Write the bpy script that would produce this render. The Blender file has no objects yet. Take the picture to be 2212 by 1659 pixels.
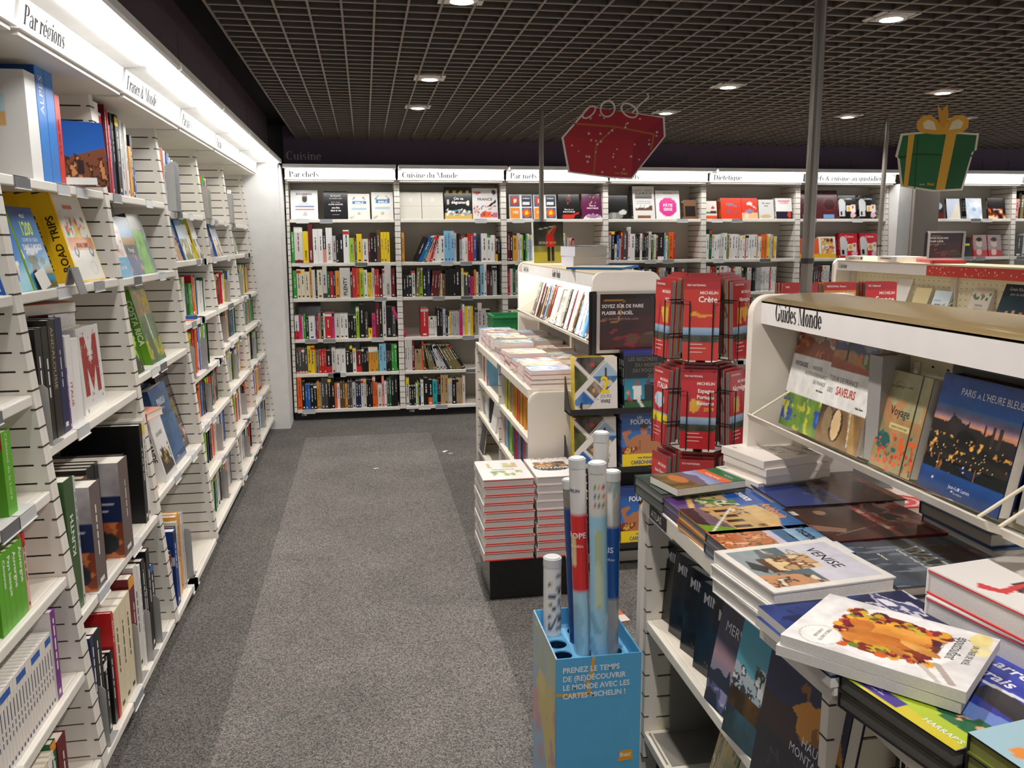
import bpy, math, random, re
import numpy as np
from mathutils import Matrix, Vector

# ---------------------------------------------------------------- camera, world, exposure
SC = bpy.context.scene
COL = SC.collection
W, H, FPX = 2212, 1659, 1824.0
CAM = Vector((0, 0, 1.62))
PITCH, YAW, ROLL = math.radians(9.76), math.radians(9.76), math.radians(-0.281)
cf = Vector((math.sin(YAW)*math.cos(PITCH), math.cos(YAW)*math.cos(PITCH), -math.sin(PITCH)))
cr0 = Vector((math.cos(YAW), -math.sin(YAW), 0)); cu0 = cr0.cross(cf)
cr = cr0*math.cos(ROLL)+cu0*math.sin(ROLL); cu = cu0*math.cos(ROLL)-cr0*math.sin(ROLL)
cd = bpy.data.cameras.new('camera'); cam = bpy.data.objects.new('camera', cd); COL.objects.link(cam)
R3 = Matrix((cr, cu, -cf)).transposed()
cam.matrix_world = Matrix.Translation(CAM) @ R3.to_4x4()
cd.sensor_width = 36; cd.lens = FPX/W*36; cd.clip_start = .05; cd.clip_end = 60
SC.camera = cam
SC.view_settings.view_transform = 'Standard'; SC.view_settings.look = 'None'
SC.view_settings.gamma = 1; SC.view_settings.exposure = 0.18
SC.view_settings.use_curve_mapping = False
wd = bpy.data.worlds.new('world'); SC.world = wd; wd.use_nodes = True
wd.node_tree.nodes['Background'].inputs[0].default_value = (1, .98, .96, 1)
wd.node_tree.nodes['Background'].inputs[1].default_value = WORLD = .55
SPOT_W, CANOPY_E, SPOT_E, TUBE_E = 5.0, 12.0, 40.0, 14.0

def proj(p):
    v = Vector(p)-CAM; d = v.dot(cf)
    return (W/2+FPX*v.dot(cr)/d, H/2-FPX*v.dot(cu)/d, d)

# ---------------------------------------------------------------- helpers
def lin(c):
    if isinstance(c, str):
        c = c.lstrip('#'); c = [int(c[i:i+2], 16)/255 for i in (0, 2, 4)]
    return tuple((x/12.92 if x <= .04045 else ((x+.055)/1.055)**2.4) for x in c)
PAL = dict(w='f4f3f0', v='dedbd6', l='c9c9c9', m='9a9896', d='4d4b4b', k='1b1a1b', c='e8dfc8', t='b79c74', n='6f4a2e',
           r='cf2a2c', x='6e1a22', p='d8357e', h='ee9c92', o='ee6a2a', a='e9a33a', y='f4d327', j='9ccb2f', g='3aa53f',
           e='17663f', q='2fa8ae', s='8cc7ea', b='2c63b8', u='1f2a55', f='6b3f8a', z='7f7447')
PN = dict(w='white', v='off-white', l='light grey', m='grey', d='dark grey', k='black', c='cream', t='tan', n='brown', r='red',
          x='maroon', p='pink', h='salmon', o='orange', a='amber', y='yellow', j='lime', g='green', e='dark green', q='turquoise',
          s='sky blue', b='blue', u='navy', f='purple', z='khaki')
def pc(c):
    return lin(PAL[c]) if isinstance(c, str) and len(c) == 1 else (lin(c) if isinstance(c, str) else c)

MATS = {}
def material(name, rough=.5, metal=0., noise=0., nscale=40., bump=0., bscale=200., emit=0., coat=0., trans=0., spec=.5, alpha=1.):
    m = bpy.data.materials.new(name); m.use_nodes = True
    nt = m.node_tree; b = nt.nodes['Principled BSDF']
    at = nt.nodes.new('ShaderNodeAttribute'); at.attribute_name = 'Col'
    src = at.outputs['Color']
    if noise:
        tc = nt.nodes.new('ShaderNodeTexCoord')
        nz = nt.nodes.new('ShaderNodeTexNoise'); nz.inputs['Scale'].default_value = nscale; nz.inputs['Detail'].default_value = 4
        nt.links.new(tc.outputs['Object'], nz.inputs['Vector'])
        mr = nt.nodes.new('ShaderNodeMapRange'); mr.inputs[1].default_value = .3; mr.inputs[2].default_value = .7
        mr.inputs[3].default_value = 1-noise; mr.inputs[4].default_value = 1+noise
        nt.links.new(nz.outputs['Fac'], mr.inputs[0])
        mx = nt.nodes.new('ShaderNodeVectorMath'); mx.operation = 'SCALE'
        nt.links.new(src, mx.inputs[0]); nt.links.new(mr.outputs[0], mx.inputs['Scale']); src = mx.outputs[0]
    nt.links.new(src, b.inputs['Base Color'])
    b.inputs['Roughness'].default_value = rough; b.inputs['Metallic'].default_value = metal
    b.inputs['Specular IOR Level'].default_value = spec
    if coat: b.inputs['Coat Weight'].default_value = coat; b.inputs['Coat Roughness'].default_value = .12
    if trans: b.inputs['Transmission Weight'].default_value = trans; b.inputs['IOR'].default_value = 1.2
    if alpha < 1: b.inputs['Alpha'].default_value = alpha
    if emit:
        nt.links.new(src, b.inputs['Emission Color']); b.inputs['Emission Strength'].default_value = emit
    if bump:
        tc2 = nt.nodes.new('ShaderNodeTexCoord'); n2 = nt.nodes.new('ShaderNodeTexNoise'); n2.inputs['Scale'].default_value = bscale
        nt.links.new(tc2.outputs['Object'], n2.inputs['Vector'])
        bp = nt.nodes.new('ShaderNodeBump'); bp.inputs['Strength'].default_value = bump; bp.inputs['Distance'].default_value = .002
        nt.links.new(n2.outputs['Fac'], bp.inputs['Height']); nt.links.new(bp.outputs[0], b.inputs['Normal'])
    MATS[name] = m
    return m
material('print', .38, spec=.4)
material('gloss', .22, spec=.5, coat=.3)
material('paper', .8, noise=.06, nscale=300)
material('laminate', .45, noise=.03, nscale=6)
material('painted', .55, noise=.03, nscale=10)
material('sheet_metal', .4, metal=.35, noise=.05, nscale=12)
material('steel', .35, metal=.8, noise=.05, nscale=15)
material('brass_sheet', .28, metal=.45, noise=.04, nscale=8)
material('black_wire', .4, spec=.5)
material('cardboard', .6, noise=.03, nscale=20)
material('lamp_panel', .6, emit=CANOPY_E)
material('lamp_spot', .6, emit=SPOT_E)
material('lamp_tube', .6, emit=TUBE_E)
material('clear_plastic', .1, trans=.0, alpha=.35)
material('dark_void', .9)
material('groove', .9)

def fbm(u, v, seed, octv=4):
    r = np.random.RandomState(seed); out = 0; a = .5; tot = 0
    for o in range(octv):
        g = r.rand(67, 67); s = 2**o
        x = (np.asarray(u)*s) % 64; y = (np.asarray(v)*s) % 64
        i = x.astype(int); j = y.astype(int); fx = x-i; fy = y-j
        fx = fx*fx*(3-2*fx); fy = fy*fy*(3-2*fy)
        out = out+a*((g[i, j]*(1-fx)+g[i+1, j]*fx)*(1-fy)+(g[i, j+1]*(1-fx)+g[i+1, j+1]*fx)*fy)
        tot += a; a *= .5
    return out/tot

def inpoly(U, V, pts):
    m = np.zeros(U.shape, bool); n = len(pts)
    for i in range(n):
        x1, y1 = pts[i]; x2, y2 = pts[(i+1) % n]
        if y1 == y2: continue
        c = ((y1 > V) != (y2 > V)) & (U < (x2-x1)*(V-y1)/(y2-y1)+x1)
        m ^= c
    return m

def art(ops, nx, ny):
    """printed picture on a grid: list of drawing operations in cover coordinates (u right, v up)"""
    U, V = np.meshgrid(np.linspace(0, 1, nx+1), np.linspace(0, 1, ny+1))
    A = np.zeros((ny+1, nx+1, 3))
    for o in ops:
        k = o[0]
        if k == 'bg': A[:] = pc(o[1])
        elif k == 'vg':
            c0, c1 = np.array(pc(o[1])), np.array(pc(o[2])); v0, v1 = o[3:5]
            t = np.clip((V-v0)/(v1-v0), 0, 1)[..., None]; m = (V >= min(v0, v1)-1e-6) & (V <= max(v0, v1)+1e-6)
            G = c0+(c1-c0)*t; A[m] = G[m]
        elif k == 'rect':
            m = (U >= o[1]) & (V >= o[2]) & (U <= o[3]) & (V <= o[4]); A[m] = pc(o[5])
        elif k == 'ell':
            m = ((U-o[1])/o[3])**2+((V-o[2])/o[4])**2 <= 1; A[m] = pc(o[5])
        elif k == 'ring':
            d = np.sqrt(((U-o[1])/o[3])**2+((V-o[2])/o[4])**2); A[(d <= 1) & (d >= o[6])] = pc(o[5])
        elif k == 'poly': A[inpoly(U, V, o[1])] = pc(o[2])
        elif k == 'mp':   # polygon, scale, c0, c1, seed: mottled picture patch
            m = inpoly(U, V, o[1]); f = np.clip((fbm(U*o[2][0], V*o[2][1], o[5])-.3)*2.4, 0, 1)[..., None]
            G = np.array(pc(o[3]))*(1-f)+np.array(pc(o[4]))*f; A[m] = G[m]
        elif k == 'fbm':   # rect, scale, [(threshold, colour)], seed
            m = (U >= o[1]) & (V >= o[2]) & (U <= o[3]) & (V <= o[4])
            f = fbm(U*o[5][0]+7, V*o[5][1]+3, o[7])
            for thr, c in o[6]: A[m & (f > thr)] = pc(c)
        elif k == 'mix':   # rect, scale, c0, c1, seed, smooth blend
            m = (U >= o[1]) & (V >= o[2]) & (U <= o[3]) & (V <= o[4])
            f = np.clip((fbm(U*o[5][0], V*o[5][1], o[8])-.25)*2, 0, 1)[..., None]
            G = np.array(pc(o[6]))*(1-f)+np.array(pc(o[7]))*f; A[m] = G[m]
        elif k == 'ridge':  # u0,u1, base, amp, scale, colour, seed, floor
            r = o[3]+o[4]*(fbm(U*o[5], U*0+o[7], o[7], 5)-.5)*2
            m = (U >= o[1]) & (U <= o[2]) & (V <= r) & (V >= o[8]); A[m] = pc(o[6])
        elif k == 'dots':  # n, seed, r, colours, rect
            rr = random.Random(o[2]); u0, v0, u1, v1 = o[5]
            for _ in range(o[1]):
                a, b, s = rr.uniform(u0, u1), rr.uniform(v0, v1), o[3]*rr.uniform(.6, 1.3)
                A[((U-a)**2+((V-b)*ny/nx)**2) <= s*s] = pc(rr.choice(o[4]))
        elif k == 'grain':
            A *= (1+o[1]*(fbm(U*o[2]*nx/ny if nx > ny else U*o[2], V*o[2]*1.3, 17, 5)[..., None]-.5)*2)
        elif k == 'blur':
            for _ in range(o[1]):
                P = np.pad(A, ((1, 1), (1, 1), (0, 0)), 'edge'); A = (P[:-2, 1:-1]+P[2:, 1:-1]+P[1:-1, :-2]+P[1:-1, 2:]+2*A)/6
        elif k == 'line':
            (a, b), (c, d), wd_ = o[1], o[2], o[3]
            L = math.hypot(c-a, d-b); t = np.clip(((U-a)*(c-a)+(V-b)*(d-b))/L**2, 0, 1)
            A[(U-a-t*(c-a))**2+(V-b-t*(d-b))**2 <= wd_*wd_] = pc(o[4])
    return A

# lettering -----------------------------------------------------
GC = {}
def _tess(s, bold):
    c = bpy.data.curves.new('t', 'FONT'); c.body = s; c.size = 1; c.resolution_u = 2
    if bold: c.offset = .022
    o = bpy.data.objects.new('t', c); COL.objects.link(o)
    dg = bpy.context.evaluated_depsgraph_get(); me = o.evaluated_get(dg).to_mesh()
    V = [(v.co.x, v.co.y) for v in me.vertices]; F = [tuple(p.vertices) for p in me.polygons]
    o.evaluated_get(dg).to_mesh_clear(); bpy.data.objects.remove(o); bpy.data.curves.remove(c)
    return V, F
_bar = {}
def glyph(ch, bold):
    k = (ch, bold)
    if k not in GC:
        if bold not in _bar: _bar[bold] = min(x for x, y in _tess('|', bold)[0]), max(x for x, y in _tess('|', bold)[0])
        if ch == ' ': GC[k] = (.3, [], [])
        else:
            V, F = _tess(ch, bold); V2, _ = _tess(ch+'|', bold)
            adv = max(x for x, y in V2)-_bar[bold][1]
            GC[k] = (adv, V, F)
    return GC[k]

def ellarc(cx, cy, rx, ry, tx, ty, a0, a1, n=18):
    V = []; F = []
    for i in range(n+1):
        a = math.radians(a0+(a1-a0)*i/n); c, s = math.cos(a), math.sin(a)
        V += [(cx+rx*c, cy+ry*s), (cx+(rx-tx)*c, cy+(ry-ty)*s)]
        if i: F.append((2*i-2, 2*i, 2*i+1, 2*i-1))
    return V, F
def _didone():
    X, C, T, Hh = .46, .7, .125, .03
    def R(*a):
        x0, y0, x1, y1 = a; return [(x0, y0), (x1, y0), (x1, y1), (x0, y1)], [(0, 1, 2, 3)]
    def Q(*p): return list(p), [tuple(range(len(p)))]
    def S(x, y0, y1, b=1, t=1):
        o = [R(x, y0, x+T, y1)]
        if b: o.append(R(x-.045, y0, x+T+.045, y0+Hh))
        if t: o.append(R(x-.045, y1-Hh, x+T, y1))
        return o
    E = ellarc
    o_ = [E(.21, .23, .2, .24, T, Hh, 0, 360)]
    n_ = lambda dx: [E(dx+.2, .3, .13, .17, .09, Hh, 0, 150)]
    D = {'o': (.44, o_), 'c': (.4, [E(.21, .23, .2, .24, T, Hh, 45, 320), E(.33, .36, .05, .05, .05, .05, 0, 360)]),
         'e': (.42, [E(.21, .23, .2, .24, T, Hh, 0, 325), R(.05, .22, .4, .242)]),
         'd': (.48, [E(.2, .23, .19, .24, T, Hh, 50, 310)]+S(.3, 0, C, 0, 1)+[R(.4, 0, .45, Hh)]),
         'q': (.48, [E(.2, .23, .19, .24, T, Hh, 50, 310)]+S(.3, -.2, X)),
         'p': (.48, S(.06, -.2, X)+[E(.26, .23, .19, .24, T, Hh, -130, 130)]),
         'g': (.46, [E(.2, .28, .17, .18, .09, Hh, 0, 360), E(.2, -.07, .18, .13, .04, Hh, 0, 360), R(.05, .02, .12, .12), R(.33, .4, .44, .45)]),
         'a': (.45, S(.27, 0, .33, 0, 0)+[E(.2, .32, .17, .15, .09, Hh, 0, 165), E(.17, .13, .15, .14, .09, Hh, 60, 330), R(.36, 0, .43, Hh)]),
         'n': (.52, S(.06, 0, X)+n_(.1)+S(.33, 0, .3, 1, 0)), 'h': (.52, S(.06, 0, C)+n_(.1)+S(.33, 0, .3, 1, 0)),
         'm': (.8, S(.06, 0, X)+n_(.1)+S(.33, 0, .3, 1, 0)+n_(.37)+S(.6, 0, .3, 1, 0)),
         'r': (.37, S(.06, 0, X)+[E(.29, .38, .06, .065, .06, .065, 0, 360), R(.15, .4, .28, .43)]),
         'u': (.52, S(.06, .14, X, 0, 1)+[E(.23, .16, .17, .17, .1, Hh, 180, 330)]+S(.33, 0, X, 0, 1)+[R(.43, 0, .48, Hh)]),
         'i': (.25, S(.07, 0, X)+[E(.12, .6, .06, .06, .06, .06, 0, 360)]),
         't': (.32, S(.08, .08, .6, 0, 0)+[E(.2, .1, .12, .11, .1, Hh, 180, 330), R(.02, X-Hh, .27, X)]),
         'f': (.32, S(.08, 0, .55, 1, 0)+[E(.2, .54, .12, .16, .1, Hh, 20, 180), E(.28, .62, .045, .045, .045, .045, 0, 360), R(.02, X-Hh, .27, X)]),
         's': (.37, [E(.18, .34, .14, .13, .08, Hh, 30, 235), E(.18, .13, .15, .14, .08, Hh, -150, 60), Q((.07, .33), (.15, .36), (.31, .15), (.24, .1))]),
         'v': (.46, [Q((.02, X), (.13, X), (.27, 0), (.22, 0)), Q((.24, .06), (.26, .02), (.42, X), (.39, X)), R(0, X-Hh, .17, X), R(.32, X-Hh, .47, X)]),
         'y': (.46, [Q((.02, X), (.13, X), (.27, .02), (.22, 0)), Q((.12, -.2), (.15, -.2), (.42, X), (.39, X)), R(0, X-Hh, .17, X), R(.32, X-Hh, .47, X), E(.1, -.15, .05, .05, .05, .05, 0, 360)]),
         'G': (.66, [E(.32, .35, .3, .36, .14, Hh, 45, 330)]+S(.46, .02, .3, 0, 1)+[R(.4, .28, .64, .3), R(.55, .5, .57, .7)]),
         'C': (.6, [E(.32, .35, .3, .36, .14, Hh, 45, 315), R(.53, .48, .55, .7)]),
         'P': (.56, S(.08, 0, C)+[E(.26, .51, .26, .19, .13, Hh, -90, 90), R(.1, C-Hh, .27, C), R(.1, .32, .27, .342)]),
         'D': (.66, S(.08, 0, C)+[E(.25, .35, .36, .35, .14, Hh, -90, 90), R(.1, C-Hh, .27, C), R(.1, 0, .27, Hh)]),
         'F': (.52, S(.08, 0, C)+[R(.1, C-Hh, .48, C), R(.46, .52, .48, C), R(.15, .36, .36, .382), R(.345, .28, .365, .46)]),
         'M': (.86, [R(.1, 0, .125, C), R(.62, 0, .76, C), Q((.07, C), (.2, C), (.46, 0), (.4, 0)), Q((.42, .06), (.45, 0), (.7, C), (.66, C)), R(.04, 0, .19, Hh), R(.56, 0, .82, Hh), R(.02, C-Hh, .14, C), R(.66, C-Hh, .82, C)]),
         'A': (.66, [Q((.08, 0), (.105, 0), (.33, C), (.3, C)), Q((.42, 0), (.57, 0), (.36, C), (.27, C)), R(.02, 0, .18, Hh), R(.36, 0, .64, Hh), R(.18, .22, .46, .242)]),
         '&': (.66, [E(.26, .53, .15, .17, .07, Hh, 0, 360), E(.24, .18, .22, .2, .12, Hh, 70, 360), Q((.14, .48), (.24, .52), (.6, 0), (.46, 0)), R(.44, .36, .62, .38)]),
         ' ': (.22, [])}
    ac = Q((.2, .54), (.24, .54), (.33, .66), (.26, .66))
    D['é'] = (.42, D['e'][1]+[ac])
    return D
DID = _didone()

class MB:
    """mesh builder: every face carries its own colour ('Col') and material"""
    def __init__(s): s.v = []; s.f = []; s.c = []; s.mi = []; s.mats = []
    def m(s, name):
        if name not in s.mats: s.mats.append(name)
        return s.mats.index(name)
    def add(s, V, F, col, mat, M=None):
        b = len(s.v); mi = s.m(mat)
        if M is not None: V = [M @ Vector(p) for p in V]
        s.v += [tuple(p) for p in V]
        for f in F:
            s.f.append(tuple(i+b for i in f)); s.c += [col]*len(f); s.mi.append(mi)
    def box(s, x0, y0, z0, x1, y1, z1, col, mat='laminate', M=None):
        V = [(x0, y0, z0), (x1, y0, z0), (x1, y1, z0), (x0, y1, z0), (x0, y0, z1), (x1, y0, z1), (x1, y1, z1), (x0, y1, z1)]
        s.add(V, [(0, 3, 2, 1), (4, 5, 6, 7), (0, 1, 5, 4), (1, 2, 6, 5), (2, 3, 7, 6), (3, 0, 4, 7)], pc(col), mat, M)
    def poly(s, P, col, mat='print', M=None): s.add(P, [tuple(range(len(P)))], pc(col), mat, M)
    def prism(s, P, d, col, mat='laminate', M=None):
        d = Vector(d); n = len(P); P = [Vector(p) for p in P]
        V = P+[p+d for p in P]
        nn = sum((P[i].cross(P[(i+1) % n]) for i in range(n)), Vector())
        F = [tuple(range(n)), tuple(range(2*n-1, n-1, -1))]+[((i+1) % n, i, n+i, n+(i+1) % n) for i in range(n)]
        if nn.dot(d) > 0: F = [tuple(reversed(f)) for f in F]
        s.add(V, F, pc(col), mat, M)
    def tube(s, P, r, col, mat='black_wire', n=8, M=None, cap=True):
        P = [Vector(p) for p in P]; V = []; F = []
        rs = r if isinstance(r, (list, tuple)) else [r]*len(P)
        up = None
        for i, p in enumerate(P):
            t = (P[min(i+1, len(P)-1)]-P[max(i-1, 0)]).normalized()
            if up is None: up = t.orthogonal().normalized()
            a = (up-t*up.dot(t)).normalized(); b = t.cross(a); up = a
            for k in range(n):
                an = 2*math.pi*k/n; V.append(p+(a*math.cos(an)+b*math.sin(an))*rs[i])
            if i:
                for k in range(n): F.append(((i-1)*n+k, (i-1)*n+(k+1) % n, i*n+(k+1) % n, i*n+k))
        if cap: F += [tuple(range(n-1, -1, -1)), tuple(range((len(P)-1)*n, len(P)*n))]
        s.add(V, F, pc(col), mat, M)
    def grid(s, O, du, dv, A, mat='print', M=None):
        O, du, dv = Vector(O), Vector(du), Vector(dv); ny, nx = A.shape[0]-1, A.shape[1]-1
        b = len(s.v); mi = s.m(mat)
        for j in range(ny+1):
            for i in range(nx+1):
                p = O+du*(i/nx)+dv*(j/ny); s.v.append(tuple(M @ p if M is not None else p))
        for j in range(ny):
            for i in range(nx):
                q = [(i, j), (i+1, j), (i+1, j+1), (i, j+1)]
                s.f.append(tuple(b+y*(nx+1)+x for x, y in q)); s.c += [tuple(A[y, x]) for x, y in q]; s.mi.append(mi)
    def text(s, t, O, right, up, size, col, mat='print', bold=False, align='l', serif=False, xs=1., M=None):
        right, up, O = Vector(right).normalized(), Vector(up).normalized(), Vector(O); col = pc(col)
        G = []; x = 0
        for ch in t:
            if serif:
                a, prims = DID.get(ch, DID['o'])
                for V, F in prims: G.append((x, V, F))
            else:
                a, V, F = glyph(ch, bold); G.append((x, V, F))
            x += a
        off = {'l': 0, 'c': -x/2, 'r': -x}[align]
        for gx, V, F in G:
            s.add([O+right*((px+gx+off)*size*xs)+up*(py*size) for px, py in V], F, col, mat, M)
        return x*size*xs
    def build(s, name, parent=None, smooth=False, bevel=0., M=None):
        me = bpy.data.meshes.new(name); me.from_pydata(s.v, [], s.f)
        for n in s.mats: me.materials.append(MATS[n])
        me.polygons.foreach_set('material_index', s.mi)
        a = me.color_attributes.new('Col', 'FLOAT_COLOR', 'CORNER')
        C = np.ones((len(s.c), 4), np.float32); C[:, :3] = np.array(s.c, np.float32).reshape(-1, 3)
        a.data.foreach_set('color', C.ravel())
        if smooth: me.polygons.foreach_set('use_smooth', [True]*len(me.polygons))
        me.update()
        o = bpy.data.objects.new(name, me); COL.objects.link(o)
        if parent is not None: o.parent = parent
        if M is not None: o.matrix_local = M
        if bevel:
            b = o.modifiers.new('bevel', 'BEVEL'); b.width = bevel; b.segments = 2; b.limit_method = 'ANGLE'
        return o

def tag(o, label, cat, group=None):
    o['label'] = label; o['category'] = cat
    if group: o['group'] = group
    return o
def thing(name, label, cat, M=None, group=None):
    o = bpy.data.objects.new(name, None); o.empty_display_size = .05; COL.objects.link(o)
    if M is not None: o.matrix_world = M
    return tag(o, label, cat, group)
def struct(o): o['kind'] = 'structure'; return o
T = Matrix.Translation
def Rz(a): return Matrix.Rotation(math.radians(a), 4, 'Z')
def Rx(a): return Matrix.Rotation(math.radians(a), 4, 'X')
def Ry(a): return Matrix.Rotation(math.radians(a), 4, 'Y')
RNG = random.Random(7)

# ---------------------------------------------------------------- books
# local frame of a book: spine on y=0 facing -y, thickness along x (front cover at +x), height along z, origin mid spine foot
SPECS = []
def book(M, w, h, t, spine='w', front=None, back=None, pages='efe9dd', hard=True, texts=(), stext=(), label=None, cat='book', group=None,
         vis='spine', res=None, name='book', deco=True, where=None, kind=None, band=None, bart=None, btexts=()):
    SPECS.append(dict(M=M, w=w, h=h, t=t, spine=spine, front=front, back=back, pages=pages, hard=hard, texts=texts, stext=stext, label=label,
                      cat=cat, group=group, vis=vis, res=res, name=name, deco=deco, where=where, kind=kind, band=band, bart=bart, btexts=btexts))
    return SPECS[-1]

def book_mesh(s, mb_cover, mb_pages, M, full):
    w, h, t = s['w'], s['h'], s['t']; b = min(.0025 if s['hard'] else .0009, t*.2); o = .003 if s['hard'] else .0
    sp = pc(s['spine']); fr = s['front']; fc = sp if fr is None or not isinstance(fr, str) else pc(fr)
    bk = pc(s['back']) if s['back'] else (fc if isinstance(fr, str) else sp)
    e = t/2
    mb_cover.box(-e, 0, 0, e, b, h, sp, 'print', M)
    mb_cover.box(e-b, b, 0, e, w, h, fc, 'print', M)
    mb_cover.box(-e, b, 0, -e+b, w, h, bk, 'print', M)
    mb_pages.box(-e+b, b, o, e-b, w-o, h-o, s['pages'], 'paper', M)
    rr = random.Random(int((w+h*3+t*7)*1e6) ^ len(s['where'] or ''))
    if not isinstance(fr, str) and fr is not None and full:
        if s['vis'] in ('back', 'edge'): r = (8, 10)
        else:
            q = max(12, min(96, math.sqrt(s['area'])/2.3)); k_ = math.sqrt(w/h); r = (int(q*k_)+2, int(q/k_)+2)
        mb_cover.grid((e+.0003, 0, 0), (0, w, 0), (0, 0, h), art(fr, *r), 'gloss' if s['hard'] else 'print', M)
    if s.get('redlip'):
        for xx in (e-b-.0026, -e+b-.0002): mb_cover.box(xx, b, -.0003, xx+.0028, w+.0004, h+.0003, 'd23a36', 'print', M)
    if s['bart'] and full:
        mb_cover.grid((-e-.0003, w, 0), (0, -w, 0), (0, 0, h), art(s['bart'], 40, 54), 'print', M)
        for tx in s['btexts']:
            mb_cover.text(tx[0], (-e-.0007, w-tx[1]*w, tx[2]*h), (0, -1, 0), (0, 0, 1), tx[3]*h, tx[4], 'print', *tx[5:], M=M)
    if full:
        for tx in s['texts']:   # (string, u, v, size/h, colour, bold, align, xs, serif)
            st, u, v, sz, c = tx[:5]; bo = tx[5] if len(tx) > 5 else False; al = tx[6] if len(tx) > 6 else 'l'
            xs = tx[7] if len(tx) > 7 else 1; se = tx[8] if len(tx) > 8 else False
            mb_cover.text(st, (e+.0007, u*w, v*h), (0, 1, 0), (0, 0, 1), sz*h, c, 'print', bo, al, se, xs, M=M)
        for tx in s['stext']:   # (string, v0, size m, colour, bold, up?)  runs down the spine unless up
            st, v, sz, c, bo, upw = tx
            if upw: mb_cover.text(st, (sz*.36, -.0005, v*h), (0, 0, 1), (-1, 0, 0), sz, c, 'print', bo, M=M)
            else: mb_cover.text(st, (-sz*.36, -.0005, v*h), (0, 0, -1), (1, 0, 0), sz, c, 'print', bo, M=M)
    lum = sum(sp)/3; ink = pc('f0eee8') if lum < .25 else pc(rr.choice(['2a2a2c', '3a3a3c', '7a1f22', '26406e']))
    if s['band']:
        z0, z1, c = s['band']; mb_cover.box(-e-.0002, -.0004, z0*h, e+.0002, b, z1*h, c, 'print', M)
    if s['deco'] and not s['stext']:
        def dash(z0, z1, x0, x1, c):
            mb_cover.poly([(x0, -.0006, z0), (x1, -.0006, z0), (x1, -.0006, z1), (x0, -.0006, z1)], c, 'print', M)
        q = min(t*.3, .012)*rr.uniform(.5, .9); x0 = rr.uniform(-.1, .1)*t
        z = h*rr.uniform(.3, .5); top = h*rr.uniform(.72, .93)
        while z < top:
            L = rr.uniform(.012, .05); dash(z, min(z+L, top), x0-q/2, x0+q/2, ink); z += L+.007
        if rr.random() < .6: dash(h*.05, h*.05+min(.014, t*.6), -t*.22, t*.22, ink)
        if rr.random() < .22:
            mb_cover.box(-e-.0002, -.0003, h*.86, e+.0002, b, h*.96, rr.choice(['w', 'r', 'k', 'y', 'l']), 'print', M)

SHELF_N = ['top', 'second', 'third', 'fourth', 'fifth', 'sixth', 'seventh']
def ordinal(n):
    return str(n)+('th' if 10 <= n % 100 <= 20 else {1: 'st', 2: 'nd', 3: 'rd'}.get(n % 10, 'th'))
TOK = re.compile(r'^([a-z])(\d+)/(\d+)(?:\*(\d+))?(?:\^(-?\d+))?(?:!(\w)(\d+))?(?:=(.+))?$')
BOOKENDS = []
def row(B, z, d, u, toks, where, depth=.2, sc=1., limit=None, hard=True, tsc=1.):
    """B: bay matrix (u right, d away from the viewer, z up); fills one shelf with spine-out books from a token string"""
    n = 0; rr = random.Random(len(where)*31+int(z*1000)+int(u*77)+len(toks))
    first = len(SPECS)
    for tk in toks.split():
        if tk[0] == '_': u += int(tk[1:])*.001*sc; continue
        if tk[0] == '#':
            hh, dd = (tk[1:].split('/')+['150'])[:2]
            BOOKENDS.append((B @ T((u, d, z)), int(hh)*.001, int(dd)*.001, where)); u += .004; continue
        m = TOK.match(tk)
        c, tw, hh, rep, ang, bc, bp, st = m.groups()
        for i in range(int(rep or 1)):
            t = int(tw)*.001*sc*tsc; h = int(hh)*.001*sc; a = math.radians(int(ang or 0))
            if limit and u+t > limit: break
            if a > 0: M = B @ T((u+t*math.cos(a), d, z)) @ Matrix.Rotation(a, 4, 'Y') @ T((-t/2, 0, 0))
            elif a < 0: M = B @ T((u, d, z)) @ Matrix.Rotation(a, 4, 'Y') @ T((t/2, 0, 0))
            else: M = B @ T((u+t/2, d+rr.uniform(0, .012), z))
            u += t/math.cos(a)+.0012; n += 1
            stx = ((st.replace('~', ' '), .08, t*.5, 'k' if sum(pc(c))/3 > .25 else 'w', True, True),) if st else ()
            bnd = None
            if bc: bnd = (0, int(bp)/100, bc) if int(bp) < 50 else (int(bp)/100, 1, bc)
            adj = 'slim ' if t < .016 else ('thick ' if t > .045 else '')
            adj2 = 'tall ' if h > .285 else ('small ' if h < .2 else '')
            lean = 'leaning ' if abs(a) > .1 else ''
            book(M, min(depth, h*.78)-rr.uniform(0, .02), h, t, c, front=c, hard=hard, stext=stx, where=where, band=bnd,
                 kind=(f'{adj2}{adj}{lean}{PN[c]} book', n))
    return u

def face(B, u, z, d, w, h, t, n=1, tilt=14, label=None, step=None, rot=0, **kw):
    """face-out book(s) standing on a display shelf, the front cover to the viewer; first listed is the nearest copy"""
    for i in range(n):
        k = dict(kw)
        lab = label if i == 0 else ((label or '')+f', {["second","third","fourth","fifth","sixth","seventh"][i-1]} copy behind it' if label else None)
        M = B @ T((u-w/2+rot*0, d+i*(step or (t*1.06)), z+i*.0)) @ Rx(-tilt) @ Rz(-90+rot) @ T((-t/2, 0, 0))
        s = book(M, w, h, t, vis='front' if i == 0 else 'back', label=lab, **k)
def flat(x, y, z, phi, w, h, t, **kw):
    """book lying on its back at (x,y,z) centre of its foot print; phi = direction of the top of the cover"""
    a = math.radians(phi); up = Vector((math.cos(a), math.sin(a), 0)); rt = Vector((math.sin(a), -math.cos(a), 0))
    M = Matrix((Vector((0, 0, 1)), rt, up)).transposed().to_4x4()
    o = Vector((x, y, z+t/2))-rt*(w/2)-up*(h/2)
    kw.setdefault('vis', 'front')
    return book(T(o) @ M, w, h, t, **kw)
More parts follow.
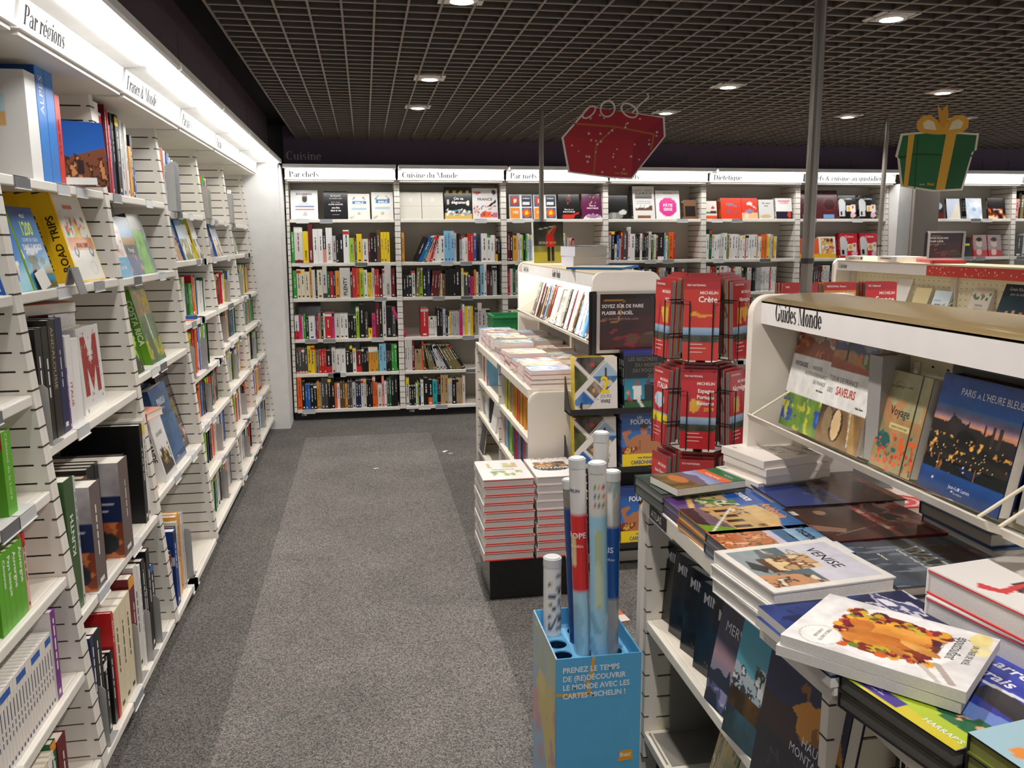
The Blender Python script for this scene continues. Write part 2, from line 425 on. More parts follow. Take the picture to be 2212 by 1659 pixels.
# ---------------------------------------------------------------- the room
# floor: speckled carpet with a paler strip down the aisle
def carpet():
    m = bpy.data.materials.new('carpet'); m.use_nodes = True; nt = m.node_tree; b = nt.nodes['Principled BSDF']
    N = nt.nodes.new; L = nt.links.new
    tc = N('ShaderNodeTexCoord'); sx = N('ShaderNodeSeparateXYZ'); L(tc.outputs['Object'], sx.inputs[0])
    def cmp(sock, op, val):
        n = N('ShaderNodeMath'); n.operation = op; L(sock, n.inputs[0]); n.inputs[1].default_value = val; return n.outputs[0]
    def mul(a, c):
        n = N('ShaderNodeMath'); n.operation = 'MULTIPLY'; L(a, n.inputs[0]); L(c, n.inputs[1]); return n.outputs[0]
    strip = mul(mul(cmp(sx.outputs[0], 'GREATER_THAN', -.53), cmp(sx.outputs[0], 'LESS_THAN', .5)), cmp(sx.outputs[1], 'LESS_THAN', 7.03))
    n1 = N('ShaderNodeTexNoise'); n1.inputs['Scale'].default_value = 230; n1.inputs['Detail'].default_value = 3; n1.inputs['Roughness'].default_value = .7
    n2 = N('ShaderNodeTexNoise'); n2.inputs['Scale'].default_value = 3; n2.inputs['Detail'].default_value = 5
    n3 = N('ShaderNodeTexVoronoi'); n3.inputs['Scale'].default_value = 210
    for n in (n1, n2, n3): L(tc.outputs['Object'], n.inputs['Vector'])
    cr_ = N('ShaderNodeValToRGB'); L(n1.outputs['Fac'], cr_.inputs[0])
    e = cr_.color_ramp.elements; e[0].position = .3; e[0].color = (*lin('383634'), 1); e[1].position = .72; e[1].color = (*lin('94908c'), 1)
    sr = N('ShaderNodeSeparateColor'); L(n3.outputs['Color'], sr.inputs[0])
    fl = N('ShaderNodeMapRange'); L(sr.outputs[0], fl.inputs[0]); fl.inputs[1].default_value = .0; fl.inputs[2].default_value = 1.; fl.inputs[3].default_value = .45; fl.inputs[4].default_value = 1.6
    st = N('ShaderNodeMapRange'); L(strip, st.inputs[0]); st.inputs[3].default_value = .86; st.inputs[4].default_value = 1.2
    dt = N('ShaderNodeMapRange'); L(n2.outputs['Fac'], dt.inputs[0]); dt.inputs[1].default_value = .3; dt.inputs[2].default_value = .7; dt.inputs[3].default_value = .88; dt.inputs[4].default_value = 1.1
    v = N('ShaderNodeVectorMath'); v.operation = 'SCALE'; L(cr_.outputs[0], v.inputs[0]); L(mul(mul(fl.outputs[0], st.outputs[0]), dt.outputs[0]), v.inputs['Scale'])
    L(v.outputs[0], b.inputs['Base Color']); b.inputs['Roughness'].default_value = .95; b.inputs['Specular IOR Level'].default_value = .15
    bp = N('ShaderNodeBump'); bp.inputs['Strength'].default_value = .5; bp.inputs['Distance'].default_value = .004
    L(n1.outputs['Fac'], bp.inputs['Height']); L(bp.outputs[0], b.inputs['Normal'])
    MATS['carpet'] = m
carpet()
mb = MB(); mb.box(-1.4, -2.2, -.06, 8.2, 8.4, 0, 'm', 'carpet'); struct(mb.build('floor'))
YB = 8.2
mb = MB(); mb.box(-1.4, YB, 0, 8.2, YB+.1, 3.0, '6d6a68', 'painted'); struct(mb.build('wall_back'))
mb = MB(); mb.box(-1.4, -2.2, 0, -1.3, YB, 3.0, '8a8784', 'painted'); struct(mb.build('wall_left'))
# open-cell ceiling: black void above, a lattice of thin fins below
mb = MB(); mb.box(-1.4, -2.3, 3.0, 8.2, YB+.1, 3.06, '0b0a0a', 'dark_void')
x0, x1, y0, y1 = -.56, 8.05, -2.1, 7.95; zc = 2.5; fin, edge = '5c534c', '8a8077'  # lower edges coloured lighter than fin sides to stand for light catching them
x = x0
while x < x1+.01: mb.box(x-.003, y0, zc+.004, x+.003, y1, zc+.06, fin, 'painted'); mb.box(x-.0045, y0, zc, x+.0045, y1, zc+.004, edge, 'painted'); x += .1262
y = y0
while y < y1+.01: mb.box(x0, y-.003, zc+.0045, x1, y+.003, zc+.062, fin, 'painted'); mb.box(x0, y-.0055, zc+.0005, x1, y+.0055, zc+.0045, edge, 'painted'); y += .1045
mb.box(x0-.02, y0, zc+.066, x1, y1, zc+.076, '2a2725', 'dark_void')
struct(mb.build('ceiling'))
# dark plum fascia boards over the shelving, with thin outline drawings
mb = MB(); mb.box(-.68, 7.99, 2.245, 8.05, 8.03, 2.62, '66536a', 'painted')
for x in (.15, .62, 1.3, 2.05, 3.1, 3.72, 4.6, 5.7, 6.3):
    w = .3 if int(x*10) % 2 else .22; z = 2.27+.05*(int(x*7) % 2); zt = z+.12
    for a in ((x, z, x+w, z+.003), (x, zt, x+w, zt+.003), (x, z, x+.003, zt), (x+w, z, x+w+.003, zt+.003)):
        mb.box(a[0], 7.986, a[1], a[2], 7.99, a[3], '6e6070', 'painted')
mb.text('Cuisine', (-.66, 7.985, 2.325), (1, 0, 0), (0, 0, 1), .105, 'c9c2c6', 'print', serif=True)
struct(mb.build('trim_1'))
mb = MB(); mb.box(-.80, -2.1, 2.285, -.76, 7.5, 2.62, '54454f', 'painted')
for y in (3.1, 4.0, 5.1, 6.2):
    for a in ((y, 2.34, y+.003, 2.5), (y-.3, 2.42, y, 2.423)): mb.box(-.76, a[0], a[1], -.757, a[2], a[3], '6a5862', 'painted')
struct(mb.build('trim_2'))
mb = MB(); mb.box(-.68, 7.95, 2.62, 8.05, YB, 2.66, '171416', 'dark_void'); mb.box(-1.3, -2.1, 2.62, -.6, 7.95, 2.66, '171416', 'dark_void'); struct(mb.build('trim_3'))
# recessed spotlights
def downlight(x, y, lab):
    t = thing('ceiling_spotlight', lab, 'ceiling light', T((x, y, zc)), 'recessed ceiling spotlights')
    mb = MB(); n = 24
    P = [(math.cos(2*math.pi*i/n), math.sin(2*math.pi*i/n)) for i in range(n)]
    V = []; F = []
    for r, z in ((.062, -.004), (.062, .0), (.045, -.008), (.041, .03)): V += [(a*r, b*r, z) for a, b in P]
    for a, b in ((1, 0), (0, 2), (2, 3)):
        for k in range(n): F.append((a*n+k, a*n+(k+1) % n, b*n+(k+1) % n, b*n+k))
    mb.add(V, F, pc('e6e2dc'), 'painted'); mb.box(-.085, -.075, .001, .085, .075, .006, 'd8d4ce', 'painted'); mb.build('trim_ring', t)
    mb = MB(); mb.add([(a*.04, b*.04, -.0005) for a, b in P], [tuple(range(n-1, -1, -1))], (1, .93, .84), 'lamp_spot'); mb.build('bulb', t)
    l = bpy.data.lights.new('spot', 'SPOT'); l.energy = SPOT_W*12; l.spot_size = math.radians(118); l.spot_blend = .6; l.shadow_soft_size = .04; l.color = (1, .93, .87)
    o = bpy.data.objects.new('spot_lamp', l); COL.objects.link(o); o.parent = t; o.location = (0, 0, -.03)
col_n = {.39: 'over the aisle', 2.15: 'right of the red gift sign', 3.56: 'right of the tall pole', 4.5: 'at the far right'}
row_n = {-1.4: 'far behind', .2: 'behind', 1.78: 'nearest overhead', 3.33: 'near row', 4.92: 'middle row', 5.98: 'far row'}
for X in (.39, 2.15, 3.56, 4.5):
    for Y in (-1.4, .2, 1.78, 3.33, 4.92, 5.98):
        if (X == 4.5 and Y != 5.98): continue
        downlight(X, Y, f'small round recessed spotlight {col_n[X]}, {row_n[Y]} of ceiling lights')
# ---------------------------------------------------------------- wall shelving
def side_panel(mb, u, z0, z1, fd, bd, cream='eae5dc'):
    """slatted upright 24 mm thick at u: front edge follows fd(z), grooves run back from a plain front post"""
    t = .012; zz = z0; P = lambda z, d: (u-t, d, z)
    mb.prism([P(z0, fd(z0)), P(z0, fd(z0)+.032), P(z1, fd(z1)+.032), P(z1, fd(z1))], (2*t, 0, 0), cream)
    mb.prism([(u-.006, fd(z0)+.032, z0), (u-.006, bd, z0), (u-.006, bd, z1), (u-.006, fd(z1)+.032, z1)], (.012, 0, 0), '3a342d', 'groove')
    while zz < z1-.005:
        za = min(zz+.0465, z1)
        mb.prism([P(zz, fd(zz)+.032), P(zz, bd), P(za, bd), P(za, fd(za)+.032)], (2*t, 0, 0), cream)
        if zz > z0: mb.box(u-t-.0008, fd(zz)-.0008, zz-.006, u+t+.0008, fd(zz)+.012, zz-.001, '4a443c', 'groove')
        zz += .052
def shelf_board(parent, u0, u1, z, d0, d1, lip='f1ede4', labels=(), tilt=False):
    mb = MB(); mb.box(u0, d0, z-.03, u1, d0+.02, z, lip); mb.box(u0, d0+.02, z-.022, u1, d1, z, 'ece6da')
    o = mb.build('shelf', parent, bevel=.004)
    for (lu, lw, c) in labels:
        m2 = MB(); m2.box(lu, d0-.0035, z-.033, lu+lw, d0-.0005, z-.003, c, 'painted'); m2.box(lu, d0-.006, z-.036, lu+lw, d0-.0005, z-.033, 'f2f2f0', 'painted'); m2.box(lu, d0-.0035, z+.0002, lu+lw, d0+.03, z+.0012, 'd9d9d8', 'painted')
        m2.build('label_holder', o)
    return o
def header(parent, W_, lipz, lipd, text, size, dark=.012):
    """sign strip with a cantilevered light canopy above it"""
    mb = MB()
    a = .012; u0, u1 = a, W_-a
    prof = [(lipd, 0), (lipd-.012, 0), (lipd-.026, .078), (lipd-.19, .09), (lipd-.215, .075), (lipd-.225, .08), (lipd-.222, .108), (lipd-.02, .11), (lipd+.012, .08)]
    mb.prism([(u0, d, lipz+z) for d, z in prof], (u1-u0, 0, 0), 'f3f2f0', 'painted')
    mb.box(u0-.004, lipd-.02, lipz-.006, u1+.004, lipd+.006, lipz+.006, 'f6f5f3', 'painted')
    sign = mb.build('sign_canopy', parent)
    if text:
        m3 = MB(); nrm = Vector((0, -.078, -.014)).normalized(); up = Vector((0, -.014, .078)).normalized()
        m3.text(text, Vector((u0+.035, lipd-.0145, lipz+.014))+nrm*.001, (1, 0, 0), up, size, '2c2a30', 'groove', serif=True)
        m3.build('lettering', sign)
    m4 = MB(); m4.box(u0+.03, lipd-.2, lipz+.073, u1-.03, lipd-.115, lipz+.0765, (1, .985, .96), 'lamp_panel'); m4.build('light_diffuser', sign)
S_ = .08
def bay(B, W_, shelves, text, lab, lipz, size=.07, depth=.48, labels=None, group='wall bookcases', ends=(0, 0)):
    t = thing('bookcase', lab, 'bookcase', B, group)
    fd = lambda z: S_*z
    for u in (.0125, W_-.0125):
        mb = MB(); side_panel(mb, u, .08, lipz, fd, depth); mb.build('side_panel', t)
    mb = MB(); mb.box(.025, depth-.012, .08, W_-.025, depth, lipz+.08, 'cfc9be' if lipz < 2.2 else 'd8d2c6'); mb.build('back_panel', t)
    mb = MB(); mb.box(.0, .05, 0, W_, depth, .08, '161515', 'painted')
    if lipz < 2.15: mb.box(.06, .0485, .038, .105, .0495, .058, 'e8ecef', 'paper'); mb.box(.064, .0478, .042, .08, .0484, .054, '4a6a8a', 'paper')
    mb.build('plinth', t)
    mb = MB(); mb.box(.025, .062, lipz-.02, W_-.025, depth, lipz, 'd9d3c8'); mb.build('top_board', t)
    for i, z in enumerate(shelves):
        r = random.Random(int(z*1e4)+len(lab)); labs = []
        if z > .2 or r.random() < .6:
            for _ in range(r.choice([1, 2, 2, 3])):
                labs.append((r.uniform(.05, W_-.2), .11, r.choice(['9d9fa2', 'c9cbcd', '6d6f73', 'e5e6e6'])))
        shelf_board(t, .026, W_-.026, z, fd(z)+.002, depth-.013, labels=labs)
    header(t, W_, lipz, .07, text, size)
    return t
BW = .975
BACK = lambda i: T((-.67+BW*i, 7.70, 0))
back_names = ['Par chefs', 'Cuisine du Monde', 'Par mets', 'Par mets', 'Diététique', 'Chefs & cuisine au quotidien']
bay_say = ['first back-wall bay', 'second back-wall bay', 'third back-wall bay', 'fourth back-wall bay', 'fifth back-wall bay', 'sixth back-wall bay, left of the grey column']
BZ = [1.80, 1.415, 1.10, .735, .425, .10]
for i in range(6):
    bay(BACK(i), BW, BZ, back_names[i], f'white slatted bookcase, {bay_say[i]} under a lit sign', 2.145)
LW = .985; LY0 = 7.385
LEFT = lambda k: T((-.80, LY0-LW*(6-k), 0)) @ Rz(90)
# bay k spans upright k .. k+1 (k=0 is the nearest one)
LZ = {0: [1.80, 1.48, 1.21, .94, .69, .40, .12], 1: [1.80, 1.48, 1.05, .545, .10], 2: [1.80, 1.475, 1.09, .60, .09],
      3: [1.765, 1.515, 1.20, .92, .66, .40, .12], 4: [1.75, 1.515, 1.20, .96, .68, .40, .12], 5: [1.74, 1.515, 1.20, .96, .68, .40, .12]}
left_say = {0: 'nearest at the picture edge', 1: 'second, with the road trip books', 2: 'third, with the green and blue picture books',
            3: 'fourth, with the small orange book', 4: 'fifth', 5: 'last before the white corner panel'}
left_text = {0: 'Par régions', 1: 'Par régions', 2: 'France & Monde', 3: 'Par pays', 4: 'Par pays', 5: ''}
for k in range(6):
    bay(LEFT(k), LW, LZ[k], left_text[k], f'white slatted bookcase on the left wall, {left_say[k]}', 2.165)
# plain white filler in the corner and the grey column on the right
mb = MB(); mb.box(-1.3, 7.41, 0, -.685, 8.15, 2.25, 'f1f1f0', 'painted'); struct(mb.build('corner_panel'))
mb = MB(); mb.box(5.185, 7.70, 0, 5.325, 7.72, 2.13, 'f4f4f2', 'painted'); mb.box(5.185, 7.72, 0, 5.2, 8.15, 2.13, 'f4f4f2', 'painted'); struct(mb.build('white_panel'))
mb = MB(); mb.box(5.33, 7.66, 0, 5.60, 8.15, 2.62, 'a0968c', 'painted'); struct(mb.build('column'))
BR = lambda i: T((5.62+BW*i, 7.70, 0))
for i in range(3):
    bay(BR(i), BW, [1.80, 1.415, 1.06, .735, .425, .10], ['Avion', 'Am', ''][i], f'white slatted bookcase right of the grey column, {["nearest the column","second from the column","at the far right"][i]}', 2.145)

# ---------------------------------------------------------------- books on the back wall
def wh(i, r): return f'{SHELF_N[r]} shelf of {bay_say[i].split(",")[0]}'
D0 = lambda z: S_*z+.018
rows = {
 (0, 1): "g25/275 v72/315!x8 y48/280=CUISINE x38/340=CUISINIER w44/300 w40/300 k27/270!h45 w54/310=DU~MONDE l30/240 k22/235 k40/255 w52/290 j38/220 h8/225 e15/250 y48/255 w53/210 x17/250 k28/265*2 n34/290 y26/270*3 _12 g46/250",
 (1, 1): "a22/265 _85 k36/236^24 b28/240^26 q24/238^24 h38/245^22 r20/250^17 w37/235*3 s29/280*3 l21/260 k26/255=PUNTO l24/200 w15/235!r90 w34/220 r26/255*2 b24/258!l90 _48 w52/255 w30/240!g90 w38/240 h8/230 k20/215!y30 k16/215 s20/225",
 (0, 2): "g34/250 c34/260*2 c40/240 a18/275 v28/255=SAVEURS k15/230 c48/255 v38/290!d15 e22/240 r30/240 u17/240 a38/245 v92/270=PLENTY d16/240 r34/270 o30/265 j36/265 w30/250 y19/225*2 v22/265 r20/255*2 x28/210 w18/255 v58/285=SAUCES x33/260",
 (1, 2): "k26/205*3 w30/235!r92 z34/262^4 j32/262!l90 k38/240 u30/255 x25/235*3^5 j12/200 c15/210 n28/205 k30/235=TOKYO k42/250=SIMPLISSIME k18/250 k52/265 c22/255 d42/225 k14/200 p18/180*2 a18/240 w20/220 d16/210 s32/280 w24/288 x28/240 d26/220 l40/270",
 (0, 3): "w36/215!r35 p26/215 v10/210 g20/220 k24/200 w56/205 f13/210 r14/205 t22/230 k18/240 w14/230 r60/235 p22/238 v48/225 w34/225*2 k23/210*3 j28/282 k50/305 d26/230 y34/90 p32/218 x33/315 k27/312 v32/330 k50/280=DEKA d34/275*3",
 (1, 3): "_6 p24/290^-24 _120 r70/265 w18/182*4 k28/262 k24/255 l24/250 u22/235 w12/180 y12/225 l15/225*5 p28/235 w18/288 y26/270=PERFECTION w24/270 y26/270=PERFECTION n14/230 m28/250 v36/300 l36/245*2",
 (0, 4): "d24/230*4!h8 y30/250*2 a12/210 f12/205 g10/210 r21/212*3 k46/205!r30 v33/230 w44/215*2 k36/190 k24/242!y88 w30/215 x48/195!r28 k19/220*3 a20/225*4!w80 g12/195 s30/255*2 k15/252*3 g24/248*2 d34/290",
 (1, 4): "v21/280*3 x21/282 t15/190*4 o15/240 n20/270^-4 _30 z17/245*4^-12 l28/250*3^-26 u22/250^-28 z24/258*4^-30 k24/260^-32",
 (0, 5): "o38/295 k28/260 b21/230*2 k28/225*2 a20/250 t18/240 d28/280*2 k28/285*2 o22/230 w23/230 n22/240*2 a20/220 d20/245*2 l32/230 u22/250*2 v23/260*2 k18/255*3 o24/285 o18/220 v38/210 h20/285 w22/235 d19/260 e20/282 k28/290*2",
 (1, 5): "v28/260!y75 k19/180*3 w14/200 j11/220 u17/195 w24/235 k44/255 k38/235!o30 q42/230 k15/250*2 t34/275*2 l17/240*2 k38/230 t18/240*3 v24/260",
 (2, 1): "x22/255 k24/270 a46/235 v20/255 w18/245 j12/240 k20/255 g16/240 w18/250 s14/235 w16/240*3 v20/225 w18/235 r9/225 w17/245*2 h15/240 k14/230*2 w20/245 k17/235*3 o10/220 u15/250*2 w22/255 m18/235 c20/210 h16/215 p10/205 h14/215",
 (3, 1): "l22/270 k32/280 c20/150 b22/235 l18/200 r13/265 d42/275 p11/260 w22/310 w46/245 k15/245*3 w20/250 k18/255*2 d24/255 v22/265 k15/220 j16/215 w18/240 x15/240 k60/255!w12 s18/255 w14/225 g12/225 o46/260 r16/240",
 (4, 1): "w30/240 e26/285 w24/235*3 v22/240*2 w30/250 g12/235 r10/230 w28/240*3 v20/235 w26/225*2 r12/230 w26/235*4 a12/230 w18/215*2 o14/230 a16/220 o20/235 y24/215 w14/240 l16/235 r8/190 y20/210 w16/215",
 (5, 1): "",
 (2, 2): "r18/230 w26/245=RITA e22/255 l24/235*2 d20/245 w18/230 k22/250*3 b18/240 c26/235 n20/240*3 w22/230 d30/250 o16/235 k20/240*4 w26/245 g18/235 v30/250*3 k22/255*2 x20/240*3",
 (3, 2): "k26/235*3 d30/240 w26/265!o88 w14/215 k20/230 n22/240*2 w18/235 k22/230*2 b16/240 f20/230 w16/225 d22/240*2 k24/235*3 x18/240 o14/230 l20/240*3 k18/235*3 w22/240 u18/230*2 n20/235*3",
 (4, 2): "v34/250 r26/245*2 e14/255 w20/245 a10/240 w18/250*4 v22/240 w12/230 r16/230 p10/225 b16/235 w14/240*4 j10/230 k12/235*4 w10/230*4 k14/225*3 l14/230*4 w16/235*5 r12/230 w18/235*3",
 (5, 2): "k26/235*3 w20/240*2 d24/240*3 x20/235*2 w18/245*4 k24/250*4 b20/235*2 w22/235*3 r20/230*2 l22/240*4 k20/235*3",
 (2, 3): "w20/230*4 k22/240*4 r18/235 m20/230*6 b18/240*3 w22/235*4 d26/240*4 t20/235*5", (3, 3): "k22/240*5 w18/235*4 a20/240*3 l22/240*5 x20/230*4 w22/235*3 d20/245*4",
 (4, 3): "w20/230*5 h18/235*3 k22/240*4 w18/235*5 j20/235*3 b20/240*3 l22/235*5", (5, 3): "d22/240*6 w20/235*4 r20/240*3 w22/235*4 k20/240*5 c20/235*4",
}
for (i, r), tk in rows.items():
    z = BZ[r]; row(BACK(i), z, D0(z), .032, tk, wh(i, r), limit=.945)
def bsay(i): return bay_say[i].split(',')[0]
# display shelf: covers to the front
def disp(i, u, w, h, n, t, lab, z=None, B=None, tilt=13, **kw):
    z = BZ[0] if z is None else z
    face(B or BACK(i), u, z+.001, S_*z+.03, w, h, t, n, tilt, f'{lab}, display shelf of {bsay(i)}' if B is None else lab, **kw)
disp(0, .155, .235, .262, 2, .02, 'white cookbook with a bearded man', spine='w', front=[('bg', 'efeff0'), ('ell', .52, .72, .1, .14, '39393d'), ('ell', .52, .83, .09, .06, 'c9b8ac'), ('poly', [(.2, .45), (.4, .58), (.64, .58), (.85, .45)], 'd8dadd'), ('rect', .18, .42, .88, .435, '3f5ba0'), ('rect', .18, .33, .88, .345, 'b8383c'), ('poly', [(.42, .12), (.55, .3), (.62, .12)], 'c6c6c8')], texts=[('BOUCHERIE', .5, .84, .085, '2b2b30', True, 'c', 1.15)])
disp(0, .43, .21, .255, 2, .025, 'black cookbook with white title lines', spine='k', front=[('bg', '262527')], texts=[('50 PLATS', .5, .8, .09, 'd9d9d9', True, 'c'), ('DE GRANDS CHEFS', .5, .72, .05, 'd9d9d9', False, 'c'), ('QU’IL FAUT', .5, .58, .06, 'bbbbbb', False, 'c'), ('AVOIR GOÛTÉS', .5, .5, .07, 'd9d9d9', True, 'c'), ('une fois', .5, .38, .085, 'ffffff', True, 'c'), ('dans la vie', .5, .28, .085, 'ffffff', True, 'c'), ('———', .5, .14, .08, 'd9d9d9', True, 'c')])
bib = [('bg', 'eeebe4'), ('rect', .22, .58, .84, .72, '4a7fb5'), ('rect', .14, .36, .86, .46, 'a9c6dd'), ('ell', .5, .22, .09, .05, 'c9b89a'), ('line', (.2, .75), (.3, .85), .02, '4a6f95'), ('line', (.8, .75), (.7, .85), .02, '4a6f95'), ('poly', [(.06, .02), (.1, .1), (.3, .12), (.2, .02)], 'cdbfa0')]
for u, n in ((.635, 1), (.845, 3)):
    disp(0, u, .195, .232 if n == 1 else .248, n, .026, f'white cookbook with blue banners, {"single copy" if n == 1 else "stacked copies"}', spine='w', front=bib, texts=[('BIBLE', .52, .61, .1, 'f4f2ec', True, 'c', 1.4)])
for j, u in enumerate((.125, .325)):
    disp(1, u, .195, .25, 2, .02, f'blank cream book without lettering, {["left","right"][j]} of two', spine='e6e0d4', front=[('bg', 'ddd8cd'), ('ell', .5, .72, .09, .08, 'e9e6de'), ('rect', 0, .48, 1, .5, 'd2ccc0')])
disp(1, .56, .25, .298, 2, .022, 'black cookbook with four yellow discs', spine='k', front=[('bg', '222022')]+[('ell', .12+.245*k, .84, .065, .055, 'e2c53a') for k in range(4)]+[('rect', 0, 0, 1, .17, 'd9b36a'), ('dots', 60, 4, .035, ['f3f0e8', '4aa3c9', 'd9b36a', 'f3f0e8'], (.05, .12, .95, .3)), ('ell', .86, .5, .06, .09, 'ece8e0'), ('rect', .1, .45, .18, .62, 'c9c4bc')], texts=[('On va', .52, .6, .12, 'f2f0ea', True, 'c'), ('déguster', .52, .48, .13, 'f2f0ea', True, 'c')], res=(40, 48))
disp(1, .81, .235, .288, 2, .02, 'pale grey book with small coloured drawings', spine='v', front=[('bg', 'dfdcda'), ('ell', .2, .85, .14, .05, 'd84a3a'), ('ell', .85, .88, .09, .08, '2f3036'), ('rect', .35, .04, .72, .24, 'e8694a'), ('line', (.66, .42), (.92, .58), .035, '26262c'), ('dots', 40, 9, .03, ['41407a', 'd8653f', 'e8a34a', '3a3a52', 'b8504a'], (.05, .04, .95, .42)), ('rect', .78, .05, .98, .2, 'c96a8a')], texts=[('FRANCE', .5, .6, .12, '1f1f26', True, 'c', 1.1)], res=(40, 48))
mosaic = [('bg', 'f2efea'), ('rect', .04, .52, .46, .96, '3d5f8a'), ('ell', .25, .75, .19, .2, 'b8402f'), ('ell', .25, .75, .07, .08, 'e8d8b8'), ('rect', .54, .52, .96, .96, '223452'), ('rect', .6, .58, .9, .7, 'e8e4dc'), ('rect', .04, .04, .46, .46, 'e8943a'), ('rect', .54, .04, .96, .46, '3d5f8a'), ('ell', .75, .25, .19, .19, 'd9662f'), ('ell', .75, .25, .08, .08, 'f0d23a')]
for j, u in enumerate((.17, .40)):
    disp(2, u, .215, .23, 2, .02, f'square book with four picture tiles, {["left","right"][j]} copy', spine='w', front=mosaic, texts=[('Confiture', .75, .82, .075, 'ffffff', True, 'c'), ('100', .25, .22, .17, 'fff4e0', True, 'c')], res=(32, 36))
disp(2, .63, .2, .235, 2, .022, 'black cookbook with a red pan', spine='k', front=[('bg', '1f1d1e'), ('ell', .45, .1, .3, .1, 'd23a34'), ('line', (.6, .14), (.98, .24), .03, 'd23a34'), ('dots', 14, 3, .03, ['d98a3a', 'b5442e', '7c3c24'], (.4, .55, .62, .98))], texts=[('Plats du soir', .5, .36, .075, 'f0ece4', True, 'c'), ('INRATABLES!', .5, .26, .085, 'f0ece4', True, 'c')])
disp(2, .86, .21, .24, 2, .022, 'plum purple cookbook with a white bowl', spine='x', front=[('bg', '6b2350'), ('ell', .5, .0, .42, .2, 'e6dde6'), ('ell', .5, .1, .3, .07, 'a883a0'), ('dots', 8, 5, .025, ['d9a05a', 'c9c0c8'], (.35, .6, .65, .95))], texts=[('Plats du', .5, .5, .08, 'f0e4ee', True, 'c'), ('INRATABLES', .5, .4, .085, 'f0e4ee', True, 'c')])
disp(3, .13, .2, .225, 2, .025, 'black book with a pale pumpkin', spine='k', front=[('bg', '201f20'), ('ell', .35, .13, .4, .15, '8b8a86'), ('ell', .3, .13, .1, .14, 'a9a8a2'), ('ell', .75, .28, .2, .1, 'd9d8d2')])
disp(3, .39, .215, .315, 3, .035, 'tall grey chocolate manual with dark bars', spine='d', front=[('bg', 'e4e2df'), ('rect', .1, .62, .9, .76, '3a2c26'), ('rect', .08, .86, .4, .9, 'b5b2ae'), ('rect', .6, .86, .9, .9, 'b5b2ae'), ('rect', .1, .26, .9, .4, '6b4a38'), ('dots', 16, 6, .04, ['f0eeea'], (.12, .36, .88, .42)), ('rect', .2, .02, .8, .12, '8a5a3e')]+[('ell', .16+.17*k, .8, .03, .02, '3a2c26') for k in range(5)], texts=[('LE GRAND MANUEL', .5, .52, .05, '3a3a3a', False, 'c'), ('DU CHOCOLATIER', .5, .46, .05, '3a3a3a', False, 'c')], res=(36, 46))
disp(3, .63, .24, .275, 2, .03, 'white book with a big pink disc', spine='w', front=[('bg', 'ecebea'), ('ell', .5, .42, .38, .33, 'df3f92')], texts=[('FERRANDI', .5, .88, .06, '4a4a4a', False, 'c', 1.3), ('PÂTIS', .5, .43, .14, 'f6e8f0', True, 'c'), ('SERIE', .5, .29, .14, 'f6e8f0', True, 'c')], res=(44, 50))
disp(3, .855, .13, .185, 2, .03, 'small brown book with a dark middle', spine='n', front=[('bg', '7d5a3e'), ('rect', .1, .15, .9, .7, '2a2422')])
disp(4, .085, .13, .175, 1, .03, 'small white book with an orange foot', spine='w', front=[('bg', 'efe9e2'), ('rect', 0, 0, 1, .2, 'e85a3a'), ('ell', .7, .62, .12, .08, 'd83a34'), ('rect', .1, .3, .5, .42, '6b8a3e'), ('rect', .5, .28, .95, .44, '4a3a34')])
disp(4, .30, .21, .205, 3, .04, 'thick red orange book with a grey spoon', spine='o', front=[('bg', 'e4462e'), ('ell', .42, .7, .16, .07, '8a8a9a'), ('line', (.5, .68), (.75, .6), .03, '8a8a9a'), ('ell', .36, .36, .14, .06, '8a6a8a'), ('ell', .72, .33, .1, .05, '8a6a8a')])
disp(4, .49, .165, .205, 2, .03, 'red book with a cream band below', spine='r', front=[('bg', 'e2432f'), ('rect', 0, 0, 1, .28, 'f0c08a'), ('ell', .5, .74, .17, .08, 'e8ded8'), ('line', (.5, .72), (.9, .5), .03, 'e8ded8'), ('ell', .5, .36, .28, .1, '9a8aa0'), ('ell', .3, .14, .14, .13, 'e8d8d0')])
disp(4, .665, .155, .19, 2, .03, 'grey white book with dark lettering', spine='v', front=[('bg', 'dcdad8'), ('ell', .45, .12, .35, .1, 'c9b88a')], texts=[('Ma cuisine', .5, .78, .1, '222222', True, 'c'), ('facile', .5, .64, .1, '222222', True, 'c')])
disp(4, .85, .17, .205, 4, .022, 'white book with dark band and red tie', spine='w', front=[('bg', 'f0eeee'), ('rect', 0, 0, 1, .36, '2c2836'), ('ell', .82, .2, .11, .16, 'd8453f'), ('rect', .15, .82, .85, .88, 'd84a4a')], texts=[('COHEN', .5, .72, .13, 'd8453f', True, 'c')])
for j, u in enumerate((.12, .34)):
    disp(5, u, .22, .285, 1, .06, f'large maroon box with embossed dish, {["left","right"][j]}', spine='x', front=[('bg', '55242a'), ('ell', .6, .55, .3, .28, '6e3438'), ('ell', .6, .5, .26, .2, '3f181d'), ('rect', .3, .03, .8, .16, '6f9fd0')])
robot = lambda c: [('bg', c), ('ell', .18, .55, .24, .32, 'd5d5d6'), ('rect', 0, .1, .36, .55, 'd5d5d6'), ('rect', .06, .14, .2, .32, '2a2226'), ('rect', .44, .3, .72, .56, 'efe9e0'), ('ell', .58, .43, .1, .1, 'e8b03a'), ('rect', .72, .26, .95, .6, 'f0e6e0'), ('ell', .82, .5, .07, .06, 'd8653f'), ('ell', .8, .16, .16, .12, 'e8c0c4')]
for j, u in enumerate((.555, .775)):
    disp(5, u, .185, .235, 2, .025, f'black recipe book with a food processor, {["left","right"][j]} copy', spine='k', front=robot('201d1f'), texts=[('Cuisine', .55, .82, .12, 'eeeeee', True, 'c')], res=(36, 40))
Z2 = BZ[1]
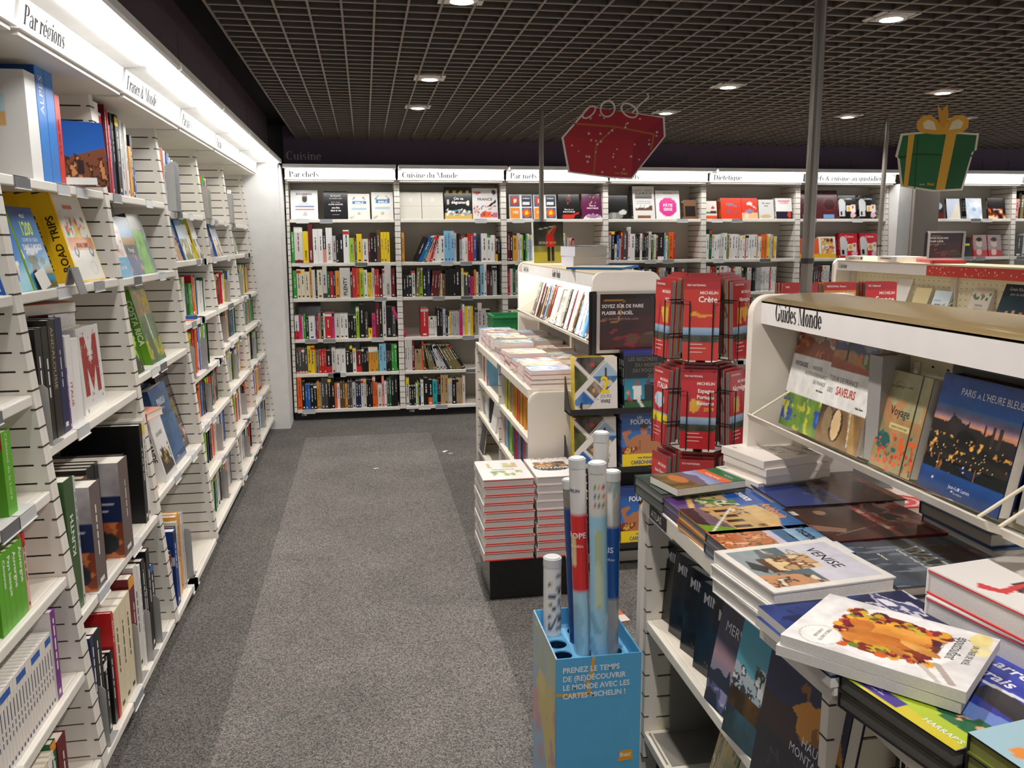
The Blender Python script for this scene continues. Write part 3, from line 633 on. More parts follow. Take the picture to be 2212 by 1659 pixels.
for j, (u, c) in enumerate(((.07, 'e8643a'), (.19, 'ea6a3c'))):
    disp(5, u, .1 if j == 0 else .12, .2, 1, .03, f'orange book with a yellow foot, {["left","right"][j]} of two, second shelf, {bsay(5)}', z=Z2, B=BACK(5), spine='o', front=[('bg', c), ('rect', 0, 0, 1, .2, 'f0c02f')])
disp(5, .345, .18, .215, 2, .02, f'white framed book of vegetables on second shelf, {bsay(5)}', z=Z2, B=BACK(5), spine='w', front=[('bg', 'eeece6'), ('rect', .12, .2, .88, .92, 'e8b06a'), ('dots', 60, 12, .06, ['e8863a', '7fa83f', 'f2e9d8', 'd85a3a', 'f0c86a'], (.14, .24, .86, .9)), ('ell', .55, .84, .1, .07, '3c3a2c'), ('ell', .78, .84, .09, .07, '3c3a2c'), ('rect', 0, 0, 1, .2, 'f0bb35'), ('rect', .2, .42, .6, .6, 'f4f2ec')], texts=[('2H', .4, .45, .17, '222222', True, 'c')], res=(36, 42))
for j, u in enumerate((.58, .80)):
    disp(5, u, .19, .25, 2, .04, f'red recipe box with a white food processor, {["left","right"][j]} copy, second shelf, {bsay(5)}', z=Z2, B=BACK(5), spine='r', front=robot('cf2f3c'), texts=[('Cuisine', .55, .82, .12, 'f4dede', True, 'c')], res=(36, 40))
# dark covers leaning against the back behind the short books of bays one (rows 4 and 5)
for (u, z, w, h, c, lab, f) in ((.10, .735, .2, .33, 'k', 'black book with a dim figure', [('bg', '18181a'), ('ell', .55, .72, .2, .2, '2c2c30')]), (.54, .735, .12, .31, 'g', 'green backed book', [('bg', '3f7a2c')]),
                             (.33, .425, .15, .29, 'k', 'black wine book', [('bg', '1c1a1b'), ('ell', .7, .85, .12, .1, '7a2a2e')]), (.47, .425, .15, .29, 'm', 'grey book with red lettering', [('bg', '8a8482'), ('rect', .1, .9, .9, .97, 'b5484a')])):
    face(BACK(0), u+.05, z+.001, .36, w, h, .02, 1, 8, f'{lab} at the back of a shelf, first back-wall bay', spine=c, front=f, texts=[('VINS', .6, .72, .08, 'a8a4a0', True, 'c')] if 'wine' in lab else ())
# right-hand bays beyond the column
for (u, w, h, lab, f, tx) in ((.1, .11, .19, 'black and red book', [('bg', '2a2628'), ('rect', 0, 0, 1, .3, '6a2024'), ('ell', .5, .68, .35, .2, 'b9bcc4')], ()), (.265, .15, .205, 'pale blue white flap book', [('bg', 'c9d3e4'), ('poly', [(.2, 0), (.8, .9), (1, .4), (1, 0)], 'e4dccb')], ()),
    (.5, .18, .21, 'white blue book, black spined', [('bg', 'dfe8f2'), ('mix', 0, 0, 1, 1, (3, 3), 'eef2f7', 'bcd0e6', 4), ('ell', .5, .45, .15, .1, '9fbbd9')], ()), (.76, .2, .215, 'dark book with a fiery galaxy', [('bg', '1d1416'), ('fbm', 0, 0, 1, .5, (4, 3), [(.45, '6a2a1a'), (.55, 'c9662a'), (.64, 'f0d8a0')], 6)], [('UNIVERS', .5, .4, .1, 'd8c8c0', True, 'c')])):
    face(BR(0), u+.05, 1.801, S_*1.8+.03, w, h, .022, 3 if 'spined' in lab else 1, 13, f'{lab} on the top shelf, first bay right of the column', spine='k', front=f, texts=tx)
for j, u in enumerate((.22, .42)):
    face(BR(0), u+.03, 1.416, .15, .17, .2, .02, 1, 12, f'black magazine-like book with a red emblem, {["left","right"][j]} copy beyond the column', spine='k', front=[('bg', '201d1e'), ('ell', .35, .35, .2, .18, 'c9302c'), ('ell', .35, .35, .12, .11, 'f0ecec'), ('rect', .3, .6, .9, .7, 'd8c83a'), ('rect', .4, .88, .6, .97, 'c9302c')])
for j, u in enumerate((.62, .79)):
    face(BR(0), u+.02, 1.416, .15, .155, .225, .02, 1, 12, f'red and grey portrait book, {["left","right"][j]} copy beyond the column', spine='r', front=[('bg', '9a8a88'), ('rect', 0, 0, 1, .3, 'b5303a'), ('ell', .45, .62, .22, .2, 'd0b0a4'), ('ell', .45, .78, .22, .1, '2a2424'), ('ell', .4, .2, .2, .14, 'e0b8ac')])
row(BR(0), 1.416, .11, .03, "w22/225^-28", 'second shelf right of the column')
row(BR(0), 1.06, .11, .30, "x16/150 x78/195 d36/180 u36/195 d20/185*5 y28/225 k16/170*2 c22/185 d24/190 k20/200*3", 'third shelf right of the column')
row(BR(1), 1.80, .17, .03, "h40/200 k30/260 z34/240 k46/285 v30/240 d60/270 w40/255 d50/260 l40/240*3", 'top shelf, second bay right of the column')
row(BR(1), 1.415, .14, .03, "y20/90 d90/215 l34/230*3 v60/250*3 d30/240*4 w40/250", 'second shelf, second bay right of the column')
row(BR(1), 1.06, .11, .03, "l26/160 v24/170 m22/150*2 t40/130 d30/120*2 w30/190*4 k30/200*4 n30/190*4", 'third shelf, second bay right of the column')
# ---------------------------------------------------------------- books on the left wall
def stand(B, u, z, w, h, t, lab, d=None, ang=0, **kw):
    d = S_*z+.02 if d is None else d
    return book(B @ T((u+t/2, d, z)) @ Matrix.Rotation(math.radians(ang), 4, 'Y'), w, h, t, label=lab, **kw)
L1, L2, L0 = LEFT(1), LEFT(2), LEFT(0)
b1, b2, b0 = 'second left-wall bay', 'third left-wall bay', 'nearest left-wall bay'
# second bay, top shelf
row(L1, 1.80, .165, .03, "k44/300*2", f'top shelf of {b1}', depth=.26)
desert = [('bg', 'dcd9d5'), ('rect', 0, .58, .75, .78, 'b9d3da'), ('rect', 0, .5, .75, .62, 'd8a968'), ('dots', 8, 3, .03, ['5a3a22'], (.1, .58, .6, .64))]
stand(L1, .33, 1.80, .25, .315, .085, f'thick white book with a desert riders picture, top shelf of {b1}', spine='w', front='w', bart=desert, deco=False)
for j, u in enumerate((.421, .497)):
    stand(L1, u, 1.80, .29, .37, .072, f'tall bright blue book, {["left","right"][j]} of two, top shelf of {b1}', spine='3f86d6', front='2f6fc0', back='24508f', deco=False, stext=(('ALPES', .55, .045, 'e8eef6', False, True),) if j == 0 else ())
stand(L1, .573, 1.80, .24, .285, .045, f'red book beside the blue books, top shelf of {b1}', spine='d8483f', front='b5332f')
face(L1, .735, 1.801, .2, .19, .215, .03, 1, 3, f'book with blue sky over brick towers, top shelf of {b1}', rot=-42, spine='3a2a26', front=[('vg', '2f66b8', '1f4a8f', .4, 1), ('poly', [(0, 0), (0, .38), (1, .62), (1, 0)], '7a4a34'), ('fbm', 0, 0, 1, .5, (9, 7), [(.55, '4a2c22'), (.66, 'c98a5a')], 8), ('rect', .42, .2, .55, .4, '3a2a2a'), ('rect', .05, .02, .75, .14, 'e9e6e2')], res=(30, 36))
# second bay, tilted display shelf
zs, dd = 1.481, .135
face(L1, .065, zs, dd, .19, .225, .03, 1, 14, f'blue travel book with a boat at sea, display shelf of {b1}', spine='2f62c0', front=[('vg', '3f62d0', '2f8fd8', 1, .35), ('vg', '2a9fd0', '5fc9d8', .36, 0), ('line', (.2, .3), (.8, .36), .02, 'f2f2ee'), ('line', (.3, .7), (.36, .2), .012, 'f2f2ee'), ('poly', [(.2, .28), (.8, .34), (.7, .2), (.3, .18)], 'e8dcc0'), ('ell', .62, .26, .06, .14, '2a4a8a'), ('rect', .02, .02, .5, .2, 'efe6da')], texts=[('PLAGES', .55, .5, .09, 'ffffff', True, 'c')], res=(34, 44))
face(L1, .27, zs, dd, .19, .245, .03, 1, 14, f'blue book of 1200 world sights with green lettering, display shelf of {b1}', spine='9ec92f', front=[('vg', '22407f', '5f9fd8', 1, .4), ('vg', '3aa0cf', '2a8fbf', .4, 0), ('fbm', 0, .38, 1, .5, (5, 6), [(.5, 'e8f0f4')], 3), ('poly', [(.1, 0), (.15, .22), (.3, .34), (.45, .3), (.6, .14), (.55, 0)], '3a4038'), ('ell', .35, .36, .2, .06, '5a6440'), ('ell', .85, .22, .18, .07, '7a7a3a'), ('ell', .7, .33, .12, .04, '4f6a44'), ('ell', .8, .04, .25, .05, '6a6a34')], texts=[('MILLE', .5, .87, .06, 'e8f0d8', False, 'c'), ('1200', .5, .66, .23, 'c3d82f', True, 'c', .8), ('COUPS DE CŒUR', .5, .58, .06, 'e8eef4', False, 'c'), ('DANS LE MONDE', .5, .48, .095, 'f2f6fa', True, 'c', .78)], res=(40, 50))
rt = [('bg', 'efece2'), ('fbm', .1, .28, .9, .8, (7, 6), [(.5, 'e2e0d6')], 3), ('dots', 60, 8, .035, ['e8862f', '3f8f4a', 'd8453a', 'e8c02f', 'f2efe6'], (.12, .5, .85, .72)), ('poly', [(.4, .5), (.5, .72), (.62, .5)], 'e8c22a'), ('rect', .1, .36, .95, .5, 'e0873a'), ('ell', .26, .34, .08, .06, '2f2c2a'), ('ell', .8, .34, .08, .06, '2f2c2a'), ('ell', .26, .34, .04, .03, 'd8d4ca'), ('ell', .8, .34, .04, .03, 'd8d4ca'), ('ring', .7, .15, .12, .08, 'd9d6cc', .8), ('rect', .3, .82, .62, .87, 'd85a4a'), ('rect', 0, 0, 1, .03, 'f2c21f'), ('rect', 0, .97, 1, 1, 'f2c21f'), ('rect', .97, 0, 1, 1, 'f2c21f'), ('rect', 0, 0, .06, 1, 'f2c21f')]
for i in range(5):
    face(L1, .73, zs, dd+.004+i*.053, .29, .31, .051, 1, 14, f'thick yellow road trip guide, {["front copy showing its cover", "second copy", "third copy", "fourth copy", "last copy"][i]}, display shelf of {b1}', spine='f2c01c', front=rt, back='e8b51c', deco=False, stext=(('ROAD TRIPS', .14, .034, '3a2c14', True, True),), texts=[('ROAD TRIPS', .53, .385, .075, 'a03a1c', True, 'c', .95)] if i == 0 else (), res=(44, 48), group='yellow road trip guides')
# second bay, third shelf
z = 1.05
row(L1, z, .104, .03, "n16/300", f'third shelf of {b1}'); row(L1, z, .104, .052, "k46/330*2", f'third shelf, left end, of {b1}', depth=.27)
BOOKENDS.append((L1 @ T((.049, .084, z)), .175, .12, b1))
stand(L1, .148, z, .27, .345, .055, f'black Andalusia book with gold lettering, third shelf of {b1}', spine='23211f', front='k', deco=False, stext=(('ANDALOUSIE', .94, .03, 'cdbd92', False, False),))
stand(L1, .206, z, .27, .345, .055, f'navy blue tall book, third shelf of {b1}', spine='1c2450', front='u')
stand(L1, .262, z, .2, .19, .012, f'slim purple booklet beside navy book, third shelf of {b1}', spine='f', front='f')
stand(L1, .276, z, .24, .285, .05, f'white Italy guide with red and black marks, third shelf of {b1}', spine='efedea', front='w', deco=False, stext=(('ITALIE', .5, .028, 'c03a34', False, False),), bart=[('bg', 'e9e8e6'), ('dots', 10, 3, .05, ['c9342c', '2a2a2c'], (.8, .05, .95, .95))])
stand(L1, .328, z, .23, .27, .06, f'white book showing a page of small print, third shelf of {b1}', spine='f1f0ee', front='w', deco=False, bart=[('bg', 'eeedeb')]+[('rect', .15, .9-.035*k, .8, .905-.035*k, 'b5b5b8') for k in range(14)]+[('rect', .2, .1, .55, .2, '6a6a6c')])
mart = [('bg', 'eceae8'), ('poly', [(.12, .9), (.32, .9), (.5, .55), (.68, .9), (.86, .9), (.86, .2), (.68, .2), (.68, .52), (.5, .22), (.32, .52), (.32, .2), (.12, .2)], 'a82a28'), ('dots', 26, 5, .022, ['6a6a6a', 'b5b0aa'], (.03, .03, .97, .97))]
face(L1, .59, z, .125, .23, .285, .06, 1, 2, f'white book with a big red M, third shelf of {b1}', spine='f0efed', back='f0efed', front=mart, deco=False, texts=[('GRAND', .5, .66, .06, 'f2e8e6', True, 'c'), ('LIVRE', .5, .6, .06, 'f2e8e6', True, 'c')], res=(40, 46))
face(L1, .60, z, .2, .25, .335, .06, 1, 2, f'white book with a black kettle drawing behind the red M book', spine='7a2024', back='7a2024', front=[('bg', 'eceae9'), ('ell', .2, .86, .08, .06, '3a3a3c'), ('ring', .2, .92, .08, .06, '3a3a3c', .8), ('dots', 14, 4, .02, ['9a9a9a'], (.05, .6, .95, .98))], deco=False)
a_ = flat(*(L1 @ Vector((.36, .28, z+.346)))[:], 60, .22, .3, .035, spine='b5602f', front='c26a34', back='d', label=f'orange book lying across the books, third shelf of {b1}')
# second bay, fourth shelf
z = .545
wh4 = f'fourth shelf of {b1}'
stand(L1, .035, z, .3, .40, .075, f'tall dark green hardback with white spine lettering, {wh4}', spine='3b5a2f', front='2c3c26', back='3b5a2f', deco=False, stext=(('KUNTH', .42, .036, 'e9eee2', True, True),), bart=[('bg', '3a5a30')], band=None)
stand(L1, .112, z, .3, .395, .016, f'tall pale grey board beside the green hardback, {wh4}', spine='c9c9c8', front='l')
row(L1, z, .125, .132, "k15/262*4", wh4)
rock = [('bg', 'b9b3b4'), ('line', (.5, .98), (.62, .72), .02, '4a3a3a'), ('line', (.3, .9), (.58, .8), .012, '4a3a3a'), ('mix', 0, .66, 1, 1, (4, 4), 'cfcacb', '938b8e', 3), ('line', (.5, .98), (.55, .82), .025, '3f3234'), ('line', (.55, .82), (.62, .68), .02, '3f3234'), ('line', (.3, .86), (.55, .78), .014, '3f3234'), ('rect', 0, .38, 1, .66, '1f2c54'), ('fbm', 0, 0, 1, .38, (4, 6), [(.0, 'b5603a'), (.5, 'd9844e'), (.62, '8a3f26')], 7), ('ell', .75, .16, .2, .12, '2f3238'), ('rect', .1, .04, .42, .13, 'efebe8'), ('rect', .45, .56, .9, .575, 'c9cdd8'), ('rect', .45, .5, .85, .515, 'c9cdd8')]
for j, u in enumerate((.2, .49)):
    stand(L1, u, z, .26, .335, .1 if j == 0 else .11, f'boxed book of orange rocks, {["nearer","farther"][j]} of two, {wh4}', spine='6a5a58', front='d', bart=rock, d=.05 if j == 0 else .045)
row(L1, z, .10, .305, "n48/335 k40/350*3", wh4+' middle', depth=.24)
row(L1, z, .064, .605, "k20/330*2 d26/280", wh4+' right half', depth=.27)
row(L1, z, .06, .855, "k40/385 v34/395*2", wh4+' right end', depth=.3)
face(L1, .44, z, .34, .62, .455, .02, 1, 3, f'big black atlas leaning on the back, {wh4}', spine='k', front=[('bg', '191819'), ('rect', .2, .8, .8, .9, '2c2a2b')], texts=[('ATLAS', .5, .8, .09, '5a5856', False, 'c')])
face(L1, .72, z, .36, .3, .37, .02, 1, 4, f'yellow edged book behind the rock box, {wh4}', spine='e0b52f', front=[('bg', '1f3050'), ('rect', .9, 0, 1, 1, 'e0b52f')])
# second bay, bottom shelf
z = .10; wh5 = f'bottom shelf, {b1}'
row(L1, z, .03, .03, "u30/370", wh5, depth=.28); BOOKENDS.append((L1 @ T((.064, .012, z)), .2, .13, b1+' bottom'))
row(L1, z, .03, .07, "k58/365", wh5+' near end', depth=.26)
row(L1, z, .03, .135, "k27/245*3", wh5+' before the red spine', depth=.2)
stand(L1, .225, z, .24, .36, .018, f'slim red road guide, {wh5}', spine='cf2a2c', front='r', deco=False, stext=(('ROUTE 66', .92, .016, 'f2e6e0', True, False),))
for j in range(3):
    stand(L1, .25+j*.062, z, .23, .35, .06, f'cream book with black dots, {["nearest","middle","farthest"][j]} of three, {wh5}', spine='e6d9b8', front='c', bart=[('bg', 'ead9b9'), ('dots', 40, 5, .022, ['1f1c1a'], (.1, .55, .95, .98)), ('dots', 20, 6, .03, ['1f1c1a'], (.3, .03, .8, .2))], deco=True)
BOOKENDS.append((L1 @ T((.445, .012, z)), .22, .13, b1+' bottom'))
row(L1, z, .03, .45, "x58/380!a90 l14/300", wh5+' middle', depth=.28); row(L1, z, .03, .53, "v44/390 w20/380", wh5+' white pair', depth=.26)
BOOKENDS.append((L1 @ T((.605, .012, z)), .2, .13, b1+' bottom'))
row(L1, z, .03, .615, "k40/380 d30/350 k46/390", wh5+' black group', depth=.26); BOOKENDS.append((L1 @ T((.75, .012, z)), .19, .14, b1+' bottom'))
row(L1, z, .03, .757, "k52/300!b92", wh5+' right end', depth=.26)
face(L1, .72, z, .3, .36, .4, .03, 1, 3, f'slate blue large book leaning at the back, {wh5}', spine='3c4a58', front=[('bg', '46545f')])
# third bay
wt = f'top shelf of {b2}'
row(L2, 1.80, .165, .03, "q52/330!w60 v48/300", wt, depth=.25); row(L2, 1.80, .165, .14, "x16/335 r15/330 p15/330 r14/325 h13/320", wt+' red group', depth=.22)
row(L2, 1.80, .165, .225, "f18/270 k42/320*2 l44/190 w34/310!o40 v30/300 k24/250 a20/215*2 k36/265 b24/130", wt+' right part', depth=.22)
zs = 1.476
face(L2, .17, zs, .14, .21, .245, .02, 1, 14, f'white sketchbook cover with a bright blue foot, display shelf of {b2}', spine='w', front=[('bg', 'f2ede8'), ('fbm', .05, .35, .95, .95, (6, 8), [(.52, 'e8b5a0'), (.6, 'f2ede8'), (.66, 'c98a70')], 5), ('rect', 0, 0, 1, .34, '2aa6d6')], texts=[('LE CARNET DE VOYAGE', .5, .24, .05, 'd8eef8', False, 'c', .8), ('JOANN SFAR', .5, .13, .085, 'e8f6fc', True, 'c', .8)], res=(34, 42))
face(L2, .39, zs, .145, .2, .25, .02, 1, 14, f'Portugal guide with blue sky and dark middle, display shelf of {b2}', spine='k', front=[('vg', '2f6fb8', '8fc0e8', 1, .62), ('rect', 0, .5, 1, .64, 'b58a4a'), ('rect', 0, .34, 1, .52, '2a2c30'), ('fbm', 0, 0, 1, .34, (5, 5), [(.0, '2f4a8a'), (.5, 'c98a4a'), (.6, '3a3a48')], 4)], texts=[('Portugal', .5, .4, .1, 'f0f0ee', True, 'c')])
face(L2, .62, zs, .15, .23, .27, .03, 1, 14, f'book with a bright green grass cover, display shelf of {b2}', spine='d', front=[('vg', '9a9a84', '8a8f70', 1, .6), ('mix', 0, 0, 1, .75, (5, 6), '7fc83f', '4a8a2c', 5), ('rect', .86, 0, 1, 1, '6a7488')])
face(L2, .36, zs, .2, .3, .34, .03, 1, 12, f'tall brown book standing behind the sketchbook, display shelf of {b2}', spine='3a332e', front=[('bg', '4a4038'), ('mix', 0, 0, 1, 1, (4, 4), '5a4e44', '38302a', 3)], texts=[('COSMOS', .5, .86, .09, '8a8074', False, 'c')])
cr_ = [('mix', 0, 0, 1, 1, (3, 4), '7d9a78', '4f6f50', 6), ('rect', .05, .62, .95, .97, 'a89a84'), ('fbm', .05, .62, .95, .97, (4, 4), [(.55, 'd8c23a'), (.64, 'b59a8a')], 3), ('line', (.5, .62), (.55, .2), .03, 'd8e2e0'), ('fbm', 0, .05, 1, .3, (5, 5), [(.55, 'c9b03a'), (.64, '8ab04a')], 9)]
for i in range(4):
    face(L2, .5, 1.091, .115+i*.034, .25, .335, .032, 1, 13, f'green Costa Rica book, {["front copy with waterfall cover","second copy","third copy","back copy"][i]}, {b2}', spine='5f9a1f', front=cr_, deco=False, stext=(('COSTA RICA', .86, .034, 'e6f0d6', True, False),) if i < 2 else (), group='green Costa Rica books')
face(L2, .12, 1.091, .108, .17, .17, .02, 1, 14, f'small dark book with bright green leaves beside Costa Rica, {b2}', spine='3a4a2a', front=[('bg', '3a4434'), ('fbm', 0, 0, 1, 1, (4, 4), [(.5, '7fd02f'), (.6, 'b5e84a')], 4)])
zs = .601
isl = [('bg', 'ecebe9'), ('ridge', .08, .92, .42, .18, 5, '3a3630', 3, .1), ('fbm', .08, .1, .92, .45, (6, 7), [(.55, 'c99a3a'), (.62, '3a3630'), (.68, 'e8e4dc')], 4)]
for i in range(3):
    face(L2, .345, zs, .062+i*.046, .2, .29, .044, 1, 13, f'white Iceland book, {["front copy with mountain cover","middle copy","back copy"][i]}, {b2}', spine='efeeec', front=isl, deco=False, stext=(('ISLANDE', .72 if i < 2 else .7, .03, '2f2f32', True, False),), texts=[('ISLANDE', .5, .66, .09, '3a3a3c', False, 'c')] if i == 0 else (), res=(32, 42), group='white Iceland books')
face(L2, .085, zs, .08, .17, .26, .045, 1, 13, f'salmon pink book left of the Iceland books, {b2}', spine='e0a892', front=[('bg', 'e6b8a4'), ('mix', 0, 0, 1, 1, (3, 3), 'e8c0ae', 'd9987e', 4)])
flat(*(L2 @ Vector((.18, .17, zs+.30)))[:], 170, .16, .2, .03, spine='c93a30', front='e8a890', label=f'small red edged book lying on the Iceland books, {b2}')
pen = [('vg', '2f5f8f', '1f4470', 1, 0), ('mix', 0, .1, 1, .6, (3, 3), '3f74a4', '234a76', 3)]
for i in range(2):
    face(L2, .61, zs, .085+i*.06, .31, .37, .055, 1, 13, f'large blue book with tall white lettering, {["front","rear"][i]} copy, {b2}', spine='1f3f68', front=pen, deco=False, texts=[('PENINSULA', .5, .76, .12, 'e4ebf2', True, 'c', .62), ('Antarctique', .5, .7, .04, 'c9d6e2', False, 'c'), ('Glénat', .5, .06, .04, 'e4ebf2', False, 'c')] if i == 0 else (), group='large blue books')
face(L2, .84, zs, .11, .25, .42, .05, 1, 13, f'dark brown atlas with thin gold lettering, {b2}', spine='2a2120', front=[('bg', '3a2c2e'), ('fbm', .15, .35, .85, .62, (6, 6), [(.58, '8a7a3a')], 4), ('fbm', 0, .08, 1, .28, (6, 6), [(.45, 'b58a7a'), (.56, '3a4a7a'), (.64, 'e0d0c4')], 6)], texts=[('LE', .5, .78, .07, '9a8a5a', False, 'c'), ('GRAND', .5, .68, .09, '9a8a4a', False, 'c'), ('ATLAS', .5, .56, .11, 'a8924a', False, 'c')], res=(34, 44))
z = .09; wb = f'bottom shelf of {b2}'
row(L2, z, .03, .03, "u22/330 x26/250 u24/260", wb, depth=.24); stand(L2, .12, z, .24, .33, .05, f'royal blue book with a white band, {wb}', spine='1d3a7c', front='1d3a7c', bart=[('bg', '1f3f86'), ('rect', 0, .55, 1, .66, 'c9ced8'), ('ell', .5, .8, .06, .1, 'dfe4ee'), ('rect', .1, .04, .5, .14, 'e8e8e8')])
row(L2, z, .03, .175, "k20/330 v24/345 a40/360*2 v14/350 l12/350", wb+' middle', depth=.26)
face(L2, .5, z, .3, .36, .46, .02, 3, 5, f'slate blue world atlas, {wb}', spine='7f93a8', front=[('bg', '8498ae'), ('rect', .1, .66, .95, .76, '1f2024')], texts=[('LE MONDE', .5, .8, .085, '1c1d22', True, 'c', .95)])
BOOKENDS.append((L2 @ T((.42, .02, z)), .24, .26, b2+' bottom'))
row(L2, z, .03, .43, "k30/200", wb+' right of the bookend')
# farther bays: mixed guide books held by grey bookends
def randrow(k, z, seed, cols, u1=.955, tw=(10, 26), hh=(180, 230), be=.3, u0=.03):
    r = random.Random(seed); u = u0; tk = []; be_at = r.uniform(.25, .8) if r.random() < be*3 else 9
    while u < u1-.03:
        if u > be_at: tk.append(f'#{r.randint(150,175)}/{r.randint(80,110)}'); u += .004; be_at = 9
        n = r.choice([1, 1, 1, 2, 3]); c = r.choice(cols); t = r.randint(*tw); h = r.randint(*hh)
        tk.append(f'{c}{t}/{h}*{n}'+(r.choice(['!w90', '!y92', '!k10', '']) if r.random() < .4 else '')); u += n*(t*.001+.0012)
        if r.random() < .12: tk.append('_25'); u += .025
    row(LEFT(k), z, S_*z+.055, u0, ' '.join(tk), f'{SHELF_N[LZ[k].index(z)]} shelf of left-wall bay {["", "", "", "four", "five", "six"][k]}' if k > 2 else f'{SHELF_N[LZ[k].index(z)]} shelf of {b0}', depth=.17, limit=u1)
mixc = 'wwwkkgeeobbuyrjhvdl'
row(LEFT(3), 1.765, .15, .03, "w24/300!o50 l30/290*2 #230/150 b60/285!x96 #240/150 v40/270 #250/160 v36/260 g14/250", 'top shelf of left-wall bay four', depth=.2)
row(LEFT(4), 1.75, .15, .03, "o20/250 #190/150 g16/255*5 #180/120 b20/230 y30/240 f18/235 w24/250", 'top shelf of left-wall bay five', depth=.18)
row(LEFT(5), 1.74, .15, .03, "#200/150 k50/245 #210/150 w60/240*2 t24/200", 'top shelf of left-wall bay six', depth=.18)
row(LEFT(3), .92, .1, .03, "c14/190*2 #170/110 e12/235 w12/225*2 y10/230 b12/228 g14/232*2 v16/225 _20 r30/240 x24/238 o52/285 w20/160 b48/300 l20/215 #175/100 w22/230 u14/225 b16/228 j24/235*2 w20/230*3 g16/235 k18/230*4", 'fourth shelf of left-wall bay four', depth=.18, limit=.95)
def gcover(seed):
    r = random.Random(seed); s = [r.choice(['3f8fd0', '6fb5e0', 'e8c04a', 'd8503a', 'f0ece4']), r.choice(['c98a4a', '7a9a4a', '3a5a8a', 'd8a05a'])]
    return [('vg', s[0], 'dfeaf0', 1, .45), ('fbm', 0, 0, 1, .5, (4, 4), [(0, s[1]), (.5, r.choice(['5a4a34', '4a7a3a', 'e8d8b8'])), (.62, 'f0e4d0')], seed), ('rect', 0, .84, 1, 1, r.choice(['efece6', '2fa05a', '3a6fb8', 'e8b52f', '2a2a2e']))]
for k, us in ((3, (.11, .27, .43, .62, .8)), (4, (.1, .28, .46, .62)), (5, (.16, .36))):
    for j, u in enumerate(us):
        face(LEFT(k), u, LZ[k][1]+.001, .14+.01*(j % 2), .15, r_ if (r_ := [.23, .25, .22, .24, .23][j]) else .2, .02, 1, 14, f'picture fronted travel guide, {ordinal(j+1)} on the display shelf of left-wall bay {["four","five","six"][k-3]}', spine=['q', 'r', 'b', 'j', 'y'][j], front=gcover(k*10+j))
for k in (3, 4, 5):
    for z in LZ[k][2:]:
        if (k, z) == (3, .92): continue
        randrow(k, z, int(k*100+z*50), mixc, be=.2 if k == 3 else .26)
# nearest bay (only its right-hand end is in view)
w0 = 'fourth shelf of '+b0
row(L0, .94, .1, .44, "n16/180 b15/190 w16/185*2 o12/180 e15/190 r14/190 q14/185 h18/180*2", w0, depth=.13)
stand(L0, .73, .94, .14, .215, .055, f'thick bright green castle guide, {w0}', spine='5fae1f', front='4f9a1c', deco=False, stext=(('Châteaux de la Loire', .98, .02, 'e8f2d8', False, False),), bart=[('bg', '4f9a22'), ('rect', .5, .8, 1, 1, 'a82a34'), ('rect', .3, .04, .8, .16, 'eeeeee')])
for j, (u, t, st) in enumerate(((.58, .026, ''), (.607, .026, 'Cévennes'), (.634, .03, 'Pays basque'), (.665, .034, 'Auvergne'), (.70, .034, 'Auvergne'))):
    stand(L0, u, .69, .13, .195, t, f'bright green regional guide, {ordinal(j+1)} from left on the fifth shelf of {b0}', spine='62b022', front='5aa31e', deco=False, stext=((st, .92, t*.7, 'f2f7ea', True, False),) if st else (), group='green regional guides')
stand(L0, .737, .69, .13, .205, .016, f'slim pale pink guide right of the green guides', spine='e8b5a8', front='h', band=(.82, 1, 'r'))
row(L0, .69, .077, .47, "r16/190 b13/200*3 o12/200 g20/190", 'fifth shelf of '+b0, depth=.13)
serie = [('bg', 'efe9e2'), ('rect', .1, .8, .5, .95, '2f4a86')]
for j in range(22):
    stand(L0, .38+j*.0185, .40, .13, .205, .017, f'white blue-cornered topo guide, {ordinal(j+1)} from left, sixth shelf of {b0}', spine='efe8e0', front='w', deco=True, bart=serie if j == 0 else None, band=(.86, .95, 'b') if j % 5 < 3 else None, group='white topo guides')
stand(L0, .80, .40, .15, .25, .034, f'purple spined guide at the end of the white row, {b0}', spine='7a2f86', front='f', bart=[('bg', 'ece8e6'), ('rect', .1, .4, .9, .62, '6fa0c8'), ('rect', .1, .4, .9, .48, '6a4a34'), ('rect', .2, .05, .6, .15, '6a6a6a')])
row(L0, .12, .032, .62, "c24/200*3 e30/215!a88 x60/200", 'bottom shelf of '+b0, depth=.15)
row(L0, 1.21, .12, .45, "h30/190*4 w24/180*3 v20/190*3", 'third shelf of '+b0, depth=.13)
# shelf tags and grey bookends
for i, (M, hh, dd, w) in enumerate(BOOKENDS):
    if 'left-wall bay' in w and 'bay f' in w or 'bay s' in w: M = M @ T((0, -.03, 0)); dd = dd; hh = hh+.0
    t = thing('bookend', f'grey metal bookend, {ordinal(i+1)} from the near end, {w}' if len(w.split()) < 8 else f'grey metal bookend {ordinal(i+1)}, {w}', 'bookend', M, 'grey sheet metal bookends')
    mb = MB(); c = 'b5b4b2'
    r = .012; mb.prism([(0, 0, 0), (0, dd, 0), (0, dd, hh-r), (0, dd-r, hh), (0, r, hh), (0, 0, hh-r)], (.0018, 0, 0), c, 'sheet_metal'); mb.build('plate', t)
    mb = MB(); mb.box(.0018, 0, 0, .09, dd, .0012, c, 'sheet_metal'); mb.build('foot', t)
mb = MB(); mb.box(-.035, -.0008, 0, .035, .0008, .055, 'ece8e0', 'paper')
for j, (u, a) in enumerate(((.02, -20), (.24, 22))):
    o = mb.build('price_card', M=L1 @ T((u, .125, 1.484)) @ Ry(-a*.6) @ Rx(-16)); tag(o, f'small white price card leaning on {["the blue sea book","the 1200 sights book"][j]}', 'price card', 'white price cards')
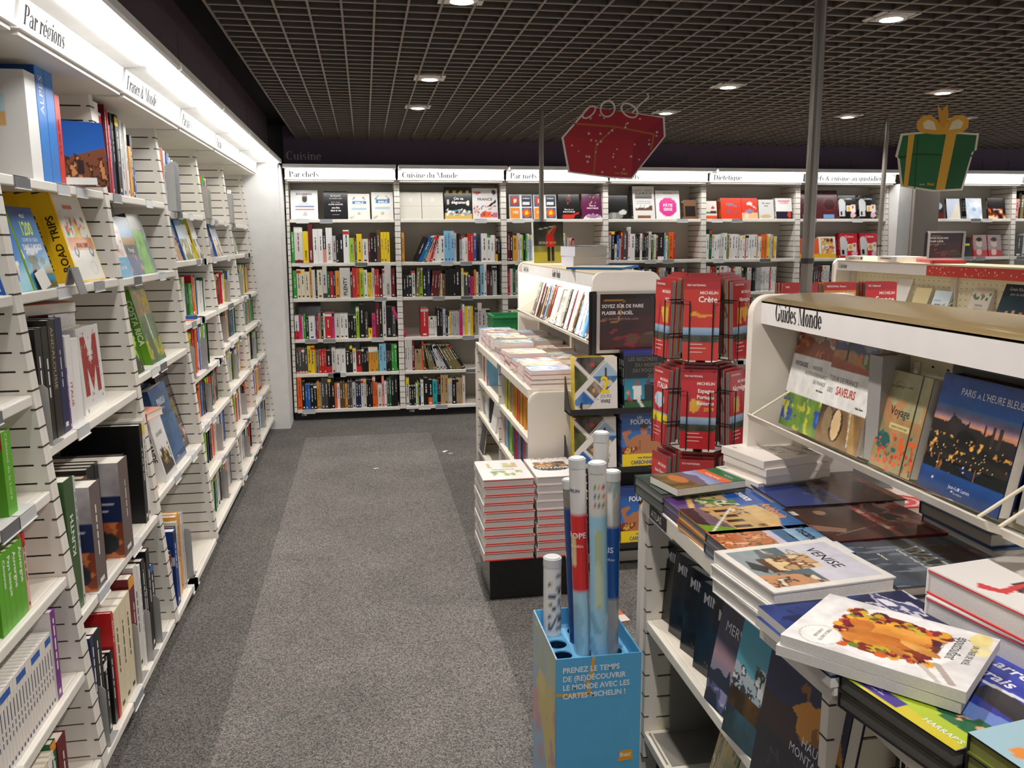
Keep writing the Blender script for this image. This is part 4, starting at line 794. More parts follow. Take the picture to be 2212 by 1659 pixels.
mb = MB(); mb.prism([(-.03, -.03, -.03), (-.03, -.034, -.03), (-.03, -.012, .055), (-.03, -.004, .055), (-.03, .01, .0), (-.03, .006, -.001), (-.03, -.006, .048), (-.03, -.01, .048)], (.07, 0, 0), '8f8e8f', 'sheet_metal')
tag(mb.build('label_clip', M=L1 @ T((.43, .118, 1.483))), 'bent grey metal label clip on the display shelf edge, beside the yellow guides', 'label clip')
# ---------------------------------------------------------------- gondola displays
XE, XC, XR, ZT = .757, 1.238, 1.719, .90
CRM = 'e8e1d7'
def rounded_panel(mb, x0, x1, y0, y1, z0, z1, r, col, n=8):
    P = [(x0, y0, z0), (x1, y0, z0)]
    for cx, a0 in ((x1-r, 0), (x0+r, 90)):
        P += [(cx+r*math.cos(math.radians(a0+90*i/n)), y0, z1-r+r*math.sin(math.radians(a0+90*i/n))) for i in range(n+1)]
    mb.prism(P, (0, y1-y0, 0), col, 'laminate')
def gondola(y0, y1, lab, low, texts, dx=0., brass=False, lit=True, grey_low=True, red=None, top=1.445):
    t = thing('gondola_display', lab, 'display shelving', T((dx, y0, 0)), 'double-sided book gondolas')
    L = y1-y0; ym = L/2; xe, xc, xr = XE, XC, XR
    mb = MB(); mb.box(xe+.06, .04, 0, xr-.06, L-.04, .09, '1a1919', 'painted'); mb.build('plinth', t)
    mb = MB(); mb.box(xe, .03, ZT-.045, xe+.018, L-.03, ZT, 'e6dfd2', 'laminate'); mb.box(xe+.018, .03, ZT-.03, xr-.018, L-.03, ZT, 'e2dacb'); mb.box(xr-.018, .03, ZT-.045, xr, L-.03, ZT, 'e6dfd2'); mb.build('table_top', t, bevel=.003)
    for y in (0, L-.03):
        mb = MB(); rounded_panel(mb, xe, xr, y, y+.03, .0, ZT-.012, .05, CRM); mb.build('end_panel', t, bevel=.002)
        mb = MB(); rounded_panel(mb, 1.068, 1.408, y-.0005, y+.0305, ZT-.04, 1.462, .055, CRM); mb.build('upper_end_panel', t, bevel=.002)
    # slatted sides under the table
    for y in (.0305+.012, ym, L-.0305-.012):
        mb = MB(); M = T((0, y, 0)) @ Rz(90) @ Matrix.Diagonal((1, -1, 1, 1))
        zz = .09
        mb.box(xe+.012, y-.012, .09, xe+.05, y+.012, ZT-.046, CRM)
        mb.box(xe+.05, y-.006, .09, xc-.02, y+.006, ZT-.046, '3a342d', 'groove')
        while zz < ZT-.06:
            za = min(zz+.06, ZT-.046); mb.box(xe+.05, y-.012, zz, xc-.02, y+.012, za, 'ebe5cf'); mb.box(xe+.0115, y-.0126, zz, xe+.026, y+.0126, zz+.004, '4a443c', 'groove'); zz += .066
        mb.build('slatted_divider', t)
    mb = MB(); mb.box(xc-.02, .03, .09, xc+.02, L-.03, ZT-.031, 'c9c2b4'); mb.build('core_panel', t)
    for z in low:
        for a, b in ((.056, ym-.013), (ym+.013, L-.056)):
            shelf = MB(); shelf.box(xe+.012, a, z-.03, xe+.03, b, z, 'f2eddf'); shelf.box(xe+.03, a, z-.022, xc-.021, b, z, 'ede6d6'); shelf.build('shelf', t, bevel=.003)
            s2 = MB(); s2.box(xc+.021, a, z-.022, xr-.03, b, z, 'ede6d6'); s2.build('shelf', t)
    # upper part: posts, perforated back, sloping shelves, sign strips
    for y in (.033, ym-.03, L-.083):
        mb = MB(); mb.box(xc-.03, y, ZT, xc+.03, y+.05, 1.44, 'd8d0bf'); mb.build('post', t)
    for a, b in ((.084, ym-.031), (ym+.021, L-.084)):
        mb = MB(); z0 = 1.03 if not grey_low else ZT+.001
        if grey_low: mb.box(xc-.012, a, z0, xc+.012, b, 1.06, '8a857d')
        mb.box(xc-.012, a, 1.06, xc+.012, b, 1.40, 'e6dfbe')
        y = a+.03
        while y < b-.02:
            for k in range(8): mb.box(xc-.0125, y, 1.09+k*.035, xc-.0118, y+.008, 1.094+k*.035, '2a2620', 'groove')
            y += .05
        mb.build('perforated_back', t)
        for sgn, nm in ((1, 'l'), (-1, 'r')):
            mb = MB(); P = [(1.205, 1.06), (1.058, 1.112), (1.05, 1.13), (1.054, 1.132), (1.063, 1.117), (1.207, 1.068)]
            if sgn < 0: P = [(2*xc-x, z) for x, z in P]
            mb.prism([(x, a-.02 if a > .1 else a-.05, z) for x, z in P], (0, b-a+.045, 0), 'e9e4d6', 'sheet_metal'); sh = mb.build('sloping_shelf', t)
            if sgn > 0:
                mb = MB()
                for yy in (a, b):
                    mb = MB(); mb.tube([(1.053, yy, 1.13), (1.2, yy, 1.215)], .0035, 'e4dcc8', 'painted'); mb.build('side_wire', sh)
    for sgn in (1, -1):
        mb = MB(); xa, xb_ = (1.094, 1.104) if sgn > 0 else (2*xc-1.104, 2*xc-1.094)
        if red is None or sgn < 0: mb.box(xa, .031, top-.063, xb_, L-.031, top, 'e8e5e3', 'painted')
        else:
            mb.box(xa, .031, top-.063, xb_, red, top, 'cf3a2c', 'painted'); mb.box(xa, red+.002, top-.063, xb_, L-.031, top, 'e8e5e3', 'painted')
            rr = random.Random(3)
            for _ in range(70):
                y, z, s = rr.uniform(.04, red-.01), rr.uniform(top-.058, top-.006), rr.uniform(.003, .007); mb.poly([(xa-.0006, y+s, z), (xa-.0006, y, z+s), (xa-.0006, y-s, z), (xa-.0006, y, z-s)], 'f2d8c8')
        o = mb.build('sign_strip', t)
        if sgn > 0:
            for (s, y, sz, c) in texts:
                m2 = MB(); m2.text(s, (xa-.0012, y, top-.047), (0, -1, 0), (0, 0, 1), sz, c, 'print', serif=True, xs=.62 if s == 'Guides Monde' else .7); m2.build('lettering', o)
        if lit and sgn > 0:
            for a, b in ((.09, ym-.04), (ym+.04, L-.09)):
                m4 = MB(); m4.box(1.135, a+.1, top-.10, 1.165, b, top-.078, (1, .98, .93), 'lamp_tube'); m4.build('light_tube', t)
    mb = MB(); n = 14
    if brass:
        P = [(1.094+(2*xc-2*1.094)*i/n, top+.001+.02*math.sin(math.pi*i/n)**.5) for i in range(n+1)]
        P += [(x, z-.006) for x, z in reversed(P)]
        V = [(x, y, z) for y in (.031, L-.031) for x, z in P]; m_ = len(P)
        F = [(i, (i+1) % m_, m_+(i+1) % m_, m_+i) for i in range(m_)]+[tuple(range(m_-1, -1, -1)), tuple(range(m_, 2*m_))]
        mb.add(V, F, pc('b8a072'), 'brass_sheet'); o = mb.build('arched_cover', t); 
        o.data.polygons.foreach_set('use_smooth', [len(p.vertices) == 4 for p in o.data.polygons])
    else:
        mb.box(1.094, .031, top+.0005, 2*xc-1.094, L-.031, top+.013, 'dccfb0'); mb.build('top_board', t, bevel=.003)
    return t
GN = gondola(.25, 2.25, 'near gondola with brass arched top and travel books, beside the camera', (.53, .18), [('Guides Monde', 1.885, .068, '1a191c')], brass=True, lit=False, grey_low=False)
m2 = MB(); m2.box(XE-.002, 1.77, ZT-.043, XE-.0005, 1.9, ZT-.006, '26272b', 'painted'); m2.text('ATLAS', (XE-.0026, 1.885, ZT-.034), (0, -1, 0), (0, 0, 1), .028, 'e9e7e3', 'print'); m2.box(XE-.003, 1.72, ZT-.046, XE-.0008, 1.96, ZT-.043, 'b9b9b7', 'sheet_metal'); m2.build('price_rail_label', GN)
G1 = gondola(3.93, 5.95, 'middle gondola with stacked paperbacks, behind the map spinner', (.64, .40, .13), [('Guides Monde', 1.92, .05, '4a4846'), ('Guides Monde', 1.0, .06, '2a2a2c')], lit=True)
m2 = MB(); m2.box(XE-.002, .85, ZT-.043, XE-.0005, .98, ZT-.006, '77777a', 'painted'); m2.build('price_rail_label', G1)
m2 = MB(); m2.box(XE-.002, 1.85, ZT-.043, XE-.0005, 1.95, ZT-.006, 'a9a8a6', 'painted'); m2.build('price_rail_label', G1)
G2 = gondola(3.6, 5.95, 'far right gondola with red starred sign strip, behind the brass top', (.64, .40, .13), [('Cuisine', 2.30, .055, '55524f')], dx=2.42, lit=False, red=1.28, top=1.44)
# ceiling-high posts that stand at the far ends of the gondolas
for (x, y, s, lab, z0) in ((1.272, 2.305, .017, 'thick grey pole rising beside the brass topped gondola', 0), (1.25, 6.0, .017, 'thin grey pole between the red gift sign and the golf books', 0), (3.9, 6.0, .017, 'thin grey pole left of the green gift sign', 0)):
    t = thing('support_pole', lab, 'pole', T((x, y, 0)))
    mb = MB(); mb.tube([(0, 0, .012), (0, 0, 2.5)], s, '8d8781', 'steel', 14); mb.build('tube', t, smooth=False)
    mb = MB(); mb.tube([(0, 0, 0), (0, 0, .012)], s*2.6, '77726d', 'steel', 14); mb.build('foot_plate', t)
    mb = MB(); mb.tube([(0, 0, 1.545), (0, 0, 1.56)], s*1.12, '4a4744', 'steel', 14); mb.build('joint_ring', t)

# ---------------------------------------------------------------- near gondola: books
NB = T((1.145, 2.22, 0)) @ Rz(-90)      # sloping shelf, u runs towards the camera
sb = 'sloping shelf of the near gondola'
zs = 1.10
pays = [('bg', 'e9e7e4'), ('vg', 'b59a8a', 'd8c0a0', 1, .86), ('rect', 0, .86, 1, 1, 'b8a898'), ('ridge', 0, 1, .87, .1, 5, '8a3f24', 4, .72), ('fbm', 0, .72, 1, .93, (8, 8), [(.56, 'c0623a'), (.64, '4a2c22')], 5), ('rect', .7, .86, .73, .98, '6a3a2a'), ('rect', 0, .34, 1, .72, 'eae8e5'), ('mix', 0, 0, 1, .34, (5, 4), '7a9a34', '4f7a2c', 6), ('fbm', 0, 0, 1, .34, (3, 6), [(.58, '24479a'), (.68, '2f62c0')], 9), ('fbm', 0, 0, 1, .34, (7, 9), [(.66, 'b5b53a')], 12), ('grain', .2, 10)]
face(NB, .13, zs, 0, .195, .285, .016, 2, 11, f'French landscapes book with a green marsh photo, left end of near sloping shelf', spine='w', front=pays, res=(54, 72), hard=True, texts=[('PAYSAGES', .1, .61, .062, '23345e', True, 'l', .82), ('INSOLITES', .58, .61, .05, '4a4a4e', False, 'l', .72), ('& EXTRAORDINAIRES', .97, .545, .05, '4a4a4e', False, 'r', .78), ('DE FRANCE', .97, .48, .05, '4a4a4e', False, 'r', .8), ('Belles Balades', .95, .42, .026, '2a2a2a', True, 'r', .8)])
sav = [('bg', 'ebe9e6'), ('vg', '6f7ea0', 'b9bcc4', 1, .84), ('ridge', 0, 1, .9, .08, 4, '55608a', 8, .8), ('rect', 0, .72, 1, .84, '4a6a34'), ('poly', [(0, .72), (0, .84), (.45, .86), (.8, .72)], 'a8764a'), ('poly', [(0, .72), (0, .78), (.6, .74), (1, .72), (1, .66), (0, .68)], '9a4a2c'), ('rect', .3, .76, .35, .95, '3a2c20'), ('ell', .34, .97, .17, .05, '3f5a2c'), ('ell', .62, .8, .04, .05, 'c9663a'), ('ell', .73, .81, .035, .05, 'b59a8a'), ('rect', 0, .34, 1, .68, 'ebe9e6'), ('rect', 0, 0, 1, .34, '6a4f34'), ('mix', 0, 0, 1, .34, (3, 3), '8a6a44', '3f2f22', 5), ('ell', .42, .19, .15, .15, '3a2a20'), ('ell', .42, .19, .1, .14, 'd8b98a'), ('poly', [(.62, .34), (.75, .34), (.95, 0), (.8, 0)], 'a8844a'), ('ell', .2, .2, .1, .13, '8a765a'), ('line', (.68, .34), (.75, .05), .012, 'c9c4ba'), ('grain', .2, 10)]
face(NB, .325, zs, 0, .195, .285, .02, 2, 11, f'book of French flavours with a vineyard photo, {sb}', spine='w', front=sav, res=(54, 72), texts=[('TOUR DE FRANCE', .05, .56, .068, '4a4645', False, 'l', .78), ('DES', .05, .455, .062, '4a4645', False, 'l', .78), ('SAVEURS', .25, .45, .105, 'b5402c', True, 'l', .72), ('Belles Balades', .92, .38, .026, '2a2a2a', True, 'r', .8)])
stand(NB, .435, zs, .2, .25, .05, f'grey edged thick volume right of the flavours book, {sb}', d=.012, ang=0, spine='m', front='m', deco=False)
voy = [('bg', 'a09a72'), ('mix', 0, .5, 1, 1, (3, 3), 'aaa37a', '94906c', 3), ('mix', 0, 0, 1, .55, (3, 4), 'b08a5a', '8a8a62', 4), ('fbm', 0, .3, 1, .75, (4, 5), [(.56, 'b5865a')], 6), ('ell', .2, .28, .18, .09, '1f5a5a'), ('dots', 60, 7, .03, ['c9482f', 'd9663a', 'b53a34', '2f6a6a', '8a5a3a'], (.08, .03, .97, .38)), ('grain', .2, 8), ('fbm', 0, 0, 1, .35, (9, 12), [(.66, 'e0602f')], 9), ('rect', .28, .42, .74, .48, 'd8c98a'), ('line', (.1, .84), (.6, .86), .008, '6a6244'), ('ring', .3, .86, .1, .04, '7a6a44', .8), ('rect', .765, 0, .785, 1, '1f1b18')]
face(NB, .55, zs, .0, .15, .225, .034, 1, 11, f'travel notebook with an old map cover and black elastic, {sb}', spine='8f8a6a', front=voy, pages='ece6d8', res=(50, 70), texts=[('Voyage', .22, .56, .13, '221d18', False, 'l', .8), ('CARNET D’AVENTURES', .31, .435, .033, '6a5f3a', False, 'l', .74)], name='notebook', cat='notebook')
par = [('vg', '1f3a86', '2f63b8', 1, .74), ('vg', '3f74b5', 'c98a6a', .74, .58), ('rect', 0, .4, 1, .6, '3a3034'), ('vg', 'c98a6a', 'b57a5a', .62, .58), ('ridge', 0, 1, .6, .06, 7, '2a2426', 5, .3), ('ridge', 0, .45, .62, .1, 6, '2a2426', 9, .4), ('poly', [(.2, .55), (.24, .7), (.28, .62), (.34, .66), (.36, .55)], '2f282a'), ('poly', [(.62, .5), (.64, .72), (.66, .5)], '2f282a'), ('rect', .72, .5, .76, .66, '3a3030'), ('rect', .8, .5, .84, .66, '3a3030'), ('ell', .45, .5, .12, .08, '17161a'), ('rect', 0, .36, 1, .46, '1c1a1e'), ('fbm', 0, .24, 1, .5, (22, 18), [(.69, 'b57a3a'), (.74, 'e8b45a')], 11), ('line', (0, .47), (1, .34), .012, '2a2628'), ('rect', 0, 0, 1, .27, '142450'), ('vg', '16305f', '1a4a8f', 0, .2), ('ridge', 0, 1, .26, .08, 5, '14141a', 12, .2), ('dots', 60, 6, .0045, ['f0c880', 'f4e0b0'], (.03, .3, .97, .5)), ('fbm', 0, .2, 1, .36, (34, 4), [(.68, '9a6434')], 13), ('dots', 7, 8, .009, ['dfe6ee'], (.1, .05, .95, .3)), ('grain', .25, 10)]
face(NB, .77, zs, .0, .235, .245, .03, 1, 11, f'blue Paris book with an evening river view, {sb}', spine='17285c', front=par, res=(80, 80), texts=[('PARIS', .26, .845, .085, 'e4e6ea', False, 'l', .8), ('A', .46, .845, .06, 'e4e6ea', False), ('L’HEURE BLEUE', .52, .845, .085, 'e4e6ea', False, 'l', .76), ('Jean-Luc Lamm', .52, .08, .045, 'd0d8e4', False, 'c', .9), ('2e édition', .52, .045, .026, 'b0bccc', False, 'c')])
row(NB @ T((0, 0, zs)) @ Rx(-5), 0, .06, .455, "d24/240*2 l20/250 m40/240 k30/240 w14/250 w14/250 x12/250", sb+' behind the notebook', depth=.012)
face(NB, .80, zs+.0, .064, .32, .33, .01, 1, 2, f'black book with small print standing behind the Paris book', spine='k', front=[('bg', '1b191a')]+[('rect', .12, .82-.03*k, .8, .828-.03*k, '5a5856') for k in range(6)])
face(NB, .965, zs+.0, .052, .16, .30, .01, 1, 4, f'training book with a red bar, upper right of the Paris book', spine='w', front=[('bg', 'b9b5b0'), ('rect', 0, .66, .35, .75, 'b5303a')], texts=[('L’ENTRAÎNEMENT', .38, .67, .12, '1f1f20', True, 'l', .5)])
row(NB @ T((0, 0, zs)) @ Rx(-8), 0, .02, .9, "m22/230 k28/250 l14/225 k30/240*2", sb+' right of the Paris book', depth=.05)
# table top, front row next to the aisle
tt = 'table of the near gondola'
def pile(n, x, y, phi, w, h, t, lab, z=ZT, jit=.004, **kw):
    rr = random.Random(int(x*1000+y*77)); ob = None
    for i in range(n):
        k = dict(kw); dx, dy, da = (0, 0, 0) if i == n-1 else (rr.uniform(-jit, jit), rr.uniform(-jit, jit), rr.uniform(-1.2, 1.2))
        if i < n-1: k['vis'] = 'edge'; k['texts'] = ()
        l = lab if i == n-1 else f'{["copy directly","second copy","third copy","fourth copy","fifth copy"][n-2-i]} under the top {lab.split(",")[0]}'
        ob = flat(x+dx, y+dy, z+i*(t+.0006), phi+da, w, h, t, label=l, **k)
    return z+n*(t+.0006)
def town(sky, c1, c2, green, seed): return [('vg', sky, 'cfe0ee', 1, .55), ('ridge', 0, 1, .62, .12, 5, c1, seed, 0), ('fbm', 0, 0, 1, .6, (9, 9), [(.52, c2), (.6, '4a3424'), (.66, 'e8d8b0')], seed+1), ('fbm', 0, 0, 1, .3, (5, 5), [(.5, green)], seed+2)]
pile(2, .87, 2.155, 4, .19, .25, .026, f'dark green photo book at the far table corner', spine='2a3a34', pages='8f8d88', front=[('bg', '16302c'), ('fbm', 0, 0, 1, .7, (4, 5), [(.55, '24524a'), (.66, '10201e')], 4), ('dots', 26, 8, .05, ['e0e0da', 'c9964a', '8aa0a0'], (.1, .55, .5, .9)), ('rect', 0, .8, 1, 1, '14161a')], texts=[('Bretagne', .62, .82, .13, 'e8e8e8', True, 'c', .8)], res=(36, 46))
tos = [('vg', '6f86b5', 'a9b4cc', .66, .4), ('rect', 0, .66, 1, .82, 'd8643a'), ('rect', 0, .82, 1, 1, '1f6a3f'), ('ridge', 0, 1, .48, .12, 3, '6a5a6a', 4, 0), ('mix', 0, 0, 1, .36, (4, 4), '8a7a3a', '5a3f24', 6), ('ell', .4, .25, .3, .1, 'b5703a')]
flat(.875, 2.11, ZT+.054, 12, .135, .215, .02, spine='1f6a3f', front=tos, label=f'small green edged Tuscany guide lying on the dark green book', texts=[('TOSCANE', .5, .7, .075, 'f2dcc8', True, 'c'), ('MICHELIN', .68, .88, .04, 'e8f0e8', False, 'c')], res=(30, 40), hard=False)
pile(2, .89, 2.0, 1, .19, .262, .02, f'Provence photo book with a lavender field, {tt}', spine='4f3a7a', pages='8a8784', front=[('vg', '24509f', '2f66b5', 1, .5), ('rect', 0, 0, 1, .62, 'c9a878'), ('poly', [(0, 0), (1, 0), (.9, .28), (0, .4)], '5a3a78'), ('line', (0, .3), (1, .1), .03, 'd8b06a'), ('fbm', 0, .28, 1, .66, (6, 6), [(.48, '4f7a3a'), (.6, 'e4d4b4'), (.68, '2f4a2a')], 4), ('rect', 0, .66, 1, 1, '2a58a8')], texts=[('Provence', .02, .78, .15, 'f0f0ec', True, 'l', .68)], res=(44, 56))
and_ = [('vg', '1f5a9a', '2f74b5', 1, .55), ('rect', 0, 0, 1, .55, '6f5f6a'), ('poly', [(.1, .55), (.05, .78), (.5, .84), (.95, .7), (.95, .55)], 'd8b478'), ('poly', [(.0, .2), (.0, .58), (.9, .62), (1, .3)], 'c9a468'), ('fbm', 0, .2, 1, .6, (10, 6), [(.6, '5a4024'), (.68, 'f0dcae')], 3), ('rect', .14, .3, .24, .46, '3a2a1c'), ('rect', .34, .3, .44, .46, '3a2a1c'), ('rect', .54, .3, .64, .46, '3a2a1c'), ('rect', .74, .3, .84, .46, '3a2a1c'), ('poly', [(.6, 0), (.85, .3), (1, .2), (1, 0)], '6f9a2c'), ('poly', [(0, 0), (0, .14), (.7, .1), (.6, 0)], '2c2a30'), ('line', (1, 0), (.1, .5), .012, 'e8e4dc'), ('grain', .2, 12)]
pile(2, .89, 1.845, 1.5, .19, .262, .024, f'Andalusia photo book with a sandstone palace, {tt}', spine='d88a3a', pages='8a8784', front=and_, texts=[('Andalousie', .03, .82, .14, 'e8a464', True, 'l', .68)], res=(56, 70))
tosc = [('vg', '2f74a8', '9fc0d8', 1, .7), ('poly', [(.45, 1), (.55, .66), (.9, .78), (1, 1)], 'e4e8ea'), ('ridge', 0, 1, .7, .06, 3, '3a6a94', 6, 0), ('rect', 0, 0, 1, .52, 'b56a3f'), ('fbm', 0, 0, 1, .56, (11, 10), [(.5, 'd88a54'), (.58, '6a3420'), (.66, 'e8b07a')], 5), ('fbm', .3, .3, 1, .55, (4, 4), [(.56, '5a6a24')], 8), ('rect', 0, .5, .9, .58, 'c9c4d8'), ('grain', .2, 12)]
pile(2, .89, 1.675, 2, .19, .262, .024, f'Tuscany photo book with red roofs, {tt}', spine='2f4a64', pages='8a8784', front=tosc, texts=[('Toscane', .06, .8, .155, '1c2430', True, 'l', .68)], res=(56, 70))
ven = [('bg', 'ece9e2'), ('rect', .08, .06, .92, .94, 'd4d4e0'), ('rect', .08, .06, .92, .5, '8f9ca0'), ('poly', [(.08, .5), (.08, .3), (.5, .22), (.92, .34), (.92, .5)], '5a6a70'), ('rect', .3, .24, .62, .64, 'c9a070'), ('fbm', .3, .24, .62, .64, (9, 10), [(.52, '6a3f2c'), (.62, 'e8cc9a')], 4), ('rect', .3, .2, .62, .27, '5a3a2c'), ('poly', [(.64, .06), (.92, .06), (.92, .5), (.7, .36)], 'c9946a'), ('fbm', .62, .06, .92, .46, (9, 9), [(.58, '5a4034'), (.66, 'eadcc4')], 5), ('fbm', .08, .34, .4, .62, (9, 9), [(.58, '9a8a7a'), (.66, 'd8cfc0')], 6), ('poly', [(.3, .12), (.5, .22), (.62, .16), (.5, .08)], '2a2c30'), ('grain', .12, 14)]
pile(3, .828, 1.46, 6, .218, .262, .0285, f'white Venice book with a canal photo, {tt}', jit=.012, spine='e4e2de', pages='e4e1dc', front=ven, texts=[('VENISE', .2, .69, .135, '2c2c30', False, 'l', .95)], res=(60, 70))
mou = [('bg', '2a3a78'), ('mix', 0, 0, 1, 1, (4, 4), '33468a', '24336a', 4), ('fbm', 0, 0, 1, .5, (7, 7), [(.6, '1f2a54')], 5), ('poly', [(.15, .5), (.4, .55), (1, .3), (1, .95), (0, 1), (0, .72)], '24284a'), ('fbm', 0, .5, 1, 1, (3, 9), [(.5, 'cfcbd8'), (.58, '4a5078'), (.68, 'e4e0e6')], 8)]
ztop = pile(4, .835, 1.235, 3, .225, .3, .0155, f'dark blue mountain book with a snowy ridge, {tt}', jit=.01, spine='e0deda', pages='d8d5cf', front=mou, texts=[('MOUNTAIN', .3, .36, .1, 'b5b9cc', False, 'l', .8), ('BEYOND', .36, .29, .045, 'b5b9cc', False), ('teNeues', .55, .1, .045, 'd8dae4', False)], res=(44, 54), hard=False)
def ep(cu_, cv_, ru, rv, rot=0, n=28):
    c_, s_ = math.cos(math.radians(rot)), math.sin(math.radians(rot)); return [(cu_+ru*math.cos(2*math.pi*i/n)*c_-rv*math.sin(2*math.pi*i/n)*s_, cv_+ru*math.cos(2*math.pi*i/n)*s_+rv*math.sin(2*math.pi*i/n)*c_) for i in range(n)]
dish = [('bg', 'e9e7e6'), ('mix', 0, 0, 1, 1, (3, 3), 'f0efee', 'd9d6d6', 3), ('ell', .48, .5, .47, .36, 'f4f3f2'), ('ell', .5, .48, .36, .29, '8a3a24'), ('dots', 60, 4, .05, ['7a2f2a', 'd8642f', 'e8a23a', '5a2030', 'c9b03a'], (.16, .2, .84, .78)), ('mp', ep(.5, .46, .2, .27, 20), (5, 5), 'a8501f', 'e89a3f', 3), ('mp', ep(.42, .5, .13, .21, 12), (3, 3), 'd8852f', 'f2b85c', 5), ('mp', ep(.62, .42, .11, .2, 30), (4, 4), 'b5602a', 'e09040', 6), ('mp', ep(.48, .3, .15, .09, -15), (5, 5), '9a4a22', 'd07f38', 7), ('mp', ep(.56, .68, .05, .13, -25), (5, 5), 'c07a34', 'eab060', 8), ('mp', ep(.72, .62, .045, .12, -40), (5, 5), 'b56a2c', 'e0a050', 9), ('dots', 46, 14, .03, ['8a2a34', 'd8702f', 'e8b03a', '6a1f30', 'c9b03a', '7a8a3a'], (.18, .2, .32, .72)), ('dots', 30, 15, .03, ['8a2a34', 'd8702f', 'e8b03a', '6a1f30'], (.3, .2, .8, .27)), ('dots', 24, 16, .028, ['8a2a34', 'd8702f', 'e8b03a', '7a8a3a'], (.74, .36, .83, .7)), ('ell', .8, .18, .17, .12, 'f4f3ef'), ('ring', .8, .18, .17, .12, 'c9c6bc', .93), ('ell', .12, .92, .12, .06, 'e8d890'), ('ell', .3, .95, .1, .05, 'ece0a8'), ('line', (.72, .8), (.95, .92), .02, 'b5a8a0'), ('line', (.8, .74), (.98, .86), .016, 'c9c0b8'), ('grain', .2, 9)]
flat(.802, 1.134, ztop+.012, -51, .208, .27, .017, spine='e4e3e1', pages='d8d6d2', hard=False, front=dish, label='white cookbook with a roast duck photo, lying askew on the blue mountain books', texts=[('UN DÎNER DE NOËL', .24, .9, .05, '55575a', False, 'l', .62), ('époustouflant', .16, .81, .095, '4a4c50', False, 'l', .62), ('PAS FACILE', .34, .74, .05, '55575a', False, 'l', .62), ('POIRE & CAROTTE', .67, .19, .03, '8a8578', False, 'l', .7), ('À PARTAGER', .7, .15, .03, '8a8578', False, 'l', .7)], res=(64, 80))
flat(.797, 1.139, ztop-.0062, -50, .208, .27, .017, spine='e4e3e1', pages='d8d6d2', hard=False, front=dish, vis='edge', label='second copy of the white duck cookbook, lying directly under it')
har = [('bg', '2438a0'), ('vg', '2a3aa8', '3f52c0', 1, .5), ('poly', [(0, 0), (1, 0), (1, .4), (0, .3)], 'e8b08a'), ('poly', [(0, .55), (.5, .4), (1, .44), (1, .3), (0, .2)], '6f8fd8'), ('rect', 0, 0, .0, 0, 'w'), ('poly', [(.0, 0), (1, 0), (1, .17), (0, .28)], 'b5c93a'), ('poly', [(.2, 0), (1, 0), (1, .06), (.2, .1)], 'd8c83a'), ('fbm', 0, .16, 1, .32, (8, 8), [(.55, '2f6a44')], 4), ('poly', [(.1, .02), (.5, .02), (.5, .1), (.1, .1)], '4a3a8f'), ('poly', [(.5, .5), (.95, .45), (.95, .62), (.5, .66)], '24262c'), ('poly', [(.3, .62), (.9, .66), (.9, .69), (.3, .65)], 'e8ecf4')]
for j in range(2):
    flat(.865, 1.03, ZT+.0006+j*.0272, 11, .215, .29, .0266, spine='1a1a1c', back='1a1a1c', pages='5a5855', front=har, vis='front' if j else 'edge', label='blue sky and yellow field photo book with black edges, in front of the duck cookbook' if j else 'lower copy of the blue and yellow field photo book', texts=[('HARRAP’S', .96, .06, .05, 'e8e8d8', True, 'r'), ('arrêts', .3, .84, .12, 'eef0f8', True, 'l'), ('vrais', .3, .7, .12, 'eef0f8', True, 'l'), ('Deux fillettes', .14, .075, .022, 'e8e4f4', False), ('devant chez elles', .14, .05, .022, 'e8e4f4', False)] if j else (), res=(44, 60))
for j in range(3):
    flat(.90, .81, ZT+.0006+j*.0282, 8, .2, .27, .0276, spine='1d1d1b' if j else '4a5220', back='6f7a2a', pages='8a8f4a', front=[('bg', 'a9cbd8'), ('rect', 0, .9, 1, 1, '2a2a2a'), ('dots', 24, 5, .06, ['e8694a', 'e8964a', 'd8c03a', 'f0ece6'], (.2, .1, .95, .7)), ('rect', .93, 0, 1, 1, '26282a')], vis='front' if j == 2 else 'edge', label=['lowest', 'middle', 'pale blue paint splashed book, topmost'][j]+(' copy of the pale blue splashed book' if j < 2 else '')+' at the bottom right corner of the picture', res=(36, 46))
# table top, second row
can = [('bg', '4a2c1e'), ('mix', 0, .45, 1, 1, (4, 4), '5f3a24', '38221a', 3), ('poly', [(0, 0), (1, 0), (1, .55), (.5, .5), (0, .42)], '1f2f68'), ('mix', 0, 0, 1, .36, (3, 3), '24387a', '1a2858', 5), ('dots', 20, 5, .03, ['8a4f24', '7a3f1f'], (.1, .55, .95, .95)), ('line', (.6, .3), (.9, .5), .005, '6a7ab0')]
pile(2, 1.19, 2.02, 0, .255, .335, .026, f'dark blue and brown Canada book, inner row on {tt}', spine='1a1a20', pages='b5b1aa', front=can, texts=[('LE CANADA', .18, .43, .065, 'a8a8b4', False, 'l', .8), ('chêne', .1, .1, .03, 'd0d0d8', False)], res=(44, 60))
jap = [('bg', '38201c'), ('mix', 0, 0, 1, .6, (3, 4), '4a2a24', '241618', 3), ('fbm', 0, .55, 1, 1, (3, 4), [(.0, '5a2420'), (.48, '9a3226'), (.58, 'b58a78'), (.66, '3a2a28')], 6), ('ell', .2, .25, .07, .05, '8a6a5a'), ('poly', [(.5, .0), (.7, .25), (.8, .2), (.7, 0)], '8a6a5a'), ('line', (.85, .1), (.55, .75), .006, '8a7468'), ('rect', .1, .02, .22, .06, 'd8d0c8')]
